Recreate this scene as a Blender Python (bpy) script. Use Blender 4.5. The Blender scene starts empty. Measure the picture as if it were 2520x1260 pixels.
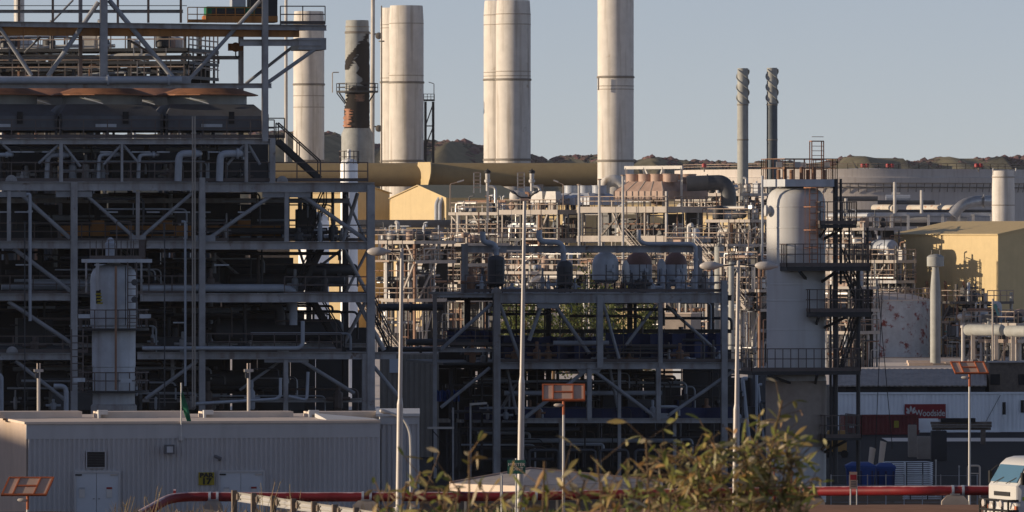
import bpy, math, random
from mathutils import Vector, Matrix
R = math.radians
rnd = random.Random(7)
SC = bpy.context.scene
COL = SC.collection
# ---------------------------------------------------------------- camera model
F, H, YH, CX = 18000.0, 14.0, 590.0, 1260.0      # focal length in 2520-px units, eye height, horizon row, centre column
def P(px, py, D):
    return Vector(((px - CX) / F * D, D, H - (py - YH) / F * D))
class Fr:
    """A vertical plane through (px0, D0) turned by th degrees; p() puts a point on it, b metres behind it."""
    def __init__(s, px0, D0, th):
        s.D0 = D0; s.X0 = (px0 - CX) / F * D0; t = R(th); s.th = t
        s.t = Vector((math.cos(t), math.sin(t), 0)); s.n = Vector((-math.sin(t), math.cos(t), 0))
        s.m = D0 / F
    def dep(s, px, b=0.0):
        k = (px - CX) / F
        return (b + s.X0 * s.n.x + s.D0 * s.n.y) / (k * s.n.x + s.n.y)
    def p(s, px, py, b=0.0):
        return P(px, py, s.dep(px, b))
    def g(s, px, z, b=0.0):
        D = s.dep(px, b); return Vector(((px - CX) / F * D, D, z))
# ground profile by distance
PROF = [(-60, 12.6), (0, 12.3), (45, 11.75), (70, 10.9), (120, 8.9), (200, 5.9), (240, 4.6), (262, 3.95), (287, 3.3), (296, 2.6), (306, 2.0), (330, 1.6), (370, .6), (405, 0), (1250, 0), (1500, 1.5), (2200, 4), (4200, 6)]
def zg(D):
    for (a, za), (b, zb) in zip(PROF, PROF[1:]):
        if D <= b:
            return za + (zb - za) * (D - a) / (b - a)
    return PROF[-1][1]
# ---------------------------------------------------------------- mesh builder
class MB:
    def __init__(s): s.v = []; s.f = []
    def add(s, vs, fs):
        o = len(s.v); s.v += [tuple(v) for v in vs]; s.f += [tuple(i + o for i in f) for f in fs]; return s
    def obox(s, c, ax, ay, az):
        c = Vector(c); vs = [c + ax * i + ay * j + az * k for k in (-1, 1) for j in (-1, 1) for i in (-1, 1)]
        return s.add(vs, [(0, 2, 3, 1), (4, 5, 7, 6), (0, 1, 5, 4), (2, 6, 7, 3), (0, 4, 6, 2), (1, 3, 7, 5)])
    def box(s, c, sx, sy, sz, rz=0.0):
        cz, sn = math.cos(rz), math.sin(rz)
        return s.obox(c, Vector((cz, sn, 0)) * sx / 2, Vector((-sn, cz, 0)) * sy / 2, Vector((0, 0, sz / 2)))
    def bar(s, a, b, w, h=None, up=None):
        h = h or w; a = Vector(a); b = Vector(b); d = b - a; L = d.length
        if L < 1e-5: return s
        d /= L; u = Vector(up) if up else (Vector((0, 0, 1)) if abs(d.z) < .9 else Vector((0, 1, 0)))
        sd = d.cross(u).normalized(); u2 = sd.cross(d)
        return s.obox((a + b) / 2, d * L / 2, sd * w / 2, u2 * h / 2)
    def ibeam(s, a, b, w, h, up=None):
        a = Vector(a); b = Vector(b); d = (b - a).normalized()
        u = Vector(up) if up else (Vector((0, 0, 1)) if abs(d.z) < .9 else Vector((0, 1, 0)))
        sd = d.cross(u).normalized(); u2 = sd.cross(d); t = max(.03, h * .09)
        s.bar(a + u2 * (h / 2 - t / 2), b + u2 * (h / 2 - t / 2), w, t, u2); s.bar(a - u2 * (h / 2 - t / 2), b - u2 * (h / 2 - t / 2), w, t, u2)
        return s.bar(a, b, max(.02, w * .12), h - 2 * t, u2)
    def rings(s, rs, close=True, cap=True):
        n = len(rs[0]); o = len(s.v); fs = []
        for r in rs: s.v += [tuple(v) for v in r]
        for k in range(len(rs) - 1):
            for i in range(n if close else n - 1):
                j = (i + 1) % n; fs.append((o + k * n + i, o + k * n + j, o + (k + 1) * n + j, o + (k + 1) * n + i))
        if cap: fs.append(tuple(o + i for i in reversed(range(n)))); fs.append(tuple(o + (len(rs) - 1) * n + i for i in range(n)))
        s.f += fs; return s
    def cyl(s, a, b, r, r2=None, n=10, cap=True):
        a = Vector(a); b = Vector(b); d = (b - a).normalized(); r2 = r if r2 is None else r2
        u = d.cross(Vector((0, 0, 1)) if abs(d.z) < .9 else Vector((1, 0, 0))).normalized(); w = d.cross(u)
        an = [2 * math.pi * i / n for i in range(n)]
        return s.rings([[c + (u * math.cos(t) + w * math.sin(t)) * q for t in an] for c, q in ((a, r), (b, r2))], cap=cap)
    def lathe(s, c, prof, n=24, ax=None, cap=True):
        """prof = [(radius, offset along the axis)]"""
        c = Vector(c); d = Vector(ax).normalized() if ax else Vector((0, 0, 1))
        u = d.cross(Vector((0, 0, 1)) if abs(d.z) < .9 else Vector((1, 0, 0))).normalized(); w = d.cross(u)
        an = [2 * math.pi * i / n for i in range(n)]
        return s.rings([[c + d * z + (u * math.cos(t) + w * math.sin(t)) * max(r, .001) for t in an] for r, z in prof], cap=cap)
    def tube(s, pts, r, n=8, bend=None):
        pts = [Vector(p) for p in pts]; q = [pts[0]]
        for a, b, c in zip(pts, pts[1:], pts[2:]):
            d1 = (a - b); d2 = (c - b); m = min(bend or r * 2.5, d1.length * .49, d2.length * .49)
            d1 = d1.normalized() * m; d2 = d2.normalized() * m
            for k in range(5):
                t = k / 4; q.append(b + d1 * (1 - t) ** 2 + d2 * t ** 2)
        q.append(pts[-1]); rs = []; u = None
        for i, p in enumerate(q):
            d = ((q[min(i + 1, len(q) - 1)] - q[max(i - 1, 0)])).normalized()
            if u is None: u = d.cross(Vector((0, 0, 1)) if abs(d.z) < .9 else Vector((1, 0, 0))).normalized()
            u = (u - d * u.dot(d)).normalized(); w = d.cross(u)
            rs.append([p + (u * math.cos(2 * math.pi * k / n) + w * math.sin(2 * math.pi * k / n)) * r for k in range(n)])
        return s.rings(rs)
    def prism(s, poly, off):
        """poly = list of 3D points of a planar outline, off = thickness vector"""
        poly = [Vector(p) for p in poly]; off = Vector(off); n = len(poly)
        return s.add(poly + [p + off for p in poly], [tuple(range(n)), tuple(reversed(range(n, 2 * n)))] + [(i, i + n, (i + 1) % n + n, (i + 1) % n) for i in range(n)])
    def corr(s, a, b, z0, z1, pitch, depth, nrm, thick=.06):
        """trapezoid corrugated sheet from a to b (xy), ribs standing out along nrm"""
        a = Vector((a[0], a[1], 0)); b = Vector((b[0], b[1], 0)); L = (b - a).length; d = (b - a) / L; nrm = Vector(nrm)
        n = max(1, int(L / pitch)); pt = L / n; xs = []
        for i in range(n):
            for fx, fy in ((0, 0), (.34, 0), (.5, 1), (.84, 1)): xs.append((i * pt + fx * pt, fy * depth))
        xs.append((L, 0)); rs = []
        for x, y in xs:
            q = a + d * x + nrm * y; e = a + d * x - nrm * thick
            rs.append([q + Vector((0, 0, z0)), q + Vector((0, 0, z1)), e + Vector((0, 0, z1)), e + Vector((0, 0, z0))])
        return s.rings(rs)
    def rail(s, pts, h=1.1, sp=1.6, r=.035, n=4, rails=(1.0, .55), toe=True):
        pts = [Vector(p) for p in pts]; up = Vector((0, 0, 1))
        for a, b in zip(pts, pts[1:]):
            L = (b - a).length; k = max(1, round(L / sp))
            for i in range(k + 1):
                q = a + (b - a) * i / k; s.bar(q, q + up * h, r * 2)
            for f in rails: s.bar(a + up * h * f, b + up * h * f, r * 2)
            if toe: s.bar(a + up * .1, b + up * .1, .03, .18)
        return s
    def stair(s, a, b, w, wv, rail=True):
        """flight from a (foot) to b (head); wv = horizontal width vector direction"""
        a = Vector(a); b = Vector(b); wv = Vector(wv).normalized() * w / 2; up = Vector((0, 0, 1))
        for q in (wv, -wv):
            s.bar(a + q, b + q, .1, .3)
            if rail:
                s.bar(a + q + up * 1.0, b + q + up * 1.0, .07); k = max(2, int((b - a).length / 1.3))
                for i in range(k + 1):
                    c = a + (b - a) * i / k; s.bar(c + q, c + q + up * 1.0, .06)
        n = max(3, int(abs(b.z - a.z) / .22))
        for i in range(1, n): c = a + (b - a) * i / n; s.bar(c - wv, c + wv, .22, .04)
        return s
    def build(s, name, mat, parent=None, smooth=35, **kw):
        me = bpy.data.meshes.new(name); root = parent
        while root is not None and root.parent: root = root.parent
        o = root.location if root is not None else (kw.get('loc') or Vector((0, 0, 0)))
        me.from_pydata([(v[0] - o[0], v[1] - o[1], v[2] - o[2]) for v in s.v], [], s.f); me.materials.append(mat); me.validate()
        if smooth: me.shade_smooth(); me.set_sharp_from_angle(angle=R(smooth))
        ob = bpy.data.objects.new(name, me); COL.objects.link(ob)
        if parent is not None: ob.parent = parent
        else: ob.location = o
        return ob
LABELS = {}
def tag(o, label, cat, group=None, kind=None):
    if label:
        o['label'] = label
        LABELS.setdefault(label, []).append(group); assert len(LABELS[label]) == 1 or group, label
        if label and not 4 <= len(label.split()) <= 16: print('LABELLEN', label)
    if cat: o['category'] = cat
    if group: o['group'] = group
    if kind: o['kind'] = kind
    return o
def thing(name, label, cat, loc, group=None):
    o = bpy.data.objects.new(name, None); COL.objects.link(o); o.location = Vector(loc); o.empty_display_size = .2
    return tag(o, label, cat, group)
def struct(o, label=None): return tag(o, label, None, kind='structure')
# ---------------------------------------------------------------- materials
ALB = .76        # overall reflectance scale
def mat(name, col, rough=.6, metal=0.0, var=.18, scale=.8, rust=0.0, rcol=(.16, .06, .025), streak=0.0, scol=(.10, .07, .05), bump=0.0, island=None, spec=.4, rscale=1.0, trans=0.0, dust=None):  # dust: colour of the sun glare painted on upward sides, in dusty patches
    col, rcol, scol = (tuple(v * ALB for v in q) for q in (col, rcol, scol))
    m = bpy.data.materials.new(name); m.use_nodes = True; nt = m.node_tree; N = nt.nodes; L = nt.links
    b = N['Principled BSDF']; b.inputs['Roughness'].default_value = rough; b.inputs['Metallic'].default_value = metal; b.inputs['Specular IOR Level'].default_value = spec
    tc = N.new('ShaderNodeTexCoord'); no = N.new('ShaderNodeTexNoise'); no.inputs['Scale'].default_value = scale; no.inputs['Detail'].default_value = 6; no.inputs['Roughness'].default_value = .65
    L.new(tc.outputs['Object'], no.inputs['Vector'])
    def mix(fac, a, bb):
        x = N.new('ShaderNodeMix'); x.data_type = 'RGBA'
        for s_, v in ((x.inputs[0], fac), (x.inputs[6], a), (x.inputs[7], bb)):
            if hasattr(v, 'is_output'): L.new(v, s_)
            else: s_.default_value = v if isinstance(v, (float, int)) else (*v, 1)
        return x.outputs[2]
    def ramp(src, a, bb):
        x = N.new('ShaderNodeMapRange'); x.inputs[1].default_value = a; x.inputs[2].default_value = bb; x.clamp = True; L.new(src, x.inputs[0]); return x.outputs[0]
    c = mix(ramp(no.outputs['Fac'], .3, .7), tuple(v * (1 - var) for v in col), tuple(min(1, v * (1 + var)) for v in col))
    if island:
        g = N.new('ShaderNodeNewGeometry'); cr = N.new('ShaderNodeValToRGB'); L.new(g.outputs['Random Per Island'], cr.inputs[0])
        e = cr.color_ramp.elements; e[0].color = (*island[0], 1); e[1].color = (*island[-1], 1)
        for i in range(1, len(island) - 1): q = e.new(i / (len(island) - 1)); q.color = (*island[i], 1)
        c = mix(.25, cr.outputs[0], c)
    if streak:
        mp = N.new('ShaderNodeMapping'); mp.inputs['Scale'].default_value = (1.6, 1.6, .09); L.new(tc.outputs['Object'], mp.inputs[0])
        n2 = N.new('ShaderNodeTexNoise'); n2.inputs['Scale'].default_value = 1.3 * rscale; n2.inputs['Detail'].default_value = 5; L.new(mp.outputs[0], n2.inputs['Vector'])
        x = N.new('ShaderNodeMath'); x.operation = 'MULTIPLY'; x.inputs[1].default_value = streak; L.new(ramp(n2.outputs['Fac'], .5, .75), x.inputs[0]); c = mix(x.outputs[0], c, scol)
    if rust:
        n3 = N.new('ShaderNodeTexNoise'); n3.inputs['Scale'].default_value = .9 * rscale; n3.inputs['Detail'].default_value = 8; n3.inputs['Roughness'].default_value = .7; L.new(tc.outputs['Object'], n3.inputs['Vector'])
        c = mix(ramp(n3.outputs['Fac'], .72 - rust * .3, .78 - rust * .25), c, rcol)
    if dust:      # sun glare painted paler on the upward side, broken into dusty patches
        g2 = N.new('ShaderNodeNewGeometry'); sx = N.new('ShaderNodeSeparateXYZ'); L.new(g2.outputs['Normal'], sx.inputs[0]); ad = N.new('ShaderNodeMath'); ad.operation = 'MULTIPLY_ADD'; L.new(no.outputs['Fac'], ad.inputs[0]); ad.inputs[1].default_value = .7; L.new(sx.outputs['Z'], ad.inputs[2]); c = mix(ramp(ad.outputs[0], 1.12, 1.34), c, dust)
    L.new(c, b.inputs['Base Color'])
    if trans:
        tb = N.new('ShaderNodeBsdfTranslucent'); mx = N.new('ShaderNodeMixShader'); mx.inputs[0].default_value = trans; L.new(c, tb.inputs[0]); L.new(b.outputs[0], mx.inputs[1]); L.new(tb.outputs[0], mx.inputs[2]); L.new(mx.outputs[0], N['Material Output'].inputs[0])
    if bump:
        bp = N.new('ShaderNodeBump'); bp.inputs['Strength'].default_value = bump; bp.inputs['Distance'].default_value = .05; L.new(no.outputs['Fac'], bp.inputs['Height']); L.new(bp.outputs[0], b.inputs['Normal'])
    return m
M = {}
def mk(k, *a, **kw): M[k] = mat(k, *a, **kw)
mk('steel', (.48, .475, .48), .5, var=.3, rust=.38, rcol=(.22, .15, .11), streak=.8, scol=(.25, .18, .14))
mk('steel_brace', (.39, .40, .42), .5, var=.25, rust=.3, rcol=(.13, .09, .07))
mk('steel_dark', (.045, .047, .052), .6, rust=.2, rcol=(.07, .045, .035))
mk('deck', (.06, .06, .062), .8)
mk('railing', (.16, .13, .12), .6, rust=.4, rcol=(.12, .07, .05))
mk('pipe_grey', (.52, .56, .62), .42, rust=.1)
mk('pipe_dark', (.085, .09, .10), .5, rust=.1)
mk('vessel_grey', (.66, .70, .75), .45, streak=.4, rust=.1, scol=(.25, .18, .14))
mk('fan_dark', (.15, .16, .18), .65, streak=.3)
mk('rust_sheet', (.48, .22, .12), .7, var=.3, streak=.5, scol=(.12, .05, .03))
mk('orange_girder', (.52, .22, .05), .55, streak=.6, scol=(.12, .05, .02), rust=.2)
mk('black', (.02, .02, .022), .7)
mk('stack', (.87, .82, .745), .75, var=.10, scale=.5, streak=1.0, spec=.2, scol=(.42, .35, .27), rust=.28, rcol=(.42, .29, .18), rscale=.5)
mk('stack_ring', (.28, .25, .21), .7, rust=.3)
mk('strake', (.46, .47, .44), .7, streak=.4, scol=(.3, .28, .24))
mk('scorched', (.20, .19, .18), .8, rust=.75, rcol=(.02, .018, .016), rscale=.35, streak=.6, scol=(.28, .09, .03))
mk('scorch_black', (.03, .024, .02), .9, rust=.25, rcol=(.10, .04, .02), rscale=.8)
mk('yellow', (.76, .58, .29), .6, var=.06, streak=.25, scol=(.55, .40, .18))
mk('tank', (.80, .73, .66), .7, var=.06, scale=.2, streak=.35, scol=(.45, .36, .29))
mk('far_steel', (.52, .46, .40), .6, rust=.35, rcol=(.26, .13, .07), rscale=.8)
mk('far_rail', (.40, .30, .23), .6, rust=.4, rcol=(.22, .10, .06))
mk('far_deck', (.05, .045, .04), .8)
mk('pipe_white', (.68, .65, .60), .5, rust=.2, rcol=(.34, .16, .08))
mk('pipe_silver', (.50, .50, .50), .38, metal=.5, rust=.1)
mk('pipe_rust', (.34, .19, .12), .7, var=.3)
mk('red', (.26, .012, .016), .5, var=.2, scale=1.5, dust=(.62, .46, .44))  # dust here is sun glare painted paler on the upward side
mk('red_far', (.50, .05, .05), .5)
mk('orange', (.52, .14, .05), .5, streak=.3, scol=(.35, .09, .03))
mk('panel_back', (.66, .44, .32), .6)
mk('salmon', (.52, .36, .28), .6, streak=.3, scol=(.38, .25, .19))
mk('wall_clad', (.60, .60, .61), .55, var=.08, scale=.3, streak=.3, scol=(.44, .42, .40))
mk('wall_smooth', (.64, .65, .66), .5, var=.06, scale=.4, streak=.2, scol=(.26, .26, .25))
mk('render_pink', (.80, .63, .50), .7, var=.08, streak=.2, scol=(.5, .38, .30))
mk('roof_pale', (.98, .80, .64), .75, var=.1)
mk('door', (.72, .78, .84), .45, var=.05)
mk('white', (.78, .77, .74), .5, var=.05)
mk('galv', (.66, .64, .60), .45, metal=.25, var=.1)
mk('pole', (.60, .56, .52), .45, metal=.2, var=.1)
mk('green_sign', (.008, .10, .075), .5, var=.05)
mk('green_flag', (.02, .22, .11), .8)
mk('yellow_sign', (.42, .34, .02), .5, var=.05)
mk('red_sign', (.34, .012, .02), .5, var=.05)
mk('white_clad', (1.24, 1.26, 1.28), .5, var=.04, streak=.2, scol=(.42, .42, .40))
mk('cont_red', (.20, .025, .025), .5, rust=.15)
mk('timber', (.24, .19, .15), .85, var=.3, scale=3)
mk('concrete', (.44, .37, .31), .9, var=.15, scale=1.5)
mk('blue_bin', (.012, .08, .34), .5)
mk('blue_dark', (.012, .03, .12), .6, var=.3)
mk('roof_tin', (.52, .45, .39), .6, streak=.3, scol=(.14, .1, .09))
mk('rusty_tank', (.72, .71, .69), .6, rust=.62, rcol=(.32, .06, .04), rscale=.95, streak=.35, scol=(.55, .38, .32))
mk('lamp_white', (.68, .63, .58), .4, var=.04)
mk('glass', (.02, .035, .05), .12, spec=.8, var=.02)
mk('rubber', (.02, .02, .02), .8)
mk('truck_white', (.78, .77, .74), .3, var=.03, spec=.5)
mk('lime', (.45, .62, .03), .5)
mk('bark', (.22, .14, .07), .9, var=.3, scale=20)
mk('leaf', (.10, .11, .03), .55, var=.25, scale=3, trans=.35, island=[(.10, .12, .02), (.28, .31, .06), (.42, .38, .10), (.72, .50, .26), (.34, .38, .09), (.85, .68, .44), (.14, .17, .03), (.50, .50, .16), (.60, .30, .12), (.24, .29, .06)])
mk('tree_leaf', (.09, .11, .03), .6, trans=.3, island=[(.07, .09, .02), (.14, .17, .04), (.20, .21, .06)])
mk('scrub_far', (.06, .05, .045), .9, island=[(.13, .07, .075), (.22, .10, .10), (.07, .085, .05), (.26, .14, .12), (.05, .05, .05)])
mk('soil', (.20, .13, .08), .95, var=.3, scale=.4, bump=.4, spec=.04)
mk('hill_soil', (.27, .24, .15), .95, var=.35, scale=.03, spec=.04)
mk('asphalt', (.05, .048, .048), .9, var=.15, scale=.7, spec=.04)
mk('concrete_far', (1.05, .92, .78), .9, var=.1, scale=.1, spec=.04)
mk('dirt', (.42, .24, .15), .95, var=.2, scale=.8, bump=.3, spec=.04)
mk('rock', (.27, .22, .18), .95, var=.35, scale=4)
mk('grass', (.11, .19, .03), .8, island=[(.08, .15, .02), (.18, .20, .06), (.12, .22, .03)])
mk('drygrass', (.4, .28, .15), .9, island=[(.3, .2, .1), (.5, .36, .2), (.25, .22, .1)])
mk('turquoise', (.10, .30, .25), .6, rust=.2)
mk('chim_blue', (.10, .13, .155), .6, streak=.3)
mk('rusty_pipe', (.72, .66, .56), .6, rust=.55, rcol=(.50, .22, .10), rscale=1.2)
mk('faded_red', (.30, .17, .14), .7, var=.25)
mk('strake_dark', (.13, .12, .11), .8, streak=.3)
mk('stack_band', (.44, .38, .31), .8, rust=.5, rcol=(.2, .13, .09), rscale=1.5)
mk('duct_yellow', (.42, .31, .15), .75, var=.08, streak=.3, scol=(.3, .22, .12))
mk('frame_white', (1.0, 1.02, 1.05), .5)
mk('cabin_beige', (.30, .27, .23), .7, var=.1)
mk('machine_yellow', (.50, .28, .08), .6, rust=.3)
mk('column_white', (.74, .74, .73), .5, var=.05, streak=.45, scol=(.52, .44, .38), spec=.2)
# ================================================================ camera, light, sky
cam = bpy.data.objects.new('camera', bpy.data.cameras.new('camera')); COL.objects.link(cam); SC.camera = cam
cam.location = (0, 0, H); cam.rotation_euler = (R(90), 0, 0)
cd = cam.data; cd.sensor_width = 36; cd.lens = 36 * F / 2520; cd.shift_y = (YH - 630) / 2520 ; cd.clip_start = .5; cd.clip_end = 9000
cd.dof.use_dof = True; cd.dof.focus_distance = 420; cd.dof.aperture_fstop = 14
SUN_EL, SUN_AZ = 9.0, 4.5          # sun low, straight from the left
sd = Vector((-math.cos(R(SUN_AZ)) * math.cos(R(SUN_EL)), -math.sin(R(SUN_AZ)) * math.cos(R(SUN_EL)), math.sin(R(SUN_EL))))
sun = bpy.data.objects.new('sun', bpy.data.lights.new('sun', 'SUN')); COL.objects.link(sun)
sun.data.energy = 5.0; sun.data.angle = R(.53); sun.data.color = (1, .81, .59)
sun.rotation_euler = sd.to_track_quat('Z', 'Y').to_euler(); sun.location = (-100, 0, 80)
W = bpy.data.worlds.new('World'); SC.world = W; W.use_nodes = True; nt = W.node_tree
sky = nt.nodes.new('ShaderNodeTexSky'); sky.sky_type = 'NISHITA'; sky.sun_disc = False
sky.sun_elevation = R(SUN_EL); sky.sun_rotation = math.atan2(sd.x, sd.y); sky.air_density = .5; sky.dust_density = .1; sky.ozone_density = .3
bg = nt.nodes['Background']; bg.inputs[1].default_value = .123
tcw = nt.nodes.new('ShaderNodeTexCoord'); vm = nt.nodes.new('ShaderNodeVectorMath'); vm.operation = 'MULTIPLY_ADD'
vm.inputs[1].default_value = (1, 1, .85); vm.inputs[2].default_value = (0, 0, .04)
nt.links.new(tcw.outputs['Generated'], vm.inputs[0]); nt.links.new(vm.outputs[0], sky.inputs[0]); tint = nt.nodes.new('ShaderNodeMix'); tint.data_type = 'RGBA'; tint.blend_type = 'MULTIPLY'; tint.inputs[0].default_value = 1; tint.inputs[7].default_value = (1.165, .97, .975, 1); nt.links.new(sky.outputs[0], tint.inputs[6]); nt.links.new(tint.outputs[2], bg.inputs[0])
SC.view_settings.view_transform = 'Standard'; SC.view_settings.look = 'None'; SC.view_settings.exposure = 0; SC.view_settings.gamma = 1
SC.render.engine = 'CYCLES'; SC.cycles.max_bounces = 4; SC.cycles.diffuse_bounces = 3; SC.cycles.glossy_bounces = 2; SC.cycles.use_denoising = True
# ================================================================ ground
def ground():
    Ds = [-60, -20, 0, 30, 45, 60, 70, 90, 120, 160, 200, 225, 240, 250, 256, 262, 266, 270, 274, 278, 282, 287, 290, 293, 296, 300, 306, 315, 330, 350, 370, 390, 405, 440, 480, 530, 600, 700, 850, 1000, 1250, 1500, 1800, 2200, 3000, 4200]
    xs = [-2200, -900, -400, -200, -120, -80] + list(range(-60, 61, 3)) + [80, 120, 200, 400, 900, 2200]
    b = MB(); r = random.Random(3)
    for D in Ds:
        for x in xs:
            z = zg(D) + (r.uniform(-.05, .05) if 150 < D < 300 else 0) + (.35 * math.sin(x * .11 + 1) if 200 < D < 285 else 0) * 0
            b.v.append((x, D, z))
    n = len(xs)
    for j in range(len(Ds) - 1):
        for i in range(n - 1): b.f.append((j * n + i, j * n + i + 1, (j + 1) * n + i + 1, (j + 1) * n + i))
    return struct(b.build('ground', M['soil'], smooth=60))
ground()
def patch(name, x0, x1, Ds, m, dz=.02):
    b = MB(); n = len(Ds)
    for D in Ds: b.v += [(x0, D, zg(D) + dz), (x1, D, zg(D) + dz)]
    for j in range(n - 1): b.f.append((2 * j, 2 * j + 1, 2 * j + 3, 2 * j + 2))
    return struct(b.build(name, m, smooth=60))
patch('yard', -70, 80, [410, 440, 480, 530, 590], M['asphalt'], .03)
patch('concrete_apron', -75, 140, [600, 700, 850, 1000, 1130], M['concrete_far'], .03)
# dirt road in the right foreground, a strip of real ground 10 cm proud of the soil
def dirt_road():
    b = MB(); r = random.Random(5); xs = [1.2 + i * .9 for i in range(32)]
    rows = [(266 + 0.2, .0), (268, .28), (271, .36), (276, .38), (280, .36), (283.5, .0)]
    for D, h in rows:
        for x in xs:
            e = min(1, (x - 1.2) / 5); b.v.append((x, D + r.uniform(-.25, .25), zg(D) + .02 + h * e + r.uniform(-.02, .02)))
    n = len(xs)
    for j in range(len(rows) - 1):
        for i in range(n - 1): b.f.append((j * n + i, j * n + i + 1, (j + 1) * n + i + 1, (j + 1) * n + i))
    struct(b.build('dirt_road', M['dirt'], smooth=60))
dirt_road()
# ---------------------------------------------------------------- hills: far ridge
def ridge_y(px):
    T = [(-1500, 330), (0, 330), (500, 322), (760, 318), (812, 322), (900, 348), (1080, 342), (1180, 350), (1290, 372), (1345, 392), (1400, 378), (1470, 376), (1570, 392), (1600, 378), (1690, 392), (1760, 392), (1850, 398), (1900, 385), (1990, 400), (2060, 384), (2110, 377), (2170, 383), (2240, 392), (2290, 388), (2330, 378), (2390, 386), (2470, 380), (2560, 378), (4200, 360)]
    for (a, ya), (b_, yb) in zip(T, T[1:]):
        if px <= b_: return ya + (yb - ya) * (px - a) / (b_ - a)
    return 360
def hills():
    b = MB(); r = random.Random(11); D0 = 2300; pxs = list(range(-1500, 4201, 30)); rows = [(0, 0), (120, .25), (240, .5), (360, .74), (480, .92), (560, 1.0), (700, .8), (1000, .3)]
    for dd, f in rows:
        for px in pxs:
            top = P(px, ridge_y(px) + 5, D0 + 560).z; x = P(px, 0, D0 + 560).x
            z = 4 + (top - 4) * f + (r.uniform(-2.5, 2.5) if 0 < f < .95 else 0)
            b.v.append((x, D0 + dd + (r.uniform(-25, 25) if f > 0 else 0), z if f < .99 else top))
    n = len(pxs)
    for j in range(len(rows) - 1):
        for i in range(n - 1): b.f.append((j * n + i, j * n + i + 1, (j + 1) * n + i + 1, (j + 1) * n + i))
    struct(b.build('hills', M['hill_soil'], smooth=80))
    s = MB(); ico = [Vector(v).normalized() for v in ((0, 0, 1), (.9, 0, .45), (.28, .85, .45), (-.72, .53, .45), (-.72, -.53, .45), (.28, -.85, .45), (.72, .53, -.45), (-.28, .85, -.45), (-.9, 0, -.45), (-.28, -.85, -.45), (.72, -.53, -.45), (0, 0, -1))]
    fs = [(0, 1, 2), (0, 2, 3), (0, 3, 4), (0, 4, 5), (0, 5, 1), (1, 6, 2), (2, 7, 3), (3, 8, 4), (4, 9, 5), (5, 10, 1), (2, 6, 7), (3, 7, 8), (4, 8, 9), (5, 9, 10), (1, 10, 6), (6, 11, 7), (7, 11, 8), (8, 11, 9), (9, 11, 10), (10, 11, 6)]
    for k in range(7500):
        px = r.uniform(560, 2700); f = 1 - abs(r.gauss(0, .3)) if r.random() < .72 else r.random(); f = max(.1, min(1, f))
        # bare grassy gaps on the slope
        if f < (.93 if px > 1990 else .55) and math.sin(px * .013 + f * 5) + math.sin(px * .031 + 1.7) > .7 - (.9 if px > 2020 else 0): continue
        if f >= .93 and px > 1950 and (math.sin(px * .03) > .35): continue
        top = P(px, ridge_y(px) + 4, D0 + 560).z; dd = 560 * f
        c = Vector((P(px, 0, D0 + 560).x, D0 + dd + r.uniform(-15, 15), 4 + (top - 4) * (f * .97 + .02)))
        q = r.uniform(.5, 2.3) * (1.2 if px < 1400 else .85)
        s.add([c + Vector((v.x * q * r.uniform(.7, 1.5), v.y * q, v.z * q * r.uniform(.45, .9))) for v in ico], fs)
    tag(s.build('scrub', M['scrub_far'], smooth=0), 'dark purple brown scrub covering the far hills', None, kind='stuff')
hills()
# ---------------------------------------------------------------- unseen ridge added left of frame, crest shaped to shade the near modules
def shade_ridge():
    b = MB(); r = random.Random(23)
    crest = [(262, 0), (280, 10), (290, 13), (296, 17), (299.5, 23.0), (319, 23.3), (332, 33), (345, 36.6), (370, 38.4), (380, 40.4), (404, 40.7), (414, 39), (430, 38), (470, 38), (540, 37.5), (585, 34), (604, 20), (622, 0)]
    for D, h in crest:
        for x, f in ((-225, 0), (-180, .55), (-150, .9), (-142, 1.0), (-134, .82), (-112, .3), (-96, 0)):
            b.v.append((x + r.uniform(-1, 1) * (f < .99), D, zg(D) - .4 + h * f * (1 if f > .95 else r.uniform(.92, 1.06))))
    for j in range(len(crest) - 1):
        for i in range(6): b.f.append((j * 7 + i, j * 7 + i + 1, (j + 1) * 7 + i + 1, (j + 1) * 7 + i))
    struct(b.build('shade_ridge', M['hill_soil'], smooth=80))
shade_ridge()
# ================================================================ big shaded steel module on the left
FL = Fr(497, 400, 10); UP_L = Vector((0, 0, 1))
def part_i(fr, name, x0, y0, x1, y1, w, h, par, b0=0, b1=None, m='steel', kind='i'):
    a = fr.p(x0, y0, b0); c = fr.p(x1, y1, b0 if b1 is None else b1); q = MB()
    if kind == 'i': q.ibeam(a, c, w, h, fr.n if abs((c - a).normalized().z) > .9 else None)
    elif kind == 'col': q.ibeam(a, c, h, w, fr.t)      # column: web seen edge-on is rare, flange faces us
    elif kind == 't': q.tube([a, c], w / 2, 10)
    else: q.bar(a, c, w, h)
    return q.build(name, M[m], par)
def PX(v, fr=FL): return v * fr.m
def hbeam(fr, par, x0, x1, y, hp, b=0, y1=None, m='steel', d=.35): return part_i(fr, 'beam', x0, y, x1, y if y1 is None else y1, d, hp * fr.m, par, b, m=m)
def column(fr, par, x, y0, wp, b=0, y1=None, m='steel'):
    a = fr.p(x, y0, b); c = fr.g(x, zg(fr.dep(x, b)), b) if y1 is None else fr.p(x, y1, b); q = MB()
    w = wp * fr.m; t = max(.03, w * .12)
    q.bar(a - fr.n * (w / 2 - t / 2), c - fr.n * (w / 2 - t / 2), w, t, fr.n); q.bar(a + fr.n * (w / 2 - t / 2), c + fr.n * (w / 2 - t / 2), w, t, fr.n); q.bar(a, c, t, w - 2 * t, fr.n)
    return q.build('column', M[m], par)
def brace(fr, par, x0, y0, x1, y1, wp, b=0, m='steel_brace', b1=None):
    o = .12
    return part_i(fr, 'brace', x0, y0, x1, y1, wp * fr.m * .9, wp * fr.m, par, b + o, None if b1 is None else b1 + o, m=m, kind='t')
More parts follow.
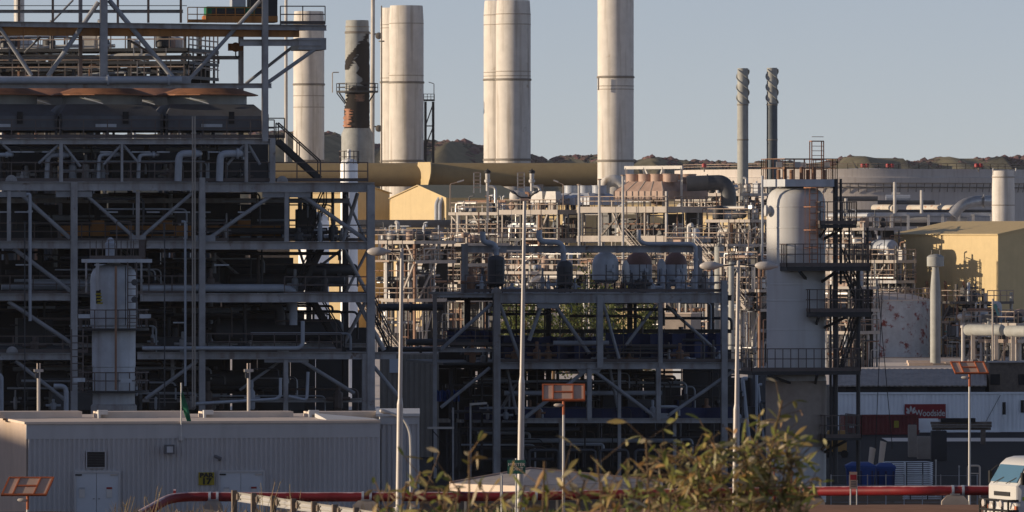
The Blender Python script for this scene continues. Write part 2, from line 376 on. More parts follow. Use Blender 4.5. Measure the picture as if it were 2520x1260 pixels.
def deck(fr, par, x0, x1, y, b0, b1, m='deck', t=.12, name='deck'):
    q = MB(); z = fr.p(x0, y, b0).z; pts = [fr.p(x0, y, b0), fr.p(x1, y, b0)]
    u = pts[1] - pts[0]; u.z = 0; a = Vector((pts[0].x, pts[0].y, z))
    q.prism([a, a + u, a + u + fr.n * (b1 - b0), a + fr.n * (b1 - b0)], (0, 0, -t)); return q.build(name, M[m], par)
def railing(fr, par, x0, x1, y, b=0, h=1.1, sp=1.3, m='railing', r=.03, y1=None):
    return MB().rail([fr.p(x0, y, b), fr.p(x1, y if y1 is None else y1, b)], h, sp, r).build('railing', M[m], par)
LM = thing('process_module', 'huge dark steel framed plant module filling the left of the picture behind the corrugated building', 'plant module', FL.g(497, 0))
# main beams
for x0, x1, y, h, b in ((-90, 500, 458, 22, 0), (500, 921, 461, 24, 0), (-90, 500, 602, 19, 0), (500, 912, 604, 20, 0), (-90, 175, 731, 17, 0), (345, 497, 732, 19, 0), (500, 912, 733, 22, 0), (-90, 175, 877, 17, 0), (338, 975, 875, 18, 0), (-90, 675, 348, 14, 0.1), (-90, 668, 211, 12, 0), (590, 790, 105, 16, .1)):
    hbeam(FL, LM, x0, x1, y, h, b)
hbeam(FL, LM, -90, 803, 58, 13, 0, y1=69)
for x0, x1, y, h, b in ((-90, 860, 494, 12, 6), (-90, 880, 604, 16, 9), (-90, 880, 733, 16, 9), (-90, 900, 460, 16, 9), (-90, 900, 850, 10, 5), (-90, 450, 28, 8, 5), (-90, 590, 142, 9, 7), (350, 900, 985, 10, 3)):
    hbeam(FL, LM, x0, x1, y, h, b, m='steel_dark' if b == 9 else 'steel')
for x, y0, w, y1 in ((182, 448, 16, None), (497, 437, 15, None), (705, 472, 10, 594), (22, 470, 9, 593), (339, 470, 9, 593), (912, 455, 19, None), (255, -30, 18, 205), (652, -30, 15, 348), (150, 355, 9, 448), (300, 355, 6, 448), (606, 355, 8, 448), (670, 340, 14, 450), (703, 885, 11, None), (897, 870, 12, None), (-60, 440, 16, None)):
    column(FL, LM, x, y0, w, 0, y1)
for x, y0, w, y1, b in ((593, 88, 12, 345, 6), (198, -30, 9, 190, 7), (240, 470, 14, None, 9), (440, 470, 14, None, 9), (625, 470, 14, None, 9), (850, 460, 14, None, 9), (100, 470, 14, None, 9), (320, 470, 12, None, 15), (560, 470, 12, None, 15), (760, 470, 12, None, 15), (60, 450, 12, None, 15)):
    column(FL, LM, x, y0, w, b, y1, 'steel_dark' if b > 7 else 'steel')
for x0, y0, x1, y1, w, b in ((242, 5, 118, 188, 13, 0), (268, 0, 425, 190, 14, 0), (-20, 40, 78, 186, 12, 0), (640, 2, 462, 200, 11, 0), (788, 112, 655, 206, 11, 0), (722, 114, 605, 206, 9, 5), (95, 402, 143, 357, 8, 0), (157, 357, 198, 410, 8, 0), (-20, 330, 25, 372, 8, 0), (255, 405, 298, 357, 8, 0), (304, 357, 340, 400, 8, 0), (560, 405, 600, 357, 8, 0), (612, 357, 640, 405, 8, 0),
                         (45, 472, 172, 586, 12, 0), (205, 474, 330, 584, 10, 0), (474, 474, 350, 582, 10, 0), (668, 481, 518, 584, 11, 0), (742, 480, 902, 592, 12, 0), (34, 612, 174, 716, 12, 0), (20, 742, 178, 846, 12, 0), (486, 888, 358, 982, 11, 0), (38, 888, 160, 984, 11, 0), (742, 888, 872, 968, 11, 0), (908, 888, 988, 984, 11, 0), (690, 888, 590, 960, 8, 1), (512, 615, 640, 720, 8, 8), (840, 615, 700, 722, 8, 8), (300, 615, 430, 720, 8, 8), (180, 0, 130, 52, 6, 7), (100, 90, 60, 130, 6, 7), (320, 100, 372, 132, 7, 6)):
    brace(FL, LM, x0, y0, x1, y1, w, b)
# gusset plates where braces meet
for x, y, w, h in ((705, 478, 120, 16), (182, 478, 90, 14), (339, 586, 40, 14), (505, 586, 50, 14), (705, 885, 110, 14), (25, 478, 80, 14), (440, 196, 60, 18)):
    q = MB(); a = FL.p(x, y, -.02); q.obox(a, FL.t * w * FL.m / 2, FL.n * .02, Vector((0, 0, h * FL.m / 2))); q.build('gusset_plate', M['steel_brace'], LM)
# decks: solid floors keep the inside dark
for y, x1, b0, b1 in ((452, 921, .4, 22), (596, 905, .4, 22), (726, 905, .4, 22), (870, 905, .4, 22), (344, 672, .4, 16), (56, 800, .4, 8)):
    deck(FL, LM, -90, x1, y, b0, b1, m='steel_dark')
deck(FL, LM, 735, 803, 93, 0, 3, t=.65, m='steel', name='end_platform')
for x0, x1, y, b, h in ((-90, 675, 340, .2, 1.0), (-90, 905, 447, .1, 1.05), (-90, 215, 868, .1, .9), (690, 800, 60, 1.5, 1.0), (640, 700, 340, 3, 1.1), (560, 905, 594, 6, .9), (700, 905, 726, .3, 1.0)):
    railing(FL, LM, x0, x1, y, b, h)
# upper handrail posts on the crane deck
for x in (47, 130, 290, 365, 445): part_i(FL, 'stanchion', x, -30, x, 56, .13, .13, LM, 4, m='railing', kind='b')
for y in (14, -6): part_i(FL, 'guard_wire', -90, y, 460, y, .04, .04, LM, 4, m='railing', kind='b')
# lifting lugs on the main beam
for x, y in ((28, 440), (695, 442), (30, 862), (697, 862)):
    q = MB(); a = FL.p(x, y + 8, -.15); q.prism([a + FL.t * (.32 * math.cos(R(k * 22.5))) + Vector((0, 0, .05 + .34 * math.sin(R(k * 22.5)))) for k in range(9)], FL.n * .12); q.cyl(a + FL.n * -.06 + Vector((0, 0, .16)), a + FL.n * -.01 + Vector((0, 0, .16)), .09, n=10); q.build('lifting_lug', M['steel'], LM)
# stairs at the right end
for (x0, y0, x1, y1, b) in ((785, 440, 682, 347, .6), (760, 592, 800, 500, 4), (735, 722, 790, 610, 4), (960, 862, 905, 745, 1.2), (845, 870, 770, 742, 4)):
    MB().stair(FL.p(x0, y0, b), FL.p(x1, y1, b), .9, FL.n).build('stair', M['steel_dark'], LM)
for (x0, y0, x1, y1, w, b) in ((880, 475, 845, 590, 11, 3), (850, 480, 900, 592, 8, 6), (845, 612, 905, 724, 11, 3), (905, 615, 850, 722, 8, 6), (880, 742, 945, 862, 13, .3), (900, 742, 838, 862, 11, 5), (760, 475, 800, 592, 8, 9), (735, 610, 770, 722, 8, 9)):
    brace(FL, LM, x0, y0, x1, y1, w, b, 'steel')
# dark panels added deep inside to block light; lit plant glints through the gaps
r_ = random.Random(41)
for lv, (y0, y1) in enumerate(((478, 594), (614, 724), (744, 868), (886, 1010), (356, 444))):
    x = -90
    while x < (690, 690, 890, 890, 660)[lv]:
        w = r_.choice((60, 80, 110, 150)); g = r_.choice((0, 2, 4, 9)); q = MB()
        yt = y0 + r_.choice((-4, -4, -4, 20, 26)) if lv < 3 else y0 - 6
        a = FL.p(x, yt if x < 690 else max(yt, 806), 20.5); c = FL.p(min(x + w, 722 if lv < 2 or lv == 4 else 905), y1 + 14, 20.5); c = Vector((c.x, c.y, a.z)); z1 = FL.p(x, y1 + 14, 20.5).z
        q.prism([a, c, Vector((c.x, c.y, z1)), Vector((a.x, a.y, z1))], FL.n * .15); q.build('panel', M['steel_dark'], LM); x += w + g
# cable trays and pipes running along the inside (parts of the module)
for k in range(46):
    lv = r_.choice(((482, 590), (616, 720), (746, 862), (890, 1000), (890, 1000))); y = r_.uniform(*lv); b = r_.uniform(2, 17); x0 = r_.uniform(-90, 500); x1 = min(x0 + r_.uniform(150, 500), 850); rr = r_.uniform(.05, .2)
    part_i(FL, 'pipe', x0, y, x1, y, rr * 2, rr * 2, LM, b, m=r_.choice(('pipe_dark', 'pipe_grey', 'pipe_dark')), kind='t')
for k in range(40):
    lv = r_.choice(((470, 598), (606, 726), (736, 870), (880, 1010), (356, 446))); b = r_.uniform(1.5, 16); x = r_.uniform(-60, 850 if lv[0] != 356 else 650); w = r_.uniform(.08, .3)
    part_i(FL, 'riser', x, lv[0], x, lv[1], w, w, LM, b, m=r_.choice(('pipe_dark', 'steel_dark', 'pipe_grey')), kind='t')
for k in range(30):
    y1 = r_.choice((594, 724, 866, 444, 1008)); x = r_.uniform(-60, 830 if y1 != 444 else 640); w = r_.uniform(.6, 2.6); h = r_.uniform(.6, 1.9); b = r_.uniform(2.5, 15); q = MB(); c = FL.p(x, y1, b); q.box(c + Vector((0, 0, h / 2)), w, w * .8, h, R(10))
    if r_.random() < .5: q.cyl(c + Vector((0, 0, h)), c + Vector((0, 0, h + .5)), .18)
    q.build('skid_box', M[r_.choice(('steel_dark', 'pipe_dark', 'steel_dark'))], LM)
for k in range(95):
    y0 = r_.choice((472, 500, 612, 640, 744, 770, 800, 884, 920, 950, 356, 380)); y = y0 + r_.uniform(0, 25); b = r_.uniform(.3, 8); x0 = r_.uniform(-90, 700 if y > 450 else 500); L_ = r_.uniform(60, 330); x1 = min(x0 + L_, 880 if y > 450 else 660); w = r_.choice((.04, .05, .07, .1))
    q = MB(); q.tube([FL.p(x0, y, b), FL.p(x1, y, b), FL.p(x1, y + r_.uniform(15, 90), b)], w, 5, .3); q.build('conduit', M[r_.choice(('pipe_dark', 'steel_dark', 'pipe_grey', 'railing'))], LM)
for k in range(60):
    y1 = r_.choice((594, 724, 866, 444, 446, 1008)); x = r_.uniform(-70, 860 if y1 > 450 else 640); b = r_.uniform(.5, 6); h = r_.uniform(.5, 1.6); c = FL.p(x, y1, b); q = MB(); w = r_.uniform(.1, .28); q.lathe(c, [(w * .7, 0), (w, .1), (w, h * .6), (w * .4, h * .7), (w * .5, h * .8), (w * .45, h), (.02, h * 1.02)], 8); q.cyl(c + UP_L * h * .4 - FL.t * w * 2.5, c + UP_L * h * .4 + FL.t * w * 2.5, w * .45, n=6); q.build('valve', M[r_.choice(('pipe_dark', 'pipe_grey', 'steel', 'railing'))], LM)
for k in range(24):
    y1 = r_.choice((594, 724, 866, 446)); x = r_.uniform(-70, 640); c = FL.p(x, y1, .3); MB().bar(c + UP_L * 1.6, c + UP_L * 1.6 + FL.t * .7, .09, .07).build('lamp_tube', M['vessel_grey'], LM)
for x0, x1, y, b in ((-90, 490, 594, 2.2), (-90, 480, 724, 1.0), (510, 840, 866, .3), (-90, 170, 744, 5), (350, 560, 594, .6)): railing(FL, LM, x0, x1, y, b, 1.0)
# ---------------------------------------------------------------- things on and in that module
def pipe(fr, name, label, pts, rp, m, group=None, cat='pipe', n=12, flanges=(), ext=None):
    pp = [fr.p(x, y, b) for x, y, b in pts]; t = thing(name, label, cat, pp[-1] if pp[-1].z < pp[0].z else pp[0], group)
    MB().tube(pp, rp * fr.m, n).build('pipe_run', M[m], t)
    for i, f in flanges:
        a, c = pp[i], pp[i + 1]; d = (c - a).normalized(); q = a + (c - a) * f; MB().cyl(q - d * .06, q + d * .06, rp * fr.m * 1.5, n=12).build('flange', M[m], t)
    return t
pipe(FL, 'header_pipe', 'long thick blue grey horizontal pipe on top of the dark module', [(-90, 197, -.3), (447, 197, -.3)], 9.5, 'pipe_grey', flanges=((0, .66), (0, .94)))
q = MB(); q.bar(FL.p(-90, 75, .5), FL.p(735, 80, .5), .5, 23 * FL.m); g = thing('crane_girder', 'orange brown crane girder under the grey top beam of the module', 'girder', FL.p(300, 90, 1)); q.build('girder', M['orange_girder'], g)
for x in (60, 330, 560): MB().box(FL.p(x, 78, .22), .08, .06, 20 * FL.m, R(10)).build('stiffener', M['orange_girder'], g)
# overhead crane with green hoist and orange block
t = thing('overhead_crane', 'orange and green overhead crane standing on the module top deck', 'crane', FL.p(570, 56, 2))
q = MB(); q.obox(FL.p(590, 47, 2), FL.t * 90 * FL.m, FL.n * .8, Vector((0, 0, 7 * FL.m))); q.build('end_carriage', M['orange_girder'], t)
q = MB(); q.obox(FL.p(565, 28, 2), FL.t * 60 * FL.m, FL.n * .7, Vector((0, 0, 11 * FL.m))); q.build('hoist_machine', M['green_flag'], t)
q = MB(); q.cyl(FL.p(520, 30, 1.5), FL.p(600, 30, 1.5), .28, n=14); q.build('rope_drum', M['steel_dark'], t)
q = MB(); q.obox(FL.p(645, 20, 2), FL.t * 34 * FL.m, FL.n * .7, Vector((0, 0, 36 * FL.m))); q.build('control_cabinet', M['steel_dark'], t)
q = MB(); q.obox(FL.p(585, 2, 2), FL.t * 17 * FL.m, FL.n * .5, Vector((0, 0, 20 * FL.m))); q.build('motor_housing', M['pipe_grey'], t)
MB().rail([FL.p(462, 56, 1.2), FL.p(462, 56, 1.2) + FL.t * 4.2], .85, .5, .025).build('railing', M['orange_girder'], t)
for x in (505, 545, 610, 668): MB().cyl(FL.p(x, 56, 1.6), FL.p(x, 38, 1.6), .12, n=8).build('post', M['orange'], t)
t = thing('hook_block', 'orange crane hook block hanging from the trolley beam end', 'hook block', FL.p(580, 116, 4))
q = MB(); c = FL.p(580, 116, 4); q.lathe(c - FL.n * .2, [(.1, 0), (.25, .02), (.27, .2), (.25, .38), (.1, .4)], 16, FL.n); q.obox(c, FL.t * .42, FL.n * .12, Vector((0, 0, .2))); q.build('sheave_block', M['orange_girder'], t)
MB().tube([c + Vector((0, 0, -.2)), c + Vector((0, 0, -.5)), c + Vector((.12, 0, -.62)), c + Vector((.2, 0, -.45))], .04, 6).build('hook', M['steel_dark'], t)
# fin fan coolers
def fan_cooler(px0, px1, label, bb=5):
    z0 = FL.p(px0, 335, 1).z; xm = (px0 + px1) / 2; t = thing('fin_fan_cooler', label, 'air cooler', FL.p(xm, 335, 4), 'dark fan coolers on the module')
    w = (px1 - px0) * FL.m / 2; c = FL.p(xm, 335, bb); U = lambda x, y, z: c + FL.t * x + FL.n * y + Vector((0, 0, z))
    D2 = 4.2; zb = 1.05; zt = 1.72
    q = MB(); q.rings([[U(-w, -D2, .25), U(w, -D2, .25), U(w, D2, .25), U(-w, D2, .25)], [U(-w, -D2, zb), U(w, -D2, zb), U(w, D2, zb), U(-w, D2, zb)], [U(-w * .8, -2.4, zt), U(w * .8, -2.4, zt), U(w * .8, 2.4, zt), U(-w * .8, 2.4, zt)]]); pl = q.build('plenum', M['fan_dark'], t, smooth=20)
    q = MB(); n = 28; q.rings([[U(rr * math.cos(2 * math.pi * k / n), rr * math.sin(2 * math.pi * k / n), z) for k in range(n)] for rr, z in ((2.22, zt - .02), (2.22, zt + .5), (2.27, zt + .5), (2.27, zt + .57), (2.15, zt + .57), (2.15, zt))], cap=False); fr_ = q.build('fan_ring', M['strake'], t)
    q = MB(); n = 12; q.rings([[U(rr * math.cos(2 * math.pi * (k + .5) / n), rr * math.sin(2 * math.pi * (k + .5) / n), z) for k in range(n)] for rr, z in ((2.86, zt + .50), (2.87, zt + .55), (1.5, zt + .98), (.5, zt + 1.17))]); q.build('fan_hood', M['rust_sheet'], fr_, smooth=10)
    for x in (-w * .98, w * .98): MB().bar(U(x, -D2 - .05, 0), U(x, -D2 - .05, zb + .1), .14).build('frame_post', M['steel_dark'], t)
    q = MB(); q.box(U(-w * .1, -D2 - .02, .52), 1.15, .03, .17, R(10)); q.build('name_plate', M['vessel_grey'], pl)
    q = MB(); q.obox(U(w * .28, -D2 - .03, .95), FL.t * .16, FL.n * .03, Vector((0, 0, .33))); q.build('inspection_door', M['black'], pl)
    q = MB(); q.bar(U(-w * .45, -2.5, zt + .35), U(-w * .1, -2.9, zt + .02), .05); q.build('lifting_rail', M['vessel_grey'], t)
fan_cooler(-135, 121, 'dark grey fan cooler with rusty hood, partly cut by the left picture edge')
fan_cooler(123, 379, 'dark grey fan cooler with rusty hood, middle one of three in the row')
fan_cooler(381, 637, 'dark grey fan cooler with rusty hood, at the stair end of the row')
fan_cooler(-5, 250, 'dark grey fan cooler in the rear row, between the first and middle front ones', 14); fan_cooler(250, 506, 'dark grey fan cooler in the rear row, between the middle and last front ones', 14)
# swan-neck pipes above the main deck
for k, (x0, x1, y, rr, b, d) in enumerate(((-40, 30, 381, 5, -.15, 'cut by the left picture edge'), (115, 167, 382, 6, .4, 'beside the first truss post'), (242, 292, 380, 5, .4, 'between the first and second truss post'), (340, 388, 380, 5, .4, 'just past the second truss post'), (438, 490, 378, 9, -.2, 'behind the twin vent poles'), (540, 596, 378, 9, -.2, 'last before the stair'))):
    pipe(FL, 'swan_neck_pipe', 'light grey swan neck pipe ' + d, [(x1, y, b + 1.2), (x1 - 4, y, b), (x0 + 3, y, b), (x0 + 1, y + 30, b), (x0, 446, b)], rr, 'pipe_grey', 'swan neck pipes over the main deck', flanges=((1, .15),))
# tall thin vent pipes and poles in front of the module
for name, lab, px, y0, y1, rp, b, m in (('vent_pole', 'pale thin vent pole, left one of the tall pair', 474, 286, 1000, 2.0, -1.2, 'far_steel'), ('vent_pole', 'pale thin vent pole, right one of the tall pair', 479.5, 286, 1000, 2.0, -1.2, 'far_steel'), ('standpipe', 'blue grey standpipe with a bent top near the left picture edge', 74, 478, 790, 4, -.5, 'pipe_grey'), ('standpipe', 'thin grey standpipe behind the green flag', 456, 545, 950, 3, -.9, 'pipe_grey'), ('cable_pole', 'very thin dark pole right of the banded vessel', 405, 548, 1000, 1.6, -.8, 'pipe_dark'), ('cable_pole', 'very thin dark pole at the far left under the main beam', 61, 545, 1020, 1.5, -.8, 'pipe_dark')):
    t = thing(name, lab, 'pipe', FL.p(px, y1, b)); q = MB()
    if m == 'pipe_grey': q.tube([FL.p(px - 9, y0, b), FL.p(px, y0, b), FL.p(px, y1, b)], rp * FL.m, 8)
    else: q.cyl(FL.p(px, y1, b), FL.p(px, y0, b), rp * FL.m, n=8)
    q.build('pole', M[m], t); MB().cyl(FL.p(px, y0 + 40, b), FL.p(px, y0 + 43, b), rp * FL.m * 1.7, n=8).build('collar', M[m], t)
# large pipes and drums visible inside
pipe(FL, 'cooling_water_pipe', 'wide grey pipe resting on the middle beam, bending down at its end', [(350, 709, 1.2), (700, 709, 1.2), (722, 716, 1.2), (722, 800, 1.2)], 10, 'pipe_grey')
pipe(FL, 'cooling_water_pipe', 'short thick grey pipe dropping below the middle beam', [(640, 750, 3), (688, 752, 3), (690, 800, 3)], 13, 'pipe_dark')
pipe(FL, 'drain_pipe', 'blue grey elbow pipe at ground level left of the banded vessel', [(132, 950, -1.2), (163, 950, -1.2), (163, 1030, -1.2)], 6, 'pipe_grey')
pipe(FL, 'drain_pipe', 'thin pale pipe loop along the module foot with upturned end', [(475, 994, -1), (680, 982, -1), (690, 975, -1), (690, 930, -1)], 4, 'pipe_grey')
pipe(FL, 'drain_pipe', 'thin pale hooked pipe by the last bottom column', [(710, 975, -.8), (755, 985, -.8), (758, 915, -.8)], 4, 'pipe_grey')
pipe(FL, 'drain_pipe', 'upright dark pipe at the left picture edge near ground', [(4, 1030, -1), (4, 925, -1), (-10, 920, -1)], 5, 'pipe_grey')
pipe(FL, 'process_pipe', 'slim pipe climbing along the beam under the drum', [(350, 857, -.4), (735, 857, -.4), (745, 848, -.4), (745, 790, -.4)], 5, 'pipe_grey')
pipe(FL, 'process_pipe', 'wide dark pipe above the lower beam left of the vessel', [(-90, 858, 1), (170, 858, 1)], 8, 'pipe_dark')
for k, (x0, x1, y, rp, b, lab) in enumerate(((520, 845, 815, 30, 6, 'big dark horizontal drum on the lower deck near the stairs'), (560, 850, 690, 16, 7, 'long dark heat exchanger on the upper deck'), (700, 880, 665, 14, 5, 'short dark drum hanging over the upper deck'), (360, 700, 935, 24, 7, 'dark horizontal drum at ground level under the module'), (40, 170, 935, 24, 6, 'dark stubby drum at ground level on the far left'))):
    a = FL.p(x0, y, b); c = FL.p(x1, y, b); c.z = a.z; t = thing('horizontal_drum', lab, 'vessel', a + Vector((0, 0, -rp * FL.m))); rr = rp * FL.m; L = (c - a).length
    MB().lathe(a, [(.02, 0), (rr * .6, .08 * rr), (rr * .9, .3 * rr), (rr, .6 * rr), (rr, L - .6 * rr), (rr * .9, L - .3 * rr), (rr * .6, L - .08 * rr), (.02, L)], 20, c - a).build('shell', M['pipe_dark'], t)
    for f in (.25, .75): MB().obox(a + (c - a) * f + Vector((0, 0, -rr * .75)), FL.t * .15, FL.n * rr * .8, Vector((0, 0, rr * .5))).build('saddle', M['steel_dark'], t)
    MB().cyl(a + (c - a) * .5 + Vector((0, 0, rr * .9)), a + (c - a) * .5 + Vector((0, 0, rr * 1.35)), rr * .22, n=10).build('nozzle', M['pipe_dark'], t)
for x0, x1, b in ((150, 330, 5), (345, 470, 5), (510, 690, 7)):
    t = thing('monorail_beam', 'brown orange monorail beam deep inside the module, ' + {150: 'behind the banded vessel', 345: 'left of the middle column', 510: 'right of the middle column'}[x0], 'girder', FL.p(x0, 585, b)); MB().bar(FL.p(x0, 568, b), FL.p(x1, 568, b), .3, 26 * FL.m).build('girder', M['orange_girder'], t)
    MB().box(FL.p((x0 + x1) / 2, 550, b), .7, .5, .35, R(10)).build('trolley', M['orange_girder'], t)
# ---------------------------------------------------------------- the banded vertical vessel in front of the module
def ladder(q, a, b, wv, w=.5, r=.03):
    a = Vector(a); b = Vector(b); wv = Vector(wv).normalized() * w / 2
    q.bar(a + wv, b + wv, r * 2); q.bar(a - wv, b - wv, r * 2); n = int((b - a).length / .33)
    for i in range(1, n): c = a + (b - a) * i / n; q.bar(c + wv, c - wv, r * 1.4)
FV = Fr(280, 378, 10)
cx = 280; t = thing('vertical_vessel', 'grey blue vertical vessel with hazard stripe bracket standing left of centre before the module', 'vessel', FV.g(cx, zg(378), 1.3))
c = FV.g(cx, 0, 1.3); zz = lambda y: FV.p(cx, y, 0).z
rr = 58 * FV.m
MB().lathe(c, [(rr * .9, zz(1012)), (rr * .9, zz(905)), (rr * .93, zz(903)), (rr * .93, zz(805)), (rr, zz(800)), (rr, zz(690)), (rr * .97, zz(676)), (rr * .88, zz(664)), (rr * .7, zz(655)), (.35, zz(650)), (.3, zz(645))], 36).build('shell', M['vessel_grey'], t)
MB().lathe(c, [(rr * .98, zg(378)), (rr * .98, zz(1000)), (rr * .9, zz(995))], 36).build('skirt', M['steel'], t)
def ring_deck(c, z, r0, r1, th=.14, a0=0, a1=360, n=28, legs=True):
    q = MB(); st = [R(a0 + (a1 - a0) * k / n) for k in range(n + 1)]
    q.rings([[c + Vector((math.cos(a) * rad, math.sin(a) * rad, z + h)) for rad, h in ((r0, 0), (r1, 0), (r1, th), (r0, th))] for a in st])
    return q
def ring_rail(c, z, r1, a0=0, a1=360, n=14, h=1.05, rr_=.028, curb=False):
    q = MB(); pts = [c + Vector((math.cos(R(a0 + (a1 - a0) * k / n)) * r1, math.sin(R(a0 + (a1 - a0) * k / n)) * r1, z)) for k in range(n + 1)]
    for p_ in pts: q.bar(p_, p_ + Vector((0, 0, h)), rr_ * 2)
    for a, b in zip(pts, pts[1:]):
        for f in (1, .55): q.bar(a + Vector((0, 0, h * f)), b + Vector((0, 0, h * f)), rr_ * 2)
    return q
q = MB(); q.obox(c + Vector((.15, 0, zz(642))), FV.t * 1.66, FV.n * 1.5, Vector((0, 0, .09))); tpv = q.build('top_platform', M['vessel_grey'], t)
MB().rail([c + FV.t * -1.4 - FV.n * 1.4 + Vector((0, 0, zz(638))), c + FV.t * 1.5 - FV.n * 1.4 + Vector((0, 0, zz(638))), c + FV.t * 1.5 + FV.n * 1.4 + Vector((0, 0, zz(638)))], 1.0, .33, .022).build('railing', M['railing'], tpv)
MB().lathe(c + FV.t * -.25 - FV.n * .6, [(.25, zz(638)), (.25, zz(605)), (.28, zz(604)), (.28, zz(598)), (.2, zz(596)), (.2, zz(590)), (.05, zz(584))], 16).build('relief_valve', M['pipe_grey'], t)
MB().box(c + FV.t * .3 - FV.n * .2 + Vector((0, 0, zz(592))), .7, .5, 1.9).build('davit_frame', M['railing'], t) if False else None
q = MB(); a = c + FV.t * .15 + Vector((0, 0, zz(638)))
for dx in (0, .75): q.bar(a + FV.t * dx, a + FV.t * dx + Vector((0, 0, 1.95)), .06)
q.bar(a + Vector((0, 0, 1.95)), a + FV.t * .75 + Vector((0, 0, 1.95)), .06); q.build('davit_frame', M['railing'], t)
for x, y0, y1, w in ((212, 645, 720, .1), (348, 645, 740, .1), (240, 648, 715, .17)): MB().bar(FV.p(x, y0, -.15), FV.p(x, y1, -.15), w, w).build('support_post', M['steel'], t)
q = MB(); a = FV.p(242, 728, -.2)
for k in range(4): q.obox(a + Vector((.03 * k, 0, -.16 * k + .1)), FV.t * .14, FV.n * .04, Vector((.02, 0, .045)))
q.build('hazard_stripe', M['yellow_sign'], t)
MB().obox(FV.p(242, 730, -.14), FV.t * .12, FV.n * .03, Vector((0, 0, .36))).build('bracket', M['black'], t)
for y, x0, x1 in ((808, 180, 370), (962, 184, 364)):
    MB().lathe(c, [(rr * 1.0, zz(y) - .12), (rr * 1.5, zz(y) - .12), (rr * 1.5, zz(y)), (rr * 1.0, zz(y))], 24, cap=False).build('platform', M['steel_dark'], t); ring_rail(c, zz(y), rr * 1.48, n=18, h=.95).build('railing', M['railing'], COL.objects[-1])
q = MB(); ladder(q, FV.p(325, 810, -.6), FV.p(325, 645, -.6), FV.t, .45); q.build('ladder', M['railing'], t)
q = MB(); ladder(q, FV.p(190, 962, -.4), FV.p(190, 810, -.4), FV.t, .6, .04); q.build('ladder', M['railing'], t)
MB().tube([FV.p(285, 655, -.9), FV.p(285, 960, -1.0)], .06, 8).build('riser', M['pipe_rust'], t)
MB().tube([FV.p(309, 655, -.8), FV.p(309, 800, -.8)], .025, 6).build('conduit', M['black'], t)
for x, y in ((331, 695), (331, 737)): MB().cyl(FV.p(x, y, -.3), FV.p(x, y, -.75), .17, n=12).build('nozzle', M['pipe_dark'], t)
for x, y in ((207, 778), (357, 778), (195, 935), (310, 937)):
    MB().box(FV.p(x, y, -.9), .58, .25, .2, R(10)).build('light_box', M['vessel_grey'], t)
UP_ = Vector((0, 0, 1))
# ================================================================ middle shaded module
FM = Fr(1475, 430, 10)
MM = thing('process_module', 'lower dark steel module with blue tarpaulins in the middle of the picture, between lamp poles', 'plant module', FM.g(1475, 0))
for x0, x1, y, h, b in ((1222, 1782, 733, 25, 0), (1068, 1222, 727, 10, 0), (1225, 1828, 900, 16, 0), (1068, 1228, 862, 9, .2), (1290, 1835, 1035, 12, 0), (1145, 1725, 613, 17, 2.5)):
    hbeam(FM, MM, x0, x1, y, h, b, d=.3)
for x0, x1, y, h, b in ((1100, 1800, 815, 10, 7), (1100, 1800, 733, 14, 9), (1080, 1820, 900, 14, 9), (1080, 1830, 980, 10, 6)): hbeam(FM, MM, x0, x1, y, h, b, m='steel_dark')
for x, y0, w, y1, b in ((1222, 712, 17, None, 0), (1070, 722, 9, None, 0), (1476, 728, 15, 905, 0), (1625, 745, 10, 905, 0), (1782, 690, 15, None, 0), (1450, 905, 11, 1035, 0), (1620, 905, 11, 1035, 0), (1524, 880, 8, 1170, .3), (1143, 600, 15, 735, 2.5), (1722, 608, 11, 735, 2.5), (1285, 740, 10, None, 0), (1815, 905, 9, None, 0), (1150, 735, 14, None, 9), (1350, 735, 12, None, 9), (1550, 735, 12, None, 9), (1750, 735, 12, None, 9), (1660, 1040, 8, None, .5), (1380, 1040, 8, None, .5), (1440, 1040, 10, None, 6), (1590, 1040, 10, None, 6)):
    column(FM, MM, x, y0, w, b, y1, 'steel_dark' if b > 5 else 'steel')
for x0, y0, x1, y1, w, b in ((1210, 748, 1083, 862, 10, 0), (1229, 745, 1288, 905, 10, 0), (1332, 752, 1302, 838, 11, .2), (1366, 752, 1450, 870, 11, .4), (1480, 730, 1523, 882, 9, -.1), (1615, 750, 1540, 850, 9, .6), (1205, 905, 1085, 1003, 9, 0), (1442, 912, 1292, 1028, 11, 0), (1460, 912, 1618, 1030, 11, 0), (1806, 912, 1634, 1030, 10, 0), (1248, 910, 1272, 1020, 9, 1.5), (1500, 905, 1522, 1010, 9, 1), (1640, 752, 1760, 860, 9, 4), (1290, 910, 1220, 1030, 9, 3)):
    brace(FM, MM, x0, y0, x1, y1, w, b)
for x, y, w, h in ((1349, 750, 60, 18), (1450, 912, 60, 14), (1626, 1024, 44, 14)):
    q = MB(); a = FM.p(x, y, -.02); q.prism([a + FM.t * (sx * w * FM.m / 2) + Vector((0, 0, sz * h * FM.m / 2)) for sx, sz in ((-1.1, 1), (1.1, 1), (.8, -1), (-.8, -1))], FM.n * .05); q.build('gusset_plate', M['steel_brace'], MM)
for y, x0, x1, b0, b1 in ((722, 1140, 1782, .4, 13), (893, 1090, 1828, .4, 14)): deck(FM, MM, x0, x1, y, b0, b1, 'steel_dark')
for x0, x1, y, b in ((1145, 1785, 719, .15), (1225, 1825, 891, .15), (1070, 1220, 850, .3)): railing(FM, MM, x0, x1, y, b, 1.0, 1.2)
q = MB(); a = FM.p(1222, 722, -.25); q.prism([a + FM.t * (.32 * math.cos(R(k * 22.5))) + Vector((0, 0, .0 + .36 * math.sin(R(k * 22.5)))) for k in range(9)], FM.n * .1); q.cyl(a - FM.n * .04 + Vector((0, 0, .12)), a - FM.n * .01 + Vector((0, 0, .12)), .07, n=10); q.build('lifting_lug', M['steel'], MM)
rm = random.Random(77)
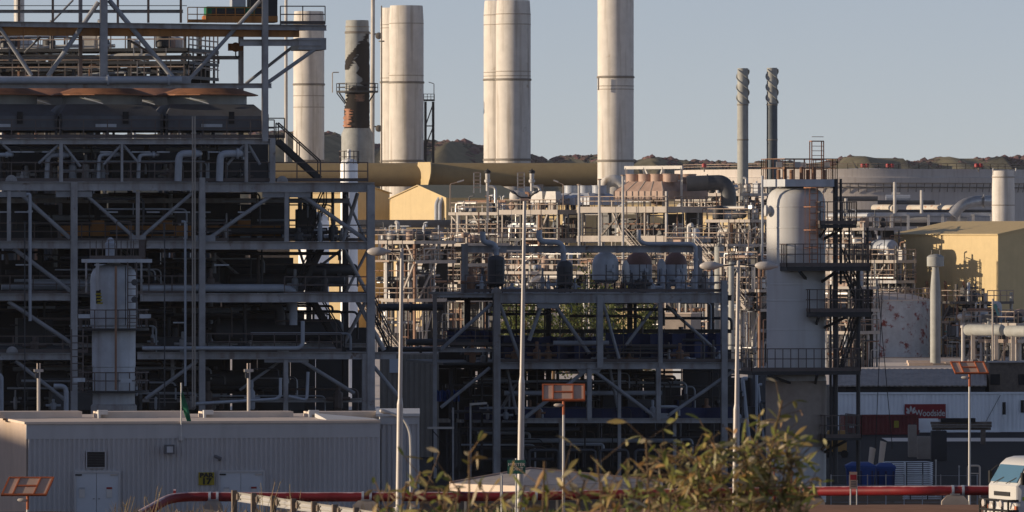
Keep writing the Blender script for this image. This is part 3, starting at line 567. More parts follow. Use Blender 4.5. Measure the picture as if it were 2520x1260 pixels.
for k in range(70):
    y0 = rm.choice((742, 760, 830, 910, 930, 960, 990, 1045, 1075)); y = y0 + rm.uniform(0, 25); b = rm.uniform(.4, 8); x0 = rm.uniform(1075, 1700); x1 = min(x0 + rm.uniform(40, 220), 1800); q = MB(); q.tube([FM.p(x0, y, b), FM.p(x1, y, b), FM.p(x1, y + rm.uniform(15, 80), b)], rm.choice((.03, .04, .06, .09)), 5, .3); q.build('conduit', M[rm.choice(('pipe_dark', 'steel_dark', 'pipe_grey', 'railing'))], MM)
for k in range(60):
    y1 = rm.choice((720, 720, 720, 893, 1032)); x = rm.uniform(1150, 1775); b = rm.uniform(.5, 5); h = rm.uniform(.5, 1.5); c = FM.p(x, y1, b); q = MB(); w = rm.uniform(.08, .26); q.lathe(c, [(w * .7, 0), (w, .1), (w, h * .6), (w * .4, h * .7), (w * .5, h * .8), (w * .45, h), (.02, h * 1.02)], 8); q.cyl(c + UP_ * h * .4 - FM.t * w * 2.5, c + UP_ * h * .4 + FM.t * w * 2.5, w * .45, n=6); q.build('valve', M[rm.choice(('pipe_dark', 'pipe_grey', 'steel', 'pipe_rust'))], MM)
for k in range(34):
    lv = rm.choice(((905, 1020), (905, 1020), (835, 885), (1045, 1140))); y = rm.uniform(*lv); b = rm.uniform(1.5, 11); x0 = rm.uniform(1080, 1600); x1 = min(x0 + rm.uniform(100, 400), 1800); w = rm.uniform(.08, .3); part_i(FM, 'pipe', x0, y, x1, y, w, w, MM, b, m=rm.choice(('pipe_dark', 'pipe_grey', 'pipe_dark')), kind='t')
for k in range(46):
    lv = rm.choice(((742, 893), (905, 1032), (1040, 1150), (1040, 1150), (905, 1150))); x = rm.uniform(1085, 1800); b = rm.uniform(1.5, 11); w = rm.uniform(.06, .22); part_i(FM, 'riser', x, lv[0], x, lv[1], w, w, MM, b, m=rm.choice(('pipe_dark', 'steel_dark', 'steel_dark')), kind='t')
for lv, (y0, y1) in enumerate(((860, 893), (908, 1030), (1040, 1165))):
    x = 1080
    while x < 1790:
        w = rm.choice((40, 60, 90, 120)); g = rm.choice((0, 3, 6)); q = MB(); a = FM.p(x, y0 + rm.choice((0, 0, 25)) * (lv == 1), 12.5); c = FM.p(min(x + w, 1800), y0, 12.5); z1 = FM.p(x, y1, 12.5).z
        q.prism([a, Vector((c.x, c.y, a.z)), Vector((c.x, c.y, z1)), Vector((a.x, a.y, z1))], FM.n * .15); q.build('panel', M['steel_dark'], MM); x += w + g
for k in range(22):
    y1 = rm.choice((893, 1032, 1032)); x = rm.uniform(1100, 1780); w = rm.uniform(.5, 2.2); h = rm.uniform(.6, 1.9); b = rm.uniform(2, 11); q = MB(); c = FM.p(x, y1, b); q.box(c + Vector((0, 0, h / 2)), w, w * .8, h, R(10)); q.cyl(c + Vector((0, 0, h)), c + Vector((0, 0, h + .35)), .15, n=8); q.build('skid_box', M[rm.choice(('steel_dark', 'pipe_dark', 'blue_dark'))], MM)
# blue tarpaulins and boxes hanging in the lower levels
def tarp(x0, x1, y0, y1, b, lab):
    n = 16; q = MB(); rs = []
    for k in range(n + 1):
        x = x0 + (x1 - x0) * k / n; o = FM.n * (.12 * math.sin(k * 1.9) + .06 * math.sin(k * 4.1)); sag = Vector((0, 0, -.1 * abs(math.sin(k * .8))))
        a = FM.p(x, y0, b) + o; c = FM.p(x, y1, b) + o * 1.8; rs.append([a + sag, c, c + FM.n * .03, a + sag + FM.n * .03])
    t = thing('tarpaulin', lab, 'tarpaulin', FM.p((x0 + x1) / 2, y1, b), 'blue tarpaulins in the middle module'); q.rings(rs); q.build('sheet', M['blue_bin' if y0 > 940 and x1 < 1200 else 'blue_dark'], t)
    q = MB()
    for k in range(0, n + 1, 4): a = FM.p(x0 + (x1 - x0) * k / n, y0, b); q.cyl(a, a + Vector((0, 0, .25)), .02, n=5)
    q.build('rope', M['pipe_dark'], t)
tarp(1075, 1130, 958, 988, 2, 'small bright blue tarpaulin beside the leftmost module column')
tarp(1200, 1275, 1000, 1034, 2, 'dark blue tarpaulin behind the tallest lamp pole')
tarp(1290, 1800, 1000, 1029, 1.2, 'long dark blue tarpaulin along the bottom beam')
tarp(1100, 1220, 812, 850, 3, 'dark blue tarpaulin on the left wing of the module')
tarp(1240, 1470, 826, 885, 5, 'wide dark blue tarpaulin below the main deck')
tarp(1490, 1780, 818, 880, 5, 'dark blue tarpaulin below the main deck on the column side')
# vessels, silencers and pipes on the module deck
def pot(x, y0, y1, w, b, m, label, name='upright_vessel', dome=.35, extra=None, capm=None):
    c = FM.p(x, y1, b); h = FM.p(x, y0, b).z - c.z; r0 = w / 2 * FM.m; t = thing(name, label, 'vessel', c)
    lo = h * .22; dm = h * dome
    sh = MB().lathe(c, [(r0 * .2, lo * .75), (r0 * .7, lo * .85), (r0, lo * 1.15), (r0, h - dm)], 28, cap=True).build('shell', M[m], t)
    MB().lathe(c, [(r0 * 1.0, h - dm - .01), (r0 * .96, h - dm * .7), (r0 * .78, h - dm * .35), (r0 * .4, h - dm * .12), (r0 * .25, h - .02), (.02, h)], 28).build('dome', M[capm or m], t)
    for k in range(3): a = k * 2.1 + .5; MB().cyl(c + Vector((math.cos(a) * r0 * .8, math.sin(a) * r0 * .8, 0)), c + Vector((math.cos(a) * r0 * .8, math.sin(a) * r0 * .8, lo * 1.3)), .07, n=6).build('leg', M['steel_dark'], t)
    MB().cyl(c + Vector((r0 * .5, -r0 * .8, h * .5)), c + Vector((r0 * .6, -r0 * 1.2, h * .5)), .12, n=10).build('nozzle', M[m], sh)
    q = MB(); ladder(q, c + Vector((r0 * .3, -r0 * 1.05, .2)), c + Vector((r0 * .3, -r0 * 1.05, h - dm)), (1, 0, 0), .4, .02); q.build('ladder', M['steel_dark'], t)
    return t
pot(1221, 628, 722, 42, 2.0, 'pipe_dark', 'dark drum silencer on the module deck left of the tallest lamp pole', dome=.12)
pot(1390, 640, 722, 40, 2.0, 'pipe_dark', 'dark drum with a narrow neck under a bent pipe', dome=.2)
pot(1490, 618, 712, 66, 3.2, 'vessel_grey', 'plain blue grey domed vessel in the deck row')
pot(1572, 618, 712, 66, 4.0, 'vessel_grey', 'blue grey domed vessel with faded red top, middle of the row', capm='faded_red')
pot(1663, 618, 712, 56, 4.0, 'vessel_grey', 'smaller blue grey vessel with brighter red dome', capm='faded_red')
pot(1540, 640, 710, 18, 2.6, 'white', 'slim white upright filter catching a sliver of sunlight', name='filter_pot')
pot(1628, 636, 712, 22, 3.0, 'vessel_grey', 'narrow grey filter between the red topped vessels', name='filter_pot')
pipe(FM, 'vent_pipe', 'bent vent pipe with upright mouth above the left drum', [(1188, 570, 2), (1188, 596, 2), (1219, 600, 2), (1222, 628, 2)], 7, 'pipe_grey', flanges=((2, .4),))
pipe(FM, 'vent_pipe', 'bent vent pipe with upright mouth above the necked drum', [(1327, 566, 2), (1327, 594, 2), (1384, 597, 2), (1388, 650, 2)], 7, 'pipe_grey', flanges=((2, .4),))
pipe(FM, 'vent_pipe', 'long bent pipe running over the domed vessels and down', [(1572, 565, 2), (1572, 594, 2), (1590, 600, 2), (1700, 600, 2), (1712, 606, 2), (1712, 715, 2)], 5, 'pipe_grey', flanges=((4, .3),))
for k, (x0, x1, y, rp, b, m, lab) in enumerate(((1000, 1200, 842, 8, 2, 'pipe_dark', 'dark pipe run passing left of the middle module, upper one'), (930, 1090, 756, 9, 10, 'pipe_dark', 'dark pipe run level with the module deck'), (930, 1140, 860, 6, 3, 'pipe_dark', 'dark pipe run passing left of the middle module, lower one'))):
    pipe(FM, 'pipe_run', lab, [(x0, y, b), (x1, y, b)], rp, m, flanges=((0, .5),))
# dark pump skid filling the gap between module and column
FP = Fr(1845, 505, 10); t = thing('pump_skid', 'dark stacked pump skid in the gap between middle module and tall column', 'skid', FP.g(1845, 0))
for k, (x0, x1, y0, y1) in enumerate(((1800, 1850, 930, 1085), (1852, 1900, 905, 1085), (1790, 1900, 1000, 1100))):
    a = FP.g(x0, 0, -k * .8); e = FP.g(x1, 0, -k * .8); zt_ = FP.p(x0, y0, 0).z; q = MB(); q.prism([a, e, e + UP_ * zt_, a + UP_ * zt_], FP.n * 1.6); q.build('enclosure', M[('steel_dark', 'pipe_dark', 'steel_dark')[k]], t)
for k in range(14):
    x = rm.uniform(1795, 1895); y = rm.uniform(905, 1060); MB().tube([FP.p(x, y, -1.8), FP.p(x + rm.uniform(-20, 20), y, -1.8), FP.g(x + 5, 0, -1.8)], rm.choice((.06, .1, .15)), 6, .3).build('pipe', M[rm.choice(('pipe_dark', 'pipe_grey', 'steel_dark'))], t)
# hoop pipes at ground level
for k, (x0, x1, lab) in enumerate(((1302, 1374, 'left hoop pipe at ground level'), (1398, 1465, 'second hoop pipe, behind the solar light pole'), (1476, 1545, 'third hoop pipe at ground level'), (1563, 1620, 'fourth hoop pipe, half hidden by the bush'))):
    pipe(FM, 'hoop_pipe', lab, [(x0, 1180, -1), (x0, 1108, -1), (x1, 1108, -1), (x1, 1180, -1)], 4, 'pipe_dark', 'hoop pipes at the module foot')
# scaffold between the corrugated building and the module
FS = Fr(1100, 410, 10)
t = thing('scaffold_tower', 'dark scaffold tower with cross bracing standing right of the corrugated building', 'scaffold', FS.g(1100, zg(405)))
for x in (1065, 1100, 1130): 
    for b in (0, 1.6): MB().bar(FS.p(x, 1055, b), FS.g(x, zg(FS.dep(x, b)), b), .09).build('upright', M['steel_dark'], t)
for y0 in (1060, 1100, 1140):
    for x0, x1 in ((1065, 1100), (1130, 1100)): MB().bar(FS.p(x0, y0, 0), FS.p(x1, y0 + 40, 0), .05).build('cross_brace', M['steel_dark'], t)
for x0, x1, y, lab in ((1052, 1117, 1053, 'pale fluorescent strip light on a post beside the scaffold'), (1156, 1198, 992, 'pale fluorescent strip light in front of the module foot')):
    t = thing('strip_light', lab, 'light', FS.g((x1 if x0 < 1100 else x0), zg(405), -1.5))
    MB().bar(FS.p(x0, y + (x0 > 1100) * 3, -1.5), FS.p(x1, y, -1.5), .13, .12).build('lamp_tube', M['lamp_white'], t); xp = 1115 if x0 < 1100 else 1158
    MB().bar(FS.p(xp, y - (50 if x0 < 1100 else 0), -1.4), FS.g(xp, zg(FS.dep(xp, -1.4)), -1.4), .1).build('post', M['steel'], t)
# cabin with pale corrugated wall behind the gap
FC = Fr(1000, 470, 8)
t = thing('site_cabin', 'pale corrugated cabin wall seen between the two modules', 'cabin', FC.g(1000, 0))
a = FC.p(935, 872, 0); c = FC.p(1135, 872, 0); MB().corr(a, c, zg(470), a.z, .35, .06, -FC.n).build('wall', M['cabin_beige'], t)
MB().prism([FC.g(935, a.z), FC.g(1135, a.z), FC.g(1135, a.z + .3, 6), FC.g(935, a.z + .3, 6)], (0, 0, .1)).build('roof', M['roof_tin'], t)
MB().box(FC.p(972, 900, -.1), .7, .1, .9).build('window', M['door'], t)
# ================================================================ tall lit column on the right
FK = Fr(1960, 375, 10); cx = 1959; bK = 1.7
c = FK.g(cx, 0, bK); zk = lambda y: FK.p(cx, y, 0).z; rr = 72.5 * FK.m * 1.004
t = thing('tall_column', 'tall pale column vessel with orange ladder and sunlit top, right of the last lamp pole', 'column', FK.g(cx, zg(375), bK))
MB().lathe(c, [(rr, zk(918)), (rr, zk(560)), (rr, zk(505)), (rr * .985, zk(492)), (rr * .93, zk(479)), (rr * .82, zk(469)), (rr * .66, zk(463)), (rr * .4, zk(460)), (.3, zk(459))], 56).build('shell', M['column_white'], t)
for y in (508, 560, 612, 700, 740, 812, 860): MB().lathe(c, [(rr * .999, zk(y) - .05), (rr * 1.007, zk(y) - .035), (rr * 1.007, zk(y) + .035), (rr * .999, zk(y) + .05)], 56, cap=False).build('insulation_band', M['column_white'], t)
MB().lathe(c, [(rr * 1.02, zg(375) - .1), (rr * 1.02, zk(1095)), (rr * 1.02, zk(930)), (rr * .98, zk(922))], 56).build('skirt', M['column_white'], t)
MB().lathe(c, [(rr * 1.035, zk(1100)), (rr * 1.035, zk(1050)), (rr * 1.035, zk(940)), (rr * 1.025, zk(938))], 56, cap=False).build('fireproofing', M['concrete'], t)
q = MB(); a = c - FK.t * (rr * .93) - FK.n * .45 + UP_ * zk(518); q.cyl(a + FK.t * .3, a - FK.t * .2, .17, n=18); q.cyl(a - FK.t * .2, a - FK.t * .32, .29, n=20); q.build('manway_nozzle', M['column_white'], t)
# top platform: lit pale fascia, dark deck, railing
top = c + Vector((.15, 0, 0)); z0 = zk(459); z1 = zk(441)
q = MB(); hw = 2.0
pts = [top + FK.t * u * .89 + FK.n * v * .89 for u, v in ((-1.95, -.35), (-1.2, -1.75), (1.6, -1.75), (2.0, -1.2), (2.0, 1.6), (-1.2, 1.9), (-1.95, 1.2))]
q.prism([p_ + Vector((0, 0, z0)) for p_ in pts], (0, 0, z1 - z0)); tp = q.build('top_platform', M['vessel_grey'], t)
MB().rail([p_ + Vector((0, 0, z1)) for p_ in pts + pts[:1]], 1.05, .55, .02, toe=False).build('railing', M['pipe_rust'], tp)
for u, v in ((-1.3, -1.2), (-.4, -1.5), (1.2, -1.2), (.3, .4)): MB().box(top + FK.t * u + FK.n * v + Vector((0, 0, z1 + .75)), .3, .25, .28).build('light_box', M['lamp_white'], t)
for k in range(7): MB().cyl(top + FK.t * (-1.2 + k * .4) + FK.n * (.3 * (k % 3) - .6) + Vector((0, 0, z1)), top + FK.t * (-1.2 + k * .4) + FK.n * (.3 * (k % 3) - .6) + Vector((0, 0, z1 + .5 + .15 * (k % 2))), .1, n=8).build('relief_valve', M['pipe_rust'], t)
q = MB(); a = top + FK.t * .35 - FK.n * 1.5
for u, v in ((0, 0), (.62, 0), (0, .5), (.62, .5)): q.bar(a + FK.t * u + FK.n * v + Vector((0, 0, z1)), a + FK.t * u + FK.n * v + Vector((0, 0, zk(347))), .055)
for k in range(8): q.bar(a + Vector((0, 0, z1 + .5 + k * .24)), a + FK.t * .62 + Vector((0, 0, z1 + .5 + k * .24)), .03)
for u0, v0, u1, v1 in ((0, 0, .62, 0), (.62, 0, .62, .5), (0, .5, .62, .5), (0, 0, 0, .5)): q.bar(a + FK.t * u0 + FK.n * v0 + Vector((0, 0, zk(347))), a + FK.t * u1 + FK.n * v1 + Vector((0, 0, zk(347))), .05)
q.build('ladder_cage', M['rust_sheet'], t)
# long caged ladder down the face
q = MB(); lx = FK.p(1985, 460, bK) - FK.n * (rr + .18); lad0 = Vector((lx.x, lx.y, zk(655))); lad1 = Vector((lx.x, lx.y, zk(460))); ladder(q, lad0, lad1, FK.t, .42, .026); q.build('ladder', M['rust_sheet'], t)
q = MB(); 
for y in (462, 509, 566, 610):
    z = zk(y); ps = [lx + FK.t * (.5 * math.cos(R(a))) - FK.n * (.6 * math.sin(R(a))) for a in range(0, 181, 30)]
    for a, b in zip(ps, ps[1:]): q.bar(Vector((a.x, a.y, z)), Vector((b.x, b.y, z)), .05)
for a_ in (15, 90, 165): p_ = lx + FK.t * (.5 * math.cos(R(a_))) - FK.n * (.6 * math.sin(R(a_))); q.bar(Vector((p_.x, p_.y, zk(462))), Vector((p_.x, p_.y, zk(612))), .022)
q.build('ladder_cage', M['rust_sheet'], t)
# side platforms
def side_deck(y, x0, x1, th=10, rail=True, b0=-.5, b1=3.2):
    q = MB(); a = FK.p(x0, y, b0); b = FK.p(x1, y, b0); b.z = a.z; q.prism([a, b, b + FK.n * (b1 - b0), a + FK.n * (b1 - b0)], (0, 0, -th * FK.m)); pf = q.build('platform', M['steel_dark'], t)
    if rail: MB().rail([a + FK.n * (b1 - b0) * .6, a, b, b + FK.n * (b1 - b0)], 1.15, .42, .025).build('railing', M['railing'], pf)
    q = MB()
    for f in (.15, .6): q.bar(a + (b - a) * f - Vector((0, 0, th * FK.m)), Vector((c.x, c.y, a.z - 1.1)) + FK.t * (rr * .6 if x1 > cx else -rr * .6), .12)
    q.build('knee_brace', M['steel_dark'], pf)
side_deck(552, 2018, 2108, 9); side_deck(656, 1936, 2143, 11, b0=-1.0); side_deck(768, 1992, 2143, 12); side_deck(914, 1850, 2118, 9, b0=-1.0); side_deck(1078, 2030, 2120, 6)
for x, y0, y1, w in ((2056, 440, 1190, .2), (2069, 440, 700, .1), (2112, 660, 1190, .16), (2135, 560, 775, .1), (2090, 552, 660, .08), (2044, 700, 1190, .09)): MB().cyl(FK.p(x, y0, .4), FK.p(x, y1, .4), w / 2 * 1.3, n=8).build('riser', M['steel_dark'], t)
MB().cyl(FK.p(1876, 432, .8), FK.p(1876, 640, .8), .06, n=8).build('riser', M['pipe_grey'], t)
q = MB(); q.stair(FK.p(2120, 768, 1.0), FK.p(2075, 660, 1.0), .7, FK.n); q.build('stair', M['steel_dark'], t)
q = MB(); q.stair(FK.p(2068, 912, 1.2), FK.p(2115, 776, 1.2), .7, FK.n); q.build('stair', M['steel_dark'], t)
# stay wires right of the column
for k, (x0, y0, x1, y1) in enumerate(((2178, 560, 2155, 1090), (2160, 700, 2195, 1090))):
    a = FK.p(x1, y1, 6); w = thing('stay_wire', ('thin dark stay wire right of the column, the longer one', 'thin dark stay wire right of the column, the shorter one')[k], 'cable', a)
    MB().cyl(a, FK.p(x0, y0, 6), .02, n=5).build('wire', M['black'], w); MB().cyl(a - UP_ * .3, a, .05, n=6).build('anchor', M['steel_dark'], w)
# ================================================================ corrugated building with PAR sign (front)
def text(name, s, m, parent, o, right, up, size, ext=.012, bold=0.0, align='CENTER', sx=1.0):
    cu = bpy.data.curves.new(name, 'FONT'); cu.body = s; cu.size = size; cu.extrude = ext; cu.offset = bold; cu.align_x = align; cu.align_y = 'CENTER'; cu.space_line = .95
    ob = bpy.data.objects.new(name + '_tmp', cu); COL.objects.link(ob); bpy.context.view_layer.update()
    me = bpy.data.meshes.new_from_object(ob.evaluated_get(bpy.context.evaluated_depsgraph_get())); bpy.data.objects.remove(ob)
    right = Vector(right).normalized(); up = Vector(up).normalized(); n = right.cross(up); root = parent
    while root.parent: root = root.parent
    mx = Matrix.Translation(Vector(o) - root.location) @ Matrix(((right.x * sx, up.x, n.x), (right.y * sx, up.y, n.y), (right.z * sx, up.z, n.z))).to_4x4()
    me.transform(mx); me.materials.clear(); me.materials.append(M[m]); q = bpy.data.objects.new(name, me); COL.objects.link(q); q.parent = parent; return q
UP = Vector((0, 0, 1))
FB = Fr(65, 310, 11)
zb = zg(310) - .3
B = thing('equipment_building', 'low grey corrugated equipment building with pale roof edge in the left foreground', 'building', FB.g(500, zb))
zt = FB.p(65, 1044, 0).z; zr = FB.p(65, 1081, 0).z
def wpt(px, z, b=0): return FB.g(px, z, b)
# front wall: ribbed sheet below, smooth band above
q = MB(); q.corr(wpt(65, 0), wpt(935, 0), zb, zr, .21, .045, -FB.n, .1); q.build('wall', M['wall_clad'], B)
q = MB(); q.prism([wpt(65, zr, -.05), wpt(935, zr, -.05), wpt(935, zt, -.05), wpt(65, zt, -.05)], FB.n * .15); q.build('wall_band', M['wall_smooth'], B)
# left end wall, rear and roof
q = MB(); a = wpt(65, 0); b = a + FB.n * 13; q.prism([Vector((a.x, a.y, zb)), Vector((b.x, b.y, zb)), Vector((b.x, b.y, zt)), Vector((a.x, a.y, zt))], FB.t * .15); q.build('end_wall', M['render_pink'], B)
a = wpt(65, 0); e = wpt(935, 0); q = MB(); q.prism([Vector((p_.x, p_.y, zt)) for p_ in (a - FB.t * .1 - FB.n * .12, e - FB.n * .12, e + FB.n * 13, a + FB.n * 13 - FB.t * .1)], (0, 0, .1)); q.build('roof', M['roof_pale'], B)
# roof plinths (long pale blocks with upturned lit ends)
for x0, x1 in ((-40, 202), (240, 463), (500, 722), (760, 985)):
    q = MB(); a = FB.p(x0, 1030, 6); c_ = FB.p(x1, 1030, 6); c_.z = a.z; q.prism([a, c_, c_ + FB.n * 1.4, a + FB.n * 1.4], (0, 0, 17 * FB.m)); q.build('roof_plinth', M['roof_pale'], B)
    q = MB(); a2 = FB.p(x0 + 2, 1030, 5.6); q.prism([a2, a2 + FB.t * .1, a2 + FB.t * .1 + Vector((0, 0, .17)), a2 + FB.t * .42 + Vector((0, 0, .17)), a2 + FB.t * .42 + Vector((0, 0, .36)), a2 + Vector((0, 0, .36))], FB.n * .38); q.build('plinth_end', M['white'], B)
# lower right wing: wedge roof edge and set-back annex
q = MB(); a = FB.p(803, 1042, 1.2); e = FB.p(935, 1042, 1.2); e.z = a.z; q.prism([a, e, e + FB.n * 3, a + Vector((0, 0, .2)) + FB.n * 3], (0, 0, .17)); q.build('roof_upstand', M['white'], B)
za = FB.p(935, 1024, 2).z
q = MB(); a = wpt(935, 0, 1.6); e = wpt(1032, 0, 1.6); q.corr(a, e, zb, za - .35, .21, .04, -FB.n, .1); q.build('annex_wall', M['wall_clad'], B)
q = MB(); q.prism([wpt(935, za - .35, 1.52), wpt(1032, za - .35, 1.52), wpt(1032, za, 1.52), wpt(935, za, 1.52)], FB.n * .2); q.build('annex_band', M['wall_smooth'], B)
q = MB(); q.prism([wpt(925, za, 1.4), wpt(1033, za, 1.4), wpt(1033, za, 11), wpt(925, za, 11)], (0, 0, .12)); q.build('annex_roof', M['white'], B)
q = MB(); q.prism([wpt(1032, zb, 1.6), wpt(1032, za, 1.6), wpt(1032, za, 11), wpt(1032, zb, 11)], FB.t * -.1); q.build('annex_end', M['wall_clad'], B)
MB().box(FB.p(940, 1170, 1.5), .06, .1, 4.0, R(11)).build('downpipe', M['wall_smooth'], B)
# louvre, doors
q = MB(); q.obox(FB.p(236, 1131, -.06), FB.t * .385, FB.n * .03, UP * .33); lo = q.build('louvre', M['black'], B)
q = MB()
for k in range(9): q.obox(FB.p(236, 1131, -.1) + UP * (-.28 + k * .07), FB.t * .35, FB.n * .02, UP * .012)
q.build('louvre_blades', M['pipe_dark'], lo)
q = MB()
for sx, w, h in ((-1, .02, .36), (1, .02, .36)): q.obox(FB.p(236, 1131, -.1) + FB.t * sx * .4, FB.t * .02, FB.n * .03, UP * .36)
for sz in (-1, 1): q.obox(FB.p(236, 1131, -.1) + UP * sz * .35, FB.t * .42, FB.n * .028, UP * .02)
q.build('louvre_frame', M['wall_smooth'], lo)
def ddoor(x0, x1, y):
    xm = x0 + (x1 - x0) * .48; f = MB(); zd = FB.p(x0, y, 0).z
    for a, b in (((x0, zb), (x0, zd)), ((x1, zb), (x1, zd))): f.bar(wpt(*a, -.07), wpt(*b, -.07), .09, .1)
    f.bar(wpt(x0 - 2, zd, -.07), wpt(x1 + 2, zd, -.07), .1, .1); fo = f.build('door_frame', M['wall_smooth'], B)
    for a, b, k in ((x0 + 2, xm - .6, 0), (xm + .6, x1 - 2, 1)):
        d = MB().prism([wpt(a, zb, -.07), wpt(b, zb, -.07), wpt(b, zd - .05, -.07), wpt(a, zd - .05, -.07)], FB.n * .05).build('door', M['door'], B)
        cxm = (a + b) / 2; MB().obox(wpt(cxm - 10 + 14 * k, zd - .75 - .15, -.09), FB.t * .12, FB.n * .01, UP * .2).build('door_notice', M['white'], d)
        MB().obox(wpt(cxm - 10 + 14 * k, zd - .7, -.1), FB.t * .12, FB.n * .008, UP * .04).build('notice_band', M['pipe_grey' if k == 0 else 'red_sign'], d)
        MB().bar(wpt(b - 4 if k == 0 else a + 4, zd - 1.15, -.12), wpt(b - 8 if k == 0 else a + 8, zd - 1.15, -.12), .03).build('handle', M['steel_dark'], d)
        MB().obox(wpt(a + 6 if k == 0 else b - 12, zd - .13, -.1), FB.t * .14, FB.n * .03, UP * .03).build('door_closer', M['black' if k == 0 else 'lamp_white'], d)
ddoor(185, 294, 1161); ddoor(540, 650, 1160)
# building signs, lights, camera, flag and antenna poles
t = thing('number_sign', 'square yellow sign reading PAR 17 on the corrugated wall', 'sign', FB.p(508, 1194, -.1))
bd = MB().obox(FB.p(508, 1178, -.09), FB.t * .34, FB.n * .012, UP * .27).build('board', M['yellow_sign'], t)
text('lettering', 'PAR', 'black', bd, FB.p(508, 1170, -.12), FB.t, UP, .26, bold=.012, sx=1.25); text('lettering', '17', 'black', bd, FB.p(508, 1185, -.12), FB.t, UP, .34, bold=.014, sx=1.25)
t = thing('floodlight', 'square dark floodlight on the corrugated wall near the flag', 'floodlight', FB.p(416, 1118, -.1)); o = FB.p(417, 1106, -.3)
q = MB(); q.obox(o, FB.t * .2, FB.n * .12, UP * .2); hs = q.build('housing', M['fan_dark'], t); q = MB(); q.obox(o - FB.n * .13, FB.t * .13, FB.n * .012, UP * .13); q.build('lens', M['vessel_grey'], hs); MB().bar(o + FB.n * .12 - UP * .1, o + FB.n * .3 - UP * .1, .06).build('bracket', M['fan_dark'], t)
t = thing('security_camera', 'small dark camera on a bracket above the second door', 'camera', FB.p(535, 1125, -.1)); o = FB.p(527, 1122, -.35)
MB().cyl(o, o + FB.t * .3 - UP * .12 - FB.n * .1, .07, n=10).build('camera_body', M['fan_dark'], t); MB().tube([o + FB.t * .1, FB.p(540, 1133, -.3), FB.p(541, 1133, 0)], .03, 6).build('bracket', M['fan_dark'], t)
t = thing('flag', 'limp green flag on a thin white pole at the roof edge', 'flag', FB.p(446, 1085, -.2))
MB().cyl(FB.p(446, 1085, -.2), FB.p(446, 942, -.2), .03, n=8).build('pole', M['white'], t)
q = MB(); rs = []
for k in range(11):
    f = k / 10; y = 962 + f * 78; w = .06 + .16 * math.sin(f * 2.6); o = FB.p(446 + f * f * 17, y, -.2 - .1 * math.sin(f * 5)); rs.append([o + FB.t * (-.02), o + FB.t * w * .5 + FB.n * .1 * math.sin(f * 7), o + FB.t * w, o + FB.t * w + FB.n * .02, o + FB.t * w * .5 + FB.n * (.1 * math.sin(f * 7) + .02), o + FB.n * .02 - FB.t * .02])
q.rings(rs); q.build('cloth', M['green_flag'], t)
MB().box(FB.p(446, 1078, -.13), .2, .15, .18).build('pole_socket', M['wall_smooth'], t)
for px, y1, lab in ((95, 1012, 'pale antenna post with twin whips on the building roof, left one'), (612, 1012, 'pale antenna post with twin whips on the building roof, near the flag')):
    t = thing('antenna_post', lab, 'antenna', FB.p(px, 1014, 7)); o = FB.p(px, y1 + 2, 7)
    MB().cyl(o, FB.p(px, 910, 7), .075, n=10).build('post', M['pole'], t); q = MB(); c_ = FB.p(px, 912, 7); q.obox(c_, FB.t * .2, FB.n * .08, UP * .06); q.build('crossarm', M['pole'], t)
    for dx in (-3.2, 3.2): MB().cyl(FB.p(px + dx, 912, 7), FB.p(px + dx, 894, 7), .03, n=6).build('whip', M['roof_pale'], t)
    MB().obox(FB.p(px - 4, 924, 6.9), FB.t * .08, FB.n * .05, UP * .12).build('junction_box', M['pipe_dark'], t)
# ================================================================ street lamps
def pole_mesh(px, D, y0, y1, r0, r1, steps):
    q = MB(); prev = None
    for (ya, yb, ra, rb) in steps: q.cyl(P(px, ya, D), P(px, yb, D), ra, rb, n=14)
    return q
def pole_base(px, D): return Vector(((px - CX) / F * D, D, zg(D) - .05))
def lamp_pole(px_top, px_bot, D, ytop, label, group='street lamps along the road'):
    b = pole_base(px_bot, D); top = P(px_top, ytop, D); t = thing('street_lamp', label, 'street lamp', b, group); q = MB(); H_ = top.z - b.z
    mid = b + (top - b) * .42
    q.cyl(b, mid, .125, .12, n=16); q.cyl(mid, mid + (top - b) * .02, .12, .085, n=16); q.cyl(mid + (top - b) * .02, top, .085, .065, n=16); po = q.build('pole', M['pole'], t)
    MB().cyl(b, b + UP * .3, .2, .2, n=16).build('base_flange', M['galv'], po)
    return t, top
def saucer(t, c, ax):
    ax = Vector(ax).normalized(); q = MB(); q.lathe(c, [(.02, -.42), (.08, -.38), (.15, -.22), (.175, 0), (.15, .2), (.08, .36), (.05, .5)], 18, ax); o = q.build('lamp_head', M['lamp_white'], t)
    return o
D1 = 283
t, top = lamp_pole(989, 981, D1, 618, 'pale street lamp with one almond shaped head, by the corrugated building')
MB().cyl(top, P(940, 619, D1), .035, n=8).build('arm', M['pipe_dark'], t); saucer(t, P(930, 619, D1), (1, 0, 0)); MB().cyl(top, top + UP * .12, .08, .05, n=10).build('pole_cap', M['pole'], t)
t, top = lamp_pole(1291, 1279, D1 + 1, 492, 'tallest street lamp, with two dark upswept arms, left of the muster sign')
for dx, s in ((-26, -1), (26, 1)):
    q = MB(); a = P(1291, 486, D1 + 1); e = P(1291 + dx, 474, D1 + 1); q.tube([a, P(1291 + dx * .45, 486, D1 + 1), e], .035, 6, .1); q.build('arm', M['steel_dark'], t)
    q = MB(); q.lathe(e, [(.02, -.12), (.05, -.05), (.06, .05), (.02, .2)], 10, (s, 0, .45)); q.build('lamp_head', M['fan_dark'], t)
MB().obox(P(1291, 491, D1 + 1), Vector((.16, 0, 0)), Vector((0, .08, 0)), UP * .05).build('crossbar', M['salmon'], t)
MB().bar(P(1247, 617, D1 + 1), P(1288, 617, D1 + 1), .06, .055).build('strip_light', M['lamp_white'], t)
t, top = lamp_pole(1817, 1809, D1 + 2, 650, 'pale street lamp with two almond shaped heads, before the tall column')
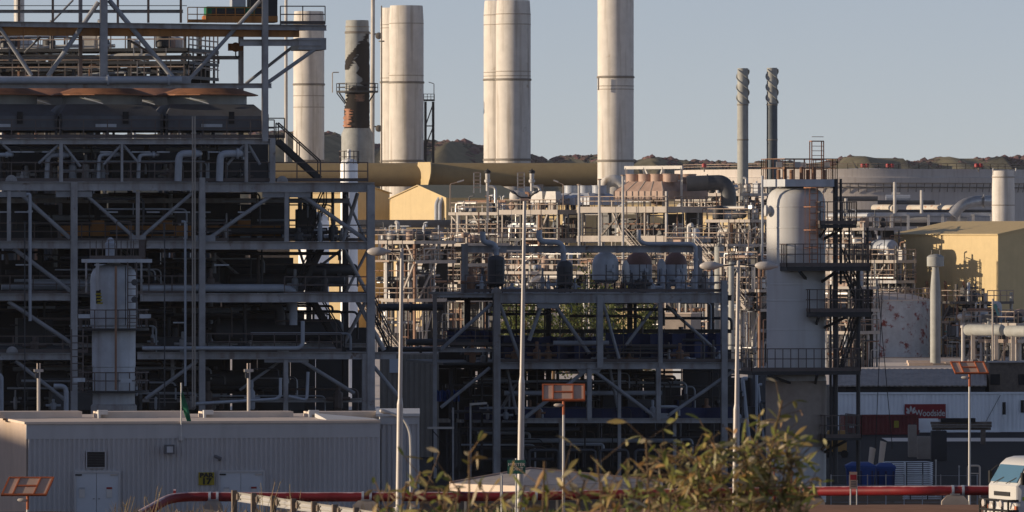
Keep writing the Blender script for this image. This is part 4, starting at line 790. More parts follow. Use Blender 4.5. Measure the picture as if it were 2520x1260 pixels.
for px, s in ((1748, -1), (1884, 1)): MB().cyl(top, P(px + (-s) * 26, 655, D1 + 2), .03, n=8).build('arm', M['pipe_dark'], t); saucer(t, P(px, 654, D1 + 2), (1, 0, -.03 * s))
MB().cyl(top, top + UP * .14, .07, .05, n=10).build('pole_cap', M['pole'], t)
# curved lamp at the building annex
D2 = 305; b = pole_base(1011, D2); t = thing('curved_lamp', 'slim lamp post curving over to a small head above the annex roof', 'street lamp', b)
MB().tube([b, P(1011, 1100, D2), P(1009, 1060, D2), P(992, 1028, D2), P(966, 1018, D2), P(950, 1014, D2)], .06, 8, 1.0).build('post', M['galv'], t); MB().lathe(P(946, 1013, D2), [(.02, -.22), (.08, -.15), (.09, 0), (.06, .2)], 12, (1, 0, -.2)).build('lamp_head', M['lamp_white'], t)
# ================================================================ solar panel lights (orange frames)
def solar(px, py, D, w, h, ybot, label, shear=0, tilt=35):
    """panel centre at (px,py), w x h in source px, seen from its back"""
    c = P(px, py, D); m = D / F; b = pole_base(px, D); t = thing('solar_light', label, 'solar light', b, 'orange solar panel lights')
    W_ = w * m / 2; ty = R(tilt); Hh = h * m / 2
    rx = Vector((1, 0, 0)); uy = Vector((shear * m / (2 * Hh), 1.0 * Hh / Hh * .9, 1)).normalized() * (Hh / 1) * math.sqrt(1 + .81 + (shear * m / (2 * Hh)) ** 2)
    nn = rx.cross(uy).normalized()
    pn = MB().obox(c, rx * W_, uy, nn * .02).build('panel', M['panel_back'], t)
    q = MB()
    for s in (-1, 1): q.obox(c - nn * .0 + rx * W_ * s, rx * .03, uy * 1.03, nn * .05); q.obox(c + uy * s, rx * (W_ + .03), uy.normalized() * .03, nn * .045)
    o = c + nn * .04
    for s in (-.5, .45): q.obox(o + rx * W_ * s, rx * .022, uy * .97, nn * .03)
    q.obox(o, rx * W_ * .46, uy.normalized() * .03, nn * .025)
    q.build('panel_frame', M['orange'], pn)
    z1 = c.z - .25; MB().cyl(Vector((b.x, b.y, z1 - .6)), Vector((b.x, b.y, c.z)), .055, n=10).build('pole_head', M['orange'], t); MB().cyl(b, Vector((b.x, b.y, z1 - .6)), .06, .05, n=10).build('pole', M['galv'], t)
    q = MB(); q.lathe(Vector((b.x, b.y, c.z - Hh - .2)) + Vector((-.2, 0, 0)), [(.02, -.18), (.06, -.12), (.07, .05), (.04, .2)], 10, (1, 0, 0)); q.build('lamp_head', M['lamp_white'], t)
solar(1387, 966, 280, 102, 36, 1170, 'solar light with orange framed panel, in front of the middle module')
solar(68, 1197, 268, 108, 40, 1260, 'leaning solar light with orange frame at the lower left corner', shear=16)
solar(2386, 905, 330, 80, 26, 1200, 'solar light with orange frame in the right yard near the containers', shear=-10)
# ================================================================ red fire main
D3 = 291
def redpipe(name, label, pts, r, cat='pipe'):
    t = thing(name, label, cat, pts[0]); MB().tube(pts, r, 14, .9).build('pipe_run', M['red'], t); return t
rp = .19
y = lambda px, D: None
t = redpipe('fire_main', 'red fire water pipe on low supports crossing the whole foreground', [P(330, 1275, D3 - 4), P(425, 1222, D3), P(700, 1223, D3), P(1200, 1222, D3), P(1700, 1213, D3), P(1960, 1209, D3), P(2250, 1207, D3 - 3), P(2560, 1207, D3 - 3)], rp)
for px, yy in ((430, 1221), (516, 1223), (535, 1223), (893, 1222), (912, 1222), (1130, 1222), (1320, 1220), (2010, 1209), (2345, 1207), (2370, 1207)):
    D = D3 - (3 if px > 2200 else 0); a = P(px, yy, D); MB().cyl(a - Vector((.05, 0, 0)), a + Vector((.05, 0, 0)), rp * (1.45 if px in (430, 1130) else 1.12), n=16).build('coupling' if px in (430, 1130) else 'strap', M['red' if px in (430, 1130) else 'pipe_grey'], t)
for k, (px, w) in enumerate(((524, .8), (900, 1.1), (1255, .7), (1600, .8), (2000, 1.0), (2350, 1.1))):
    D = D3 - (3 if px > 2200 else 0); b = P(px, 1222 if px < 1800 else 1208, D); z0 = zg(D) - .1; z1 = b.z - rp * .8
    s = thing('pipe_support', ('concrete block under the red pipe ' + ('by the first building door', 'beside the pale lamp pole', 'under the muster sign', 'behind the middle bush', 'right of the large bush', 'nearest the truck')[k]), 'pipe support', Vector((b.x, D, z0)), 'concrete blocks under the red pipe')
    q = MB(); q.rings([[Vector((b.x + sx * w * f, D + sy * .3 * f, z)) for sx, sy in ((-.5, -1), (.5, -1), (.5, 1), (-.5, 1))] for z, f in ((z0, 1), (z0 + (z1 - z0) * .7, .95), (z1, .55))]); q.build('block', M['concrete'], s); MB().box((b.x, D, z1 + .02), w * .35, .4, .06).build('saddle_plate', M['steel'], s)
# valve wheels / hydrant near the column foot
for px, py, lab in ((1945, 1165, 'red hydrant valve peeking over the large bush'), (1905, 1180, 'red hydrant valve left of the other, in the bush tops')):
    D = 296; b = Vector(((px - CX) / F * D, D, zg(D))); t = thing('hydrant', lab, 'hydrant', b); c_ = P(px, py, D)
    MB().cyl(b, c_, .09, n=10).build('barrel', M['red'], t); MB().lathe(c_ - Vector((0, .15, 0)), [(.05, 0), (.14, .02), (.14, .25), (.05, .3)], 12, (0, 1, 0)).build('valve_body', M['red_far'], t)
    MB().cyl(c_, c_ + UP * .45, .03, n=6).build('spindle', M['red_far'], t); MB().tube([c_ + UP * .45 + Vector((.16 * math.cos(k * .7), .16 * math.sin(k * .7), 0)) for k in range(10)], .025, 5, .02).build('handwheel', M['red_far'], t)
# ================================================================ muster point shelter and sign
D4 = 298; c0 = Vector(((1360 - CX) / F * D4, D4, zg(D4)))
S = thing('muster_shelter', 'low flat hipped shade shelter with pale edge trim behind the muster sign', 'shelter', c0)
A = P(1107, 1186, D4 - 1.5); Bp = P(1275, 1206, D4 - 4.5); Cc = P(1630, 1194, D4 + 1); Dd = Vector((A.x + (Cc.x - Bp.x) * .75, A.y + (Cc.y - Bp.y) + 2, (A.z + Cc.z) / 2)); A.z = Bp.z = Cc.z = Dd.z = P(1275, 1192, D4 - 3).z; ap = P(1308, 1153, D4 + 1.0)
q = MB(); q.add([A, Bp, Cc, Dd, ap, A - UP * .03, Bp - UP * .03, Cc - UP * .03, Dd - UP * .03], [(0, 1, 4), (1, 2, 4), (2, 3, 4), (3, 0, 4), (8, 7, 6, 5), (0, 5, 6, 1), (1, 6, 7, 2), (2, 7, 8, 3), (3, 8, 5, 0)]); q.build('roof', M['roof_tin'], S, smooth=0)
for a, b in ((A, Bp), (Bp, Cc), (Cc, Dd), (Dd, A)): MB().bar(a - UP * .17 , b - UP * .17, .06, .3).build('fascia', M['roof_pale'], S)
for a in (A, Bp, Cc, Dd): a2 = a * .85 + Vector((c0.x, c0.y, a.z)) * .15; MB().bar((a2.x, a2.y, zg(a2.y) - .1), (a2.x, a2.y, a.z - .1), .1).build('post', M['galv'], S)
for a, b in ((A, ap), (ap, Cc)): MB().bar(a + UP * .03, b + UP * .03, .08, .06).build('ridge_trim', M['salmon'], S)
D5 = 279; b = pole_base(1270, D5); t = thing('muster_sign', 'green muster point sign on a thin post before the shelter', 'sign', b)
MB().cyl(b, P(1270, 1128, D5), .035, n=8).build('post', M['galv'], t); c_ = P(1271, 1149, D5 - .08); q = MB(); q.obox(c_, Vector((.345, -.03, 0)), Vector((0, .012, 0)), UP * .265); bd = q.build('board', M['green_sign'], t)
text('lettering', 'MUSTER\nPOINT', 'lamp_white', bd, c_ + Vector((0, -.025, 0)), (1, -.09, 0), UP, .17, .008, sx=1.05)
t = thing('white_post', 'short white marker post beside the muster sign', 'post', pole_base(1234, 285)); MB().box(P(1234, 1195, 285), .12, .06, .95).build('board', M['white'], t); MB().cyl(pole_base(1234, 285), P(1234, 1170, 285), .04, n=6).build('post', M['galv'], t)
# notice board on two legs in front of the blue bins
D6 = 286; b = Vector(((2100 - CX) / F * D6, D6, zg(D6))); t = thing('notice_board', 'narrow pale notice board with red band on two legs at the red pipe', 'notice board', b)
c_ = P(2100, 1182, D6 - .3); MB().obox(c_, Vector((.15, 0, 0)), Vector((0, .02, 0)), UP * .33).build('board', M['salmon'], t); MB().obox(c_ - Vector((0, .025, 0)) + UP * .12, Vector((.12, 0, 0)), Vector((0, .006, 0)), UP * .1).build('red_band', M['red_sign'], t)
for k in range(4): MB().obox(c_ - Vector((0, .025, 0)) - UP * (.05 + .06 * k), Vector((.1, 0, 0)), Vector((0, .005, 0)), UP * .015).build('text_bar', M['pipe_dark'], t)
for dx in (-.12, .12): MB().cyl((b.x + dx, D6 - .28, b.z), (b.x + dx, D6 - .28, c_.z), .03, n=8).build('leg', M['galv'], t)
# ================================================================ guard rail, rocks, dry grass (left foreground)
GA, GB = P(575, 1209, 268), P(950, 1262, 250)
t = thing('guard_rail', 'weathered crash barrier running down towards the viewer at the lower left', 'guard rail', Vector((GA.x, GA.y, zg(268))))
d = (GB - GA); n_ = Vector((d.y, -d.x, 0)).normalized(); n_ = n_ if n_.y < 0 else -n_
GBt = GB + Vector((0, 0, 0)); zs_ = lambda f: (GA + d * f)
prof = [(0, .0), (.05, -.04), (.08, -.10), (.03, -.16), (.03, -.20), (.08, -.26), (.05, -.31), (0, -.35)]
q = MB(); rs = []
for f in (0, .25, .5, .75, 1.0, 1.12): o = GA + d * f; rs.append([o - n_ * (u + .1) + UP * (v - .02) for u, v in prof] + [o - n_ * (u + .085) + UP * (v - .02) for u, v in reversed(prof)])
q.rings(rs); q.build('beam', M['galv'], t)
for k in range(9): o = GA + d * (k / 8 * 1.08 + .004); g_ = zg(o.y) - .3; MB().obox((o.x, o.y, (o.z + g_) / 2 + .02), d.normalized() * .075, n_ * .09, UP * ((o.z - g_) / 2 + .02)).build('post', M['timber'], t)
for k in range(9): o = GA + d * (k / 8 * 1.08 + .012); MB().obox(o - UP * .19 - n_ * .06 + d.normalized() * .1, d.normalized() * .08, n_ * .035, UP * .1).build('spacer', M['timber'], t)
rk = random.Random(9); q = MB()
for k in range(210):
    px = rk.uniform(330, 940); D = rk.uniform(265, 283); s_ = rk.uniform(.05, .2); c_ = Vector(((px - CX) / F * D, D, zg(D) + .02)); an = [(0, 0, 1), (1, 0, .1), (.3, .9, .2), (-.8, .5, 0), (-.7, -.6, .1), (.4, -.9, .1), (0, 0, -1)]
    q.add([c_ + Vector(v) * s_ * rk.uniform(.6, 1.2) for v in an], [(0, 1, 2), (0, 2, 3), (0, 3, 4), (0, 4, 5), (0, 5, 1), (6, 2, 1), (6, 3, 2), (6, 4, 3), (6, 5, 4), (6, 1, 5)])
tag(q.build('rubble', M['rock'], smooth=0), 'loose brown rocks on the slope under the guard rail', None, kind='stuff')
def blades(name, label, n, x0, x1, d0, d1, h0, h1, m, lean=.4, w=.012):
    q = MB(); r = random.Random(hash_(name, x0))
    for k in range(n):
        px = r.uniform(x0, x1); D = r.uniform(d0, d1); b = Vector(((px - CX) / F * D, D, zg(D) - .02)); h = r.uniform(h0, h1); l = Vector((r.uniform(-lean, lean), r.uniform(-lean, lean), 1)) * h; m_ = b + l * .55 + Vector((r.uniform(-.05, .05), 0, 0)) * h; s = Vector((w * r.uniform(.6, 1.4), 0, 0))
        q.add([b - s, b + s, m_ + s * .8, m_ - s * .8, b + l + Vector((l.x, l.y, -abs(l.x)) ) * .3], [(0, 1, 2, 3), (3, 2, 4)])
    tag(q.build(name, M[m], smooth=0), label, None, kind='stuff')
def hash_(a, b): return sum(ord(c) for c in a) * 31 + int(b)
blades('dry_grass', 'thin dry grass stalks on the slope by the guard rail', 260, 270, 960, 262, 278, .25, .75, 'drygrass', .35, .010)
blades('verge_grass', 'short yellow green tufts along the dirt road', 900, 980, 2430, 282, 288, .06, .28, 'grass', .6, .016)
blades('green_lawn', 'small bright green grass patch beside the truck', 1500, 2345, 2440, 284, 287.5, .12, .34, 'grass', .3, .02)
# tall bare twigs
def twig(px, D, h, label, seed):
    r = random.Random(seed); b = Vector(((px - CX) / F * D, D, zg(D))); t = thing('bare_twig', label, 'plant', b, 'bare dry stalks before the building'); q = MB()
    for k in range(5):
        o = b + Vector((r.uniform(-.2, .2), r.uniform(-.1, .1), 0)); e = o + Vector((r.uniform(-.35, .35), 0, h * r.uniform(.6, 1))); mdl = (o + e) / 2 + Vector((r.uniform(-.08, .08), 0, 0)); q.tube([o, mdl, e], .008, 4, .2)
        for j in range(4): f = r.uniform(.5, 1); s = o + (e - o) * f; q.bar(s, s + Vector((r.uniform(-.15, .15), 0, r.uniform(.05, .2))), .008)
    q.build('stems', M['drygrass'], t)
twig(312, 266, 1.0, 'bare dry stalks left of the red pipe bend', 1); twig(365, 266, 1.3, 'bare dry stalks over the red pipe bend', 2); twig(655, 262, 1.6, 'bare dry stalks behind the guard rail start', 3); twig(720, 262, 1.3, 'bare dry stalks over the guard rail middle', 4)
# ================================================================ leafy bushes close to the viewer
def leaf(q, b, d, L, w, r):
    d = d.normalized(); s = d.cross(Vector((r.uniform(-1, 1), r.uniform(-1, 1), r.uniform(-1, 1)))).normalized(); n = d.cross(s); sag = Vector((0, 0, -1)) * L
    p = []
    for f, wf, sg in ((0, .05, 0), (.25, .8, .03), (.55, 1, .1), (.8, .6, .2), (1, .02, .32)): c = b + d * L * f + sag * sg * .7; p.append((c - s * w * wf + n * w * .25 * wf, c, c + s * w * wf + n * w * .25 * wf))
    vs = [v for row in p for v in row]; q.add(vs, [f for k in range(4) for f in ((3 * k, 3 * k + 1, 3 * k + 4, 3 * k + 3), (3 * k + 1, 3 * k + 2, 3 * k + 5, 3 * k + 4))])
def bush(label, D, stems, seed, nl, L=.122, group='leafy bushes close to the viewer'):
    r = random.Random(seed); bx = sum(s[0] for s in stems) / len(stems); base = Vector(((bx - CX) / F * D, D, zg(D) - .05)); t = thing('leafy_bush', label, 'bush', base, group); lv = MB(); st = MB()
    for (px0, px1, ytop, k_) in stems:
        b = Vector(((px0 - CX) / F * D + r.uniform(-.03, .03), D + r.uniform(-.6, .6), zg(D))); e = P(px1, ytop, b.y); mid = (b + e) / 2 + Vector((r.uniform(-.12, .12), r.uniform(-.15, .15), 0)); st.tube([b, mid, e], .0065, 5, .3); ln = (e - b).length
        for j in range(int(nl * k_)):
            f = 1 - abs(r.gauss(0, .30)); 
            if f < .08 or f > 1: continue
            o = b * (1 - f) ** 2 + mid * 2 * f * (1 - f) + e * f * f
            if r.random() < .55:      # side twig
                tw = Vector((r.uniform(-1, 1), r.uniform(-.6, .6), r.uniform(-.15, .9))).normalized() * r.uniform(.05, .28); st.bar(o, o + tw, .0045); o = o + tw
            for i_ in range(r.choice((1, 1, 2))): leaf(lv, o, Vector((r.gauss(0, 1), r.gauss(0, .6), r.gauss(.15, .8))), L * r.uniform(.4, 1.2), L * r.uniform(.07, .15), r)
    st.build('stems', M['bark'], t); lv.build('foliage', M['leaf'], t, smooth=60)
rb = random.Random(31)
bush('large leafy bush rising in front of the last lamp pole', 50, [(rb.gauss(1790, 60), rb.uniform(1600, 1960), 0, 1) for k in range(0)] + [(1780, 1925, 985, .45), (1790, 1850, 1085, .8), (1760, 1700, 1110, .7), (1740, 1635, 1115, .6), (1700, 1640, 1130, .8), (1830, 1905, 1060, .6), (1850, 1955, 1130, 1), (1860, 1940, 1090, .6), (1800, 1760, 1100, .9), (1750, 1780, 1120, .8), (1720, 1690, 1150, .8), (1880, 1960, 1180, .9), (1690, 1620, 1175, .7), (1820, 1870, 1020, .35), (1840, 1830, 1110, .9), (1770, 1720, 1190, .9), (1900, 1975, 1215, .7), (1800, 1850, 1150, .9), (1870, 1900, 1120, .9)], 5, 58)
bush('sprawling low bush in front of the shelter roof, thin tall sprigs', 46, [(1150, 1155, 1110, .35), (1310, 1340, 1135, .4), (1230, 1290, 1195, .35), (1400, 1390, 1150, .22), (1160, 1130, 1200, .45), (1330, 1300, 1215, .5), (1420, 1440, 1180, .5), (1500, 1480, 1185, .6), (1470, 1420, 1215, .7), (1560, 1570, 1170, .7), (1260, 1200, 1215, .7), (1380, 1350, 1210, .7), (1600, 1590, 1080, .45), (1580, 1610, 1150, .7), (1530, 1530, 1215, .8), (1460, 1470, 1130, .3)], 6, 26)
bush('small wispy bush at the foot of the leftmost lamp pole', 48, [(1000, 1035, 1160, .4), (1020, 1055, 1185, .5), (980, 960, 1205, .5), (1010, 1000, 1190, .5), (1060, 1080, 1205, .5), (950, 920, 1222, .3)], 8, 24)
bush('thin sprig bush with few leaves between the two lower bushes', 44, [(1100, 1105, 1200, .4), (1085, 1120, 1225, .5), (1660, 1650, 1210, .5), (1640, 1600, 1225, .5)], 9, 22)
# ================================================================ truck at the lower right
def truck():
    D = 240; m = D / F; yaw = R(38); o = Vector(((2432 - CX) / F * D, D, zg(D)))
    f = Vector((-math.sin(yaw) * 1.0, -math.cos(yaw), 0)); f = Vector((-.94, -.34, 0)).normalized(); s = Vector((-f.y, f.x, 0)); s = s if s.x > 0 else -s      # f = forward, s = towards the visible flank
    t = thing('truck', 'white forward control truck with bull bar entering at the lower right corner', 'truck', o)
    V = lambda u, v, z: o + s * u + f * v + UP * z        # u across (0 = far front corner), v forward (0 = front), z up
    Wd = 1.15                                             # half width seen from the front corner
    z = lambda y: H - (y - YH) * m - o.z
    zt_, zw1, zw0, zbm = z(1126), z(1140), z(1188), z(1285)
    # cab shell as rings from front to back
    fr = [(0, zbm + .35), (.0, zw0 - .05), (-.06, zw0 + .02), (-.42, zw1), (-.62, zt_ - .02), (-.9, zt_ + .05), (-2.1, zt_ + .06), (-2.15, zbm + .3)]
    q = MB(); rs = []
    for u, ins in ((0, .06), (.05, 0), (Wd * 2 - .05, 0), (Wd * 2, .06)): rs.append([V(u, v - ins, zz_ - (ins if k in (4, 5, 6) else 0)) for k, (v, zz_) in enumerate(fr)])
    q.rings(rs); q.build('cab', M['truck_white'], t, smooth=40)
    a, b = fr[2], fr[3]; q = MB(); n = (f * (b[1] - a[1]) + UP * (a[0] - b[0])).normalized()
    q.prism([V(.1, a[0] - .01, a[1] + .03), V(Wd * 2 - .1, a[0] - .01, a[1] + .03), V(Wd * 2 - .16, b[0] + .02, b[1] - .04), V(.16, b[0] + .02, b[1] - .04)], n * .035); q.build('windscreen', M['windscreen'], t)
    q = MB(); q.prism([V(2 * Wd, -.28, zw0 - .06), V(2 * Wd, -1.35, zw0 - .06), V(2 * Wd - .02, -1.35, zw1 - .0), V(2 * Wd - .02, -.58, zw1 - .02)], s * .02); dr = MB().prism([V(2 * Wd, -.12, zbm + .55), V(2 * Wd, -1.45, zbm + .55), V(2 * Wd, -1.45, zt_ - .08), V(2 * Wd, -.55, zt_ - .1), V(2 * Wd, -.2, zw0)], s * .012).build('door', M['truck_white'], t); q2 = MB(); q2.prism([V(2 * Wd + .013, -.28, zw0 - .06), V(2 * Wd + .013, -1.35, zw0 - .06), V(2 * Wd + .013, -1.35, zw1), V(2 * Wd + .013, -.55, zw1 - .02)], s * .012); q2.build('side_window', M['glass'], dr)
    MB().prism([V(2 * Wd, -.2, zbm + .78), V(2 * Wd, -2.1, zbm + .78), V(2 * Wd, -2.1, zbm + .9), V(2 * Wd, -.2, zbm + .9)], s * .028).build('safety_stripe', M['lime'], t)
    q = MB(); q.obox(V(Wd, .07, zbm + .3), s * (Wd + .02), f * .1, UP * .16); q.build('bumper', M['truck_white'], t)
    q = MB(); q.obox(V(Wd, .012, zw0 - .32), s * Wd * .55, f * .015, UP * .07); q.build('grille', M['black'], t)
    for u in (.28, 2 * Wd - .28): MB().lathe(V(u, .0, zbm + .52), [(.16, 0), (.16, .03), (.12, .06), (.02, .07)], 16, f).build('headlight', M['lamp_white'], t); MB().obox(V(u + (.24 if u > 1 else -.2), .0, zbm + .52), s * .07, f * .03, UP * .08).build('indicator', M['orange'], t)
    # bull bar
    q = MB(); y0, y1 = zbm + .12, zbm + .78
    for zz_ in (y0, (y0 + y1) / 2, y1): q.tube([V(-.12, -.02, zz_), V(-.02, .3, zz_), V(2 * Wd + .02, .3, zz_), V(2 * Wd + .12, -.02, zz_)], .035, 8, .15)
    for u in (0, .5, Wd, 2 * Wd - .5, 2 * Wd): q.cyl(V(u, .3, y0), V(u, .3, y1), .035, n=8)
    q.build('bull_bar', M['rubber'], t)
    for u in (.45, 2 * Wd - .45): MB().lathe(V(u, .33, y1 - .12), [(.12, 0), (.12, .06), (.02, .07)], 14, f).build('spot_lamp', M['lamp_white'], t)
    MB().obox(V(Wd - .3, .35, y0 + .12), s * .19, f * .008, UP * .06).build('number_plate', M['white'], t)
    # wipers, mirrors
    for u in (.5, 1.5): MB().bar(V(u, .03, zw0 + .02), V(u + .5, -.12, zw0 + .22), .02).build('wiper', M['black'], t)
    for u, sg in ((-.12, -1), (2 * Wd + .2, 1)): MB().obox(V(u, -.12, zw0 + .2), s * .07, f * .04, UP * .2).build('mirror', M['rubber'], t); MB().bar(V(u, -.12, zw0 + .38), V(u - sg * .2, -.3, zw1 - .05), .025).build('mirror_arm', M['rubber'], t)
    for u in (.2, 2 * Wd - .2):
        for v in (-.85, -4.0):
            c_ = V(u, v, .40); w_ = MB().lathe(c_ - s * .12, [(.24, 0), (.38, .01), (.40, .05), (.40, .19), (.38, .23), (.24, .24)], 24, s).build('wheel', M['rubber'], t); MB().lathe(c_ - s * .125, [(.02, 0), (.23, 0), (.23, .25), (.02, .25)], 18, s).build('rim', M['galv'], w_)
    MB().obox(V(Wd, -3.9, zbm + .55), s * Wd * .9, f * 1.6, UP * .12).build('chassis', M['steel_dark'], t); MB().obox(V(Wd, -3.9, zbm + 1.1), s * Wd, f * 1.6, UP * .42).build('tray_body', M['truck_white'], t)
mk('windscreen', (.10, .22, .32), .15, spec=.8, var=.05)
truck()
# ================================================================ right yard: containers, bins, stacks of grating
FY = Fr(2250, 530, 6)
def container(x0, x1, y0, label, m, back=0, doors=True, name='shipping_container', depth=2.4, z0=0.05, win=None):
    t = thing(name, label, 'container', FY.g((x0 + x1) / 2, 0, back)); zt_ = FY.p(x0, y0, back).z
    a, c_ = FY.g(x0, 0, back), FY.g(x1, 0, back); L = (c_ - a).length
    q = MB(); q.corr(a, c_, z0 + .12, zt_ - .1, .3, .04, -FY.n, .05); q.build('wall', M[m], t)
    q = MB(); q.corr(a + FY.n * depth, a, z0 + .12, zt_ - .1, .3, .03, -FY.t, .05); q.corr(c_, c_ + FY.n * depth, z0 + .12, zt_ - .1, .3, .03, FY.t, .05); q.build('end_wall', M[m], t)
    q = MB(); q.prism([a + UP * (zt_ - .1), c_ + UP * (zt_ - .1), c_ + FY.n * depth + UP * (zt_ - .1), a + FY.n * depth + UP * (zt_ - .1)], (0, 0, .06)); q.build('roof', M[m], t)
    q = MB()
    for z in (z0 + .06, zt_ - .06): q.bar(a - FY.n * .05 + UP * z, c_ - FY.n * .05 + UP * z, .12, .14)
    for p_ in (a, c_): q.bar(p_ - FY.n * .05 + UP * z0, p_ - FY.n * .05 + UP * zt_, .15, .12)
    q.build('frame', M[m], t)
    return t, a, c_, zt_
t, a, c_, z = container(2062, 2462, 966, 'long white corrugated container with the red sign on its side', 'white_clad', 0)
MB().obox(FY.p(2471, 1005, -.08), FY.t * .12, FY.n * .03, UP * .45).build('window', M['black'], t)
MB().bar(FY.p(2425, 1040, -.1), FY.p(2462, 972, -.1), .03).build('stay_cable', M['pipe_dark'], t)
t, a, c_, z = container(2466, 2600, 965, 'white container end cut by the right picture edge', 'white_clad', .4); MB().obox(FY.p(2516, 1000, .3), FY.t * .12, FY.n * .03, UP * .45).build('window', M['black'], t)
t, a, c_, z = container(2080, 2258, 1021, 'dark red container with small yellow placard standing before the white one', 'cont_red', -5.5)
MB().obox(FY.p(2206, 1044, -5.65), FY.t * .17, FY.n * .01, UP * .25).build('placard', M['yellow_sign'], t); MB().obox(FY.p(2097, 1048, -5.65), FY.t * .2, FY.n * .01, UP * .14).build('label_plate', M['vessel_grey'], t)
# company sign: red board, white flower and lettering
t = thing('company_sign', 'red sign with white flower emblem and lettering on the white container', 'sign', FY.p(2277, 1032, -.12))
bd = MB().obox(FY.p(2277, 1013, -.14), FY.t * 51 * FY.m, FY.n * .02, UP * 18.5 * FY.m).build('board', M['red_sign'], t)
text('lettering', 'Woodside', 'white', bd, FY.p(2289, 1017, -.175), FY.t, UP, .66, .01, bold=.008, sx=.78)
q = MB(); o = FY.p(2242, 1019, -.175)
for ang, L in ((92, .62), (60, .60), (126, .58), (30, .42), (156, .42)):
    d = FY.t * math.cos(R(ang)) + UP * math.sin(R(ang)); n_ = FY.t * -math.sin(R(ang)) + UP * math.cos(R(ang)); q.prism([o + d * L * f + n_ * w for f, w in ((.2, 0), (.5, .075), (.75, .085), (1, 0), (.75, -.085), (.5, -.075))], FY.n * .015)
q.build('emblem', M['white'], bd)
t = thing('paper_poster', 'white poster leaning under the red sign', 'poster', FY.g(2285, .05, -2.5)); MB().obox(FY.p(2283, 1044, -2.5), FY.t * .75, FY.n * .03, UP * .42).build('board', M['white_clad'], t)
for x in (2262, 2304): MB().bar(FY.g(x, .02, -2.45), FY.p(x, 1056, -2.45), .06).build('leg', M['timber'], t)
# long low roofed building behind
FR = Fr(2250, 575, 4)
t = thing('long_shed', 'long low shed with dull brown tin roof behind the white container', 'shed', FR.g(2250, 0))
ze = FR.p(2250, 948, 0).z; zr_ = FR.p(2250, 908, 5).z
q = MB(); n = 60; rs = []
for k in range(n + 1): x = 2040 + (2428 - 2040) * k / n; h = .05 * (k % 2); rs.append([FR.g(x, ze + h, -.6), FR.g(x, zr_ + h, 5), FR.g(x, ze + h, 10), FR.g(x, ze + h - .1, 10), FR.g(x, zr_ + h - .1, 5), FR.g(x, ze + h - .1, -.6)])
q.rings(rs); q.build('roof', M['roof_tin'], t, smooth=10)
MB().prism([FR.g(2045, 0), FR.g(2424, 0), FR.g(2424, ze - .12), FR.g(2045, ze - .12)], FR.n * 9).build('wall', M['steel_dark'], t)
for x in (2100, 2200, 2300): MB().obox(FR.p(x, 958, -.05), FR.t * .6, FR.n * .03, UP * .15).build('window', M['black'], t)
t = thing('site_cabin', 'grey brown cabin with two dark windows at the right edge behind the container', 'cabin', FR.g(2490, 0, 2))
za_, zb_ = FR.p(2490, 893, 2).z, 0
MB().prism([FR.g(2434, 0, 2), FR.g(2600, 0, 2), FR.g(2600, za_, 2), FR.g(2434, za_, 2)], FR.n * 5).build('wall', M['timber'], t); MB().prism([FR.g(2430, za_, 1.8), FR.g(2604, za_, 1.8), FR.g(2604, za_, 7.2), FR.g(2430, za_, 7.2)], UP * .08).build('roof', M['roof_tin'], t)
for x in (2449, 2518): MB().obox(FR.p(x, 934, 1.95), FR.t * .38, FR.n * .03, UP * .42).build('window', M['black'], t)
# concrete blocks and a long wall of panels
def block(x0, x1, y0, y1, D, label, m='concrete', h=None):
    b = P((x0 + x1) / 2, y1, D); z0 = zg(D); t = thing('concrete_block', label, 'concrete block', Vector((b.x, D, z0))); w = (x1 - x0) / F * D; zt_ = P(x0, y0, D).z
    q = MB(); q.rings([[Vector((b.x + sx * w * f, D + sy * .45 * f + .45, z)) for sx, sy in ((-.5, -1), (.5, -1), (.5, 1), (-.5, 1))] for z, f in ((z0, .97), (z0 + .08, 1), (zt_ - .08, 1), (zt_, .96))]); q.build('block', M[m], t)
    for f in (-.3, .3): MB().tube([Vector((b.x + w * f - .08, D + .45, zt_ - .03)), Vector((b.x + w * f, D + .45, zt_ + .12)), Vector((b.x + w * f + .08, D + .45, zt_ - .03))], .018, 5).build('lifting_loop', M['steel_dark'], t)
block(2236, 2256, 1046, 1104, 470, 'pale upright concrete post block beside the dark red container')
block(2258, 2290, 1074, 1102, 466, 'squat grey concrete block left of the timber stack'); block(2292, 2330, 1060, 1106, 462, 'dark concrete block under the end of the timber stack', 'steel_dark')
t = thing('timber_stack', 'long low stack of grey timber beams before the white container', 'timber stack', P(2365, 1058, 500) * 1.0); 
for k, (x0, x1, y) in enumerate(((2292, 2440, 1048), (2294, 2438, 1055), (2290, 2440, 1041))): MB().bar(P(x0, y, 500 + .3 * k), P(x1, y, 500 + .3 * k), .5, 6.3 / F * 500).build('beam', M['timber'], t)
for x in (2310, 2420): MB().box((P(x, 1060, 500).x, 500.3, (P(x, 1058, 500).z + zg(500)) / 2), .3, .8, P(x, 1058, 500).z - zg(500)).build('bearer', M['timber'], t)
MB().bar(P(2315, 1034, 500.4), P(2400, 1034, 500.4), .6, .28).build('cover', M['black'], t)
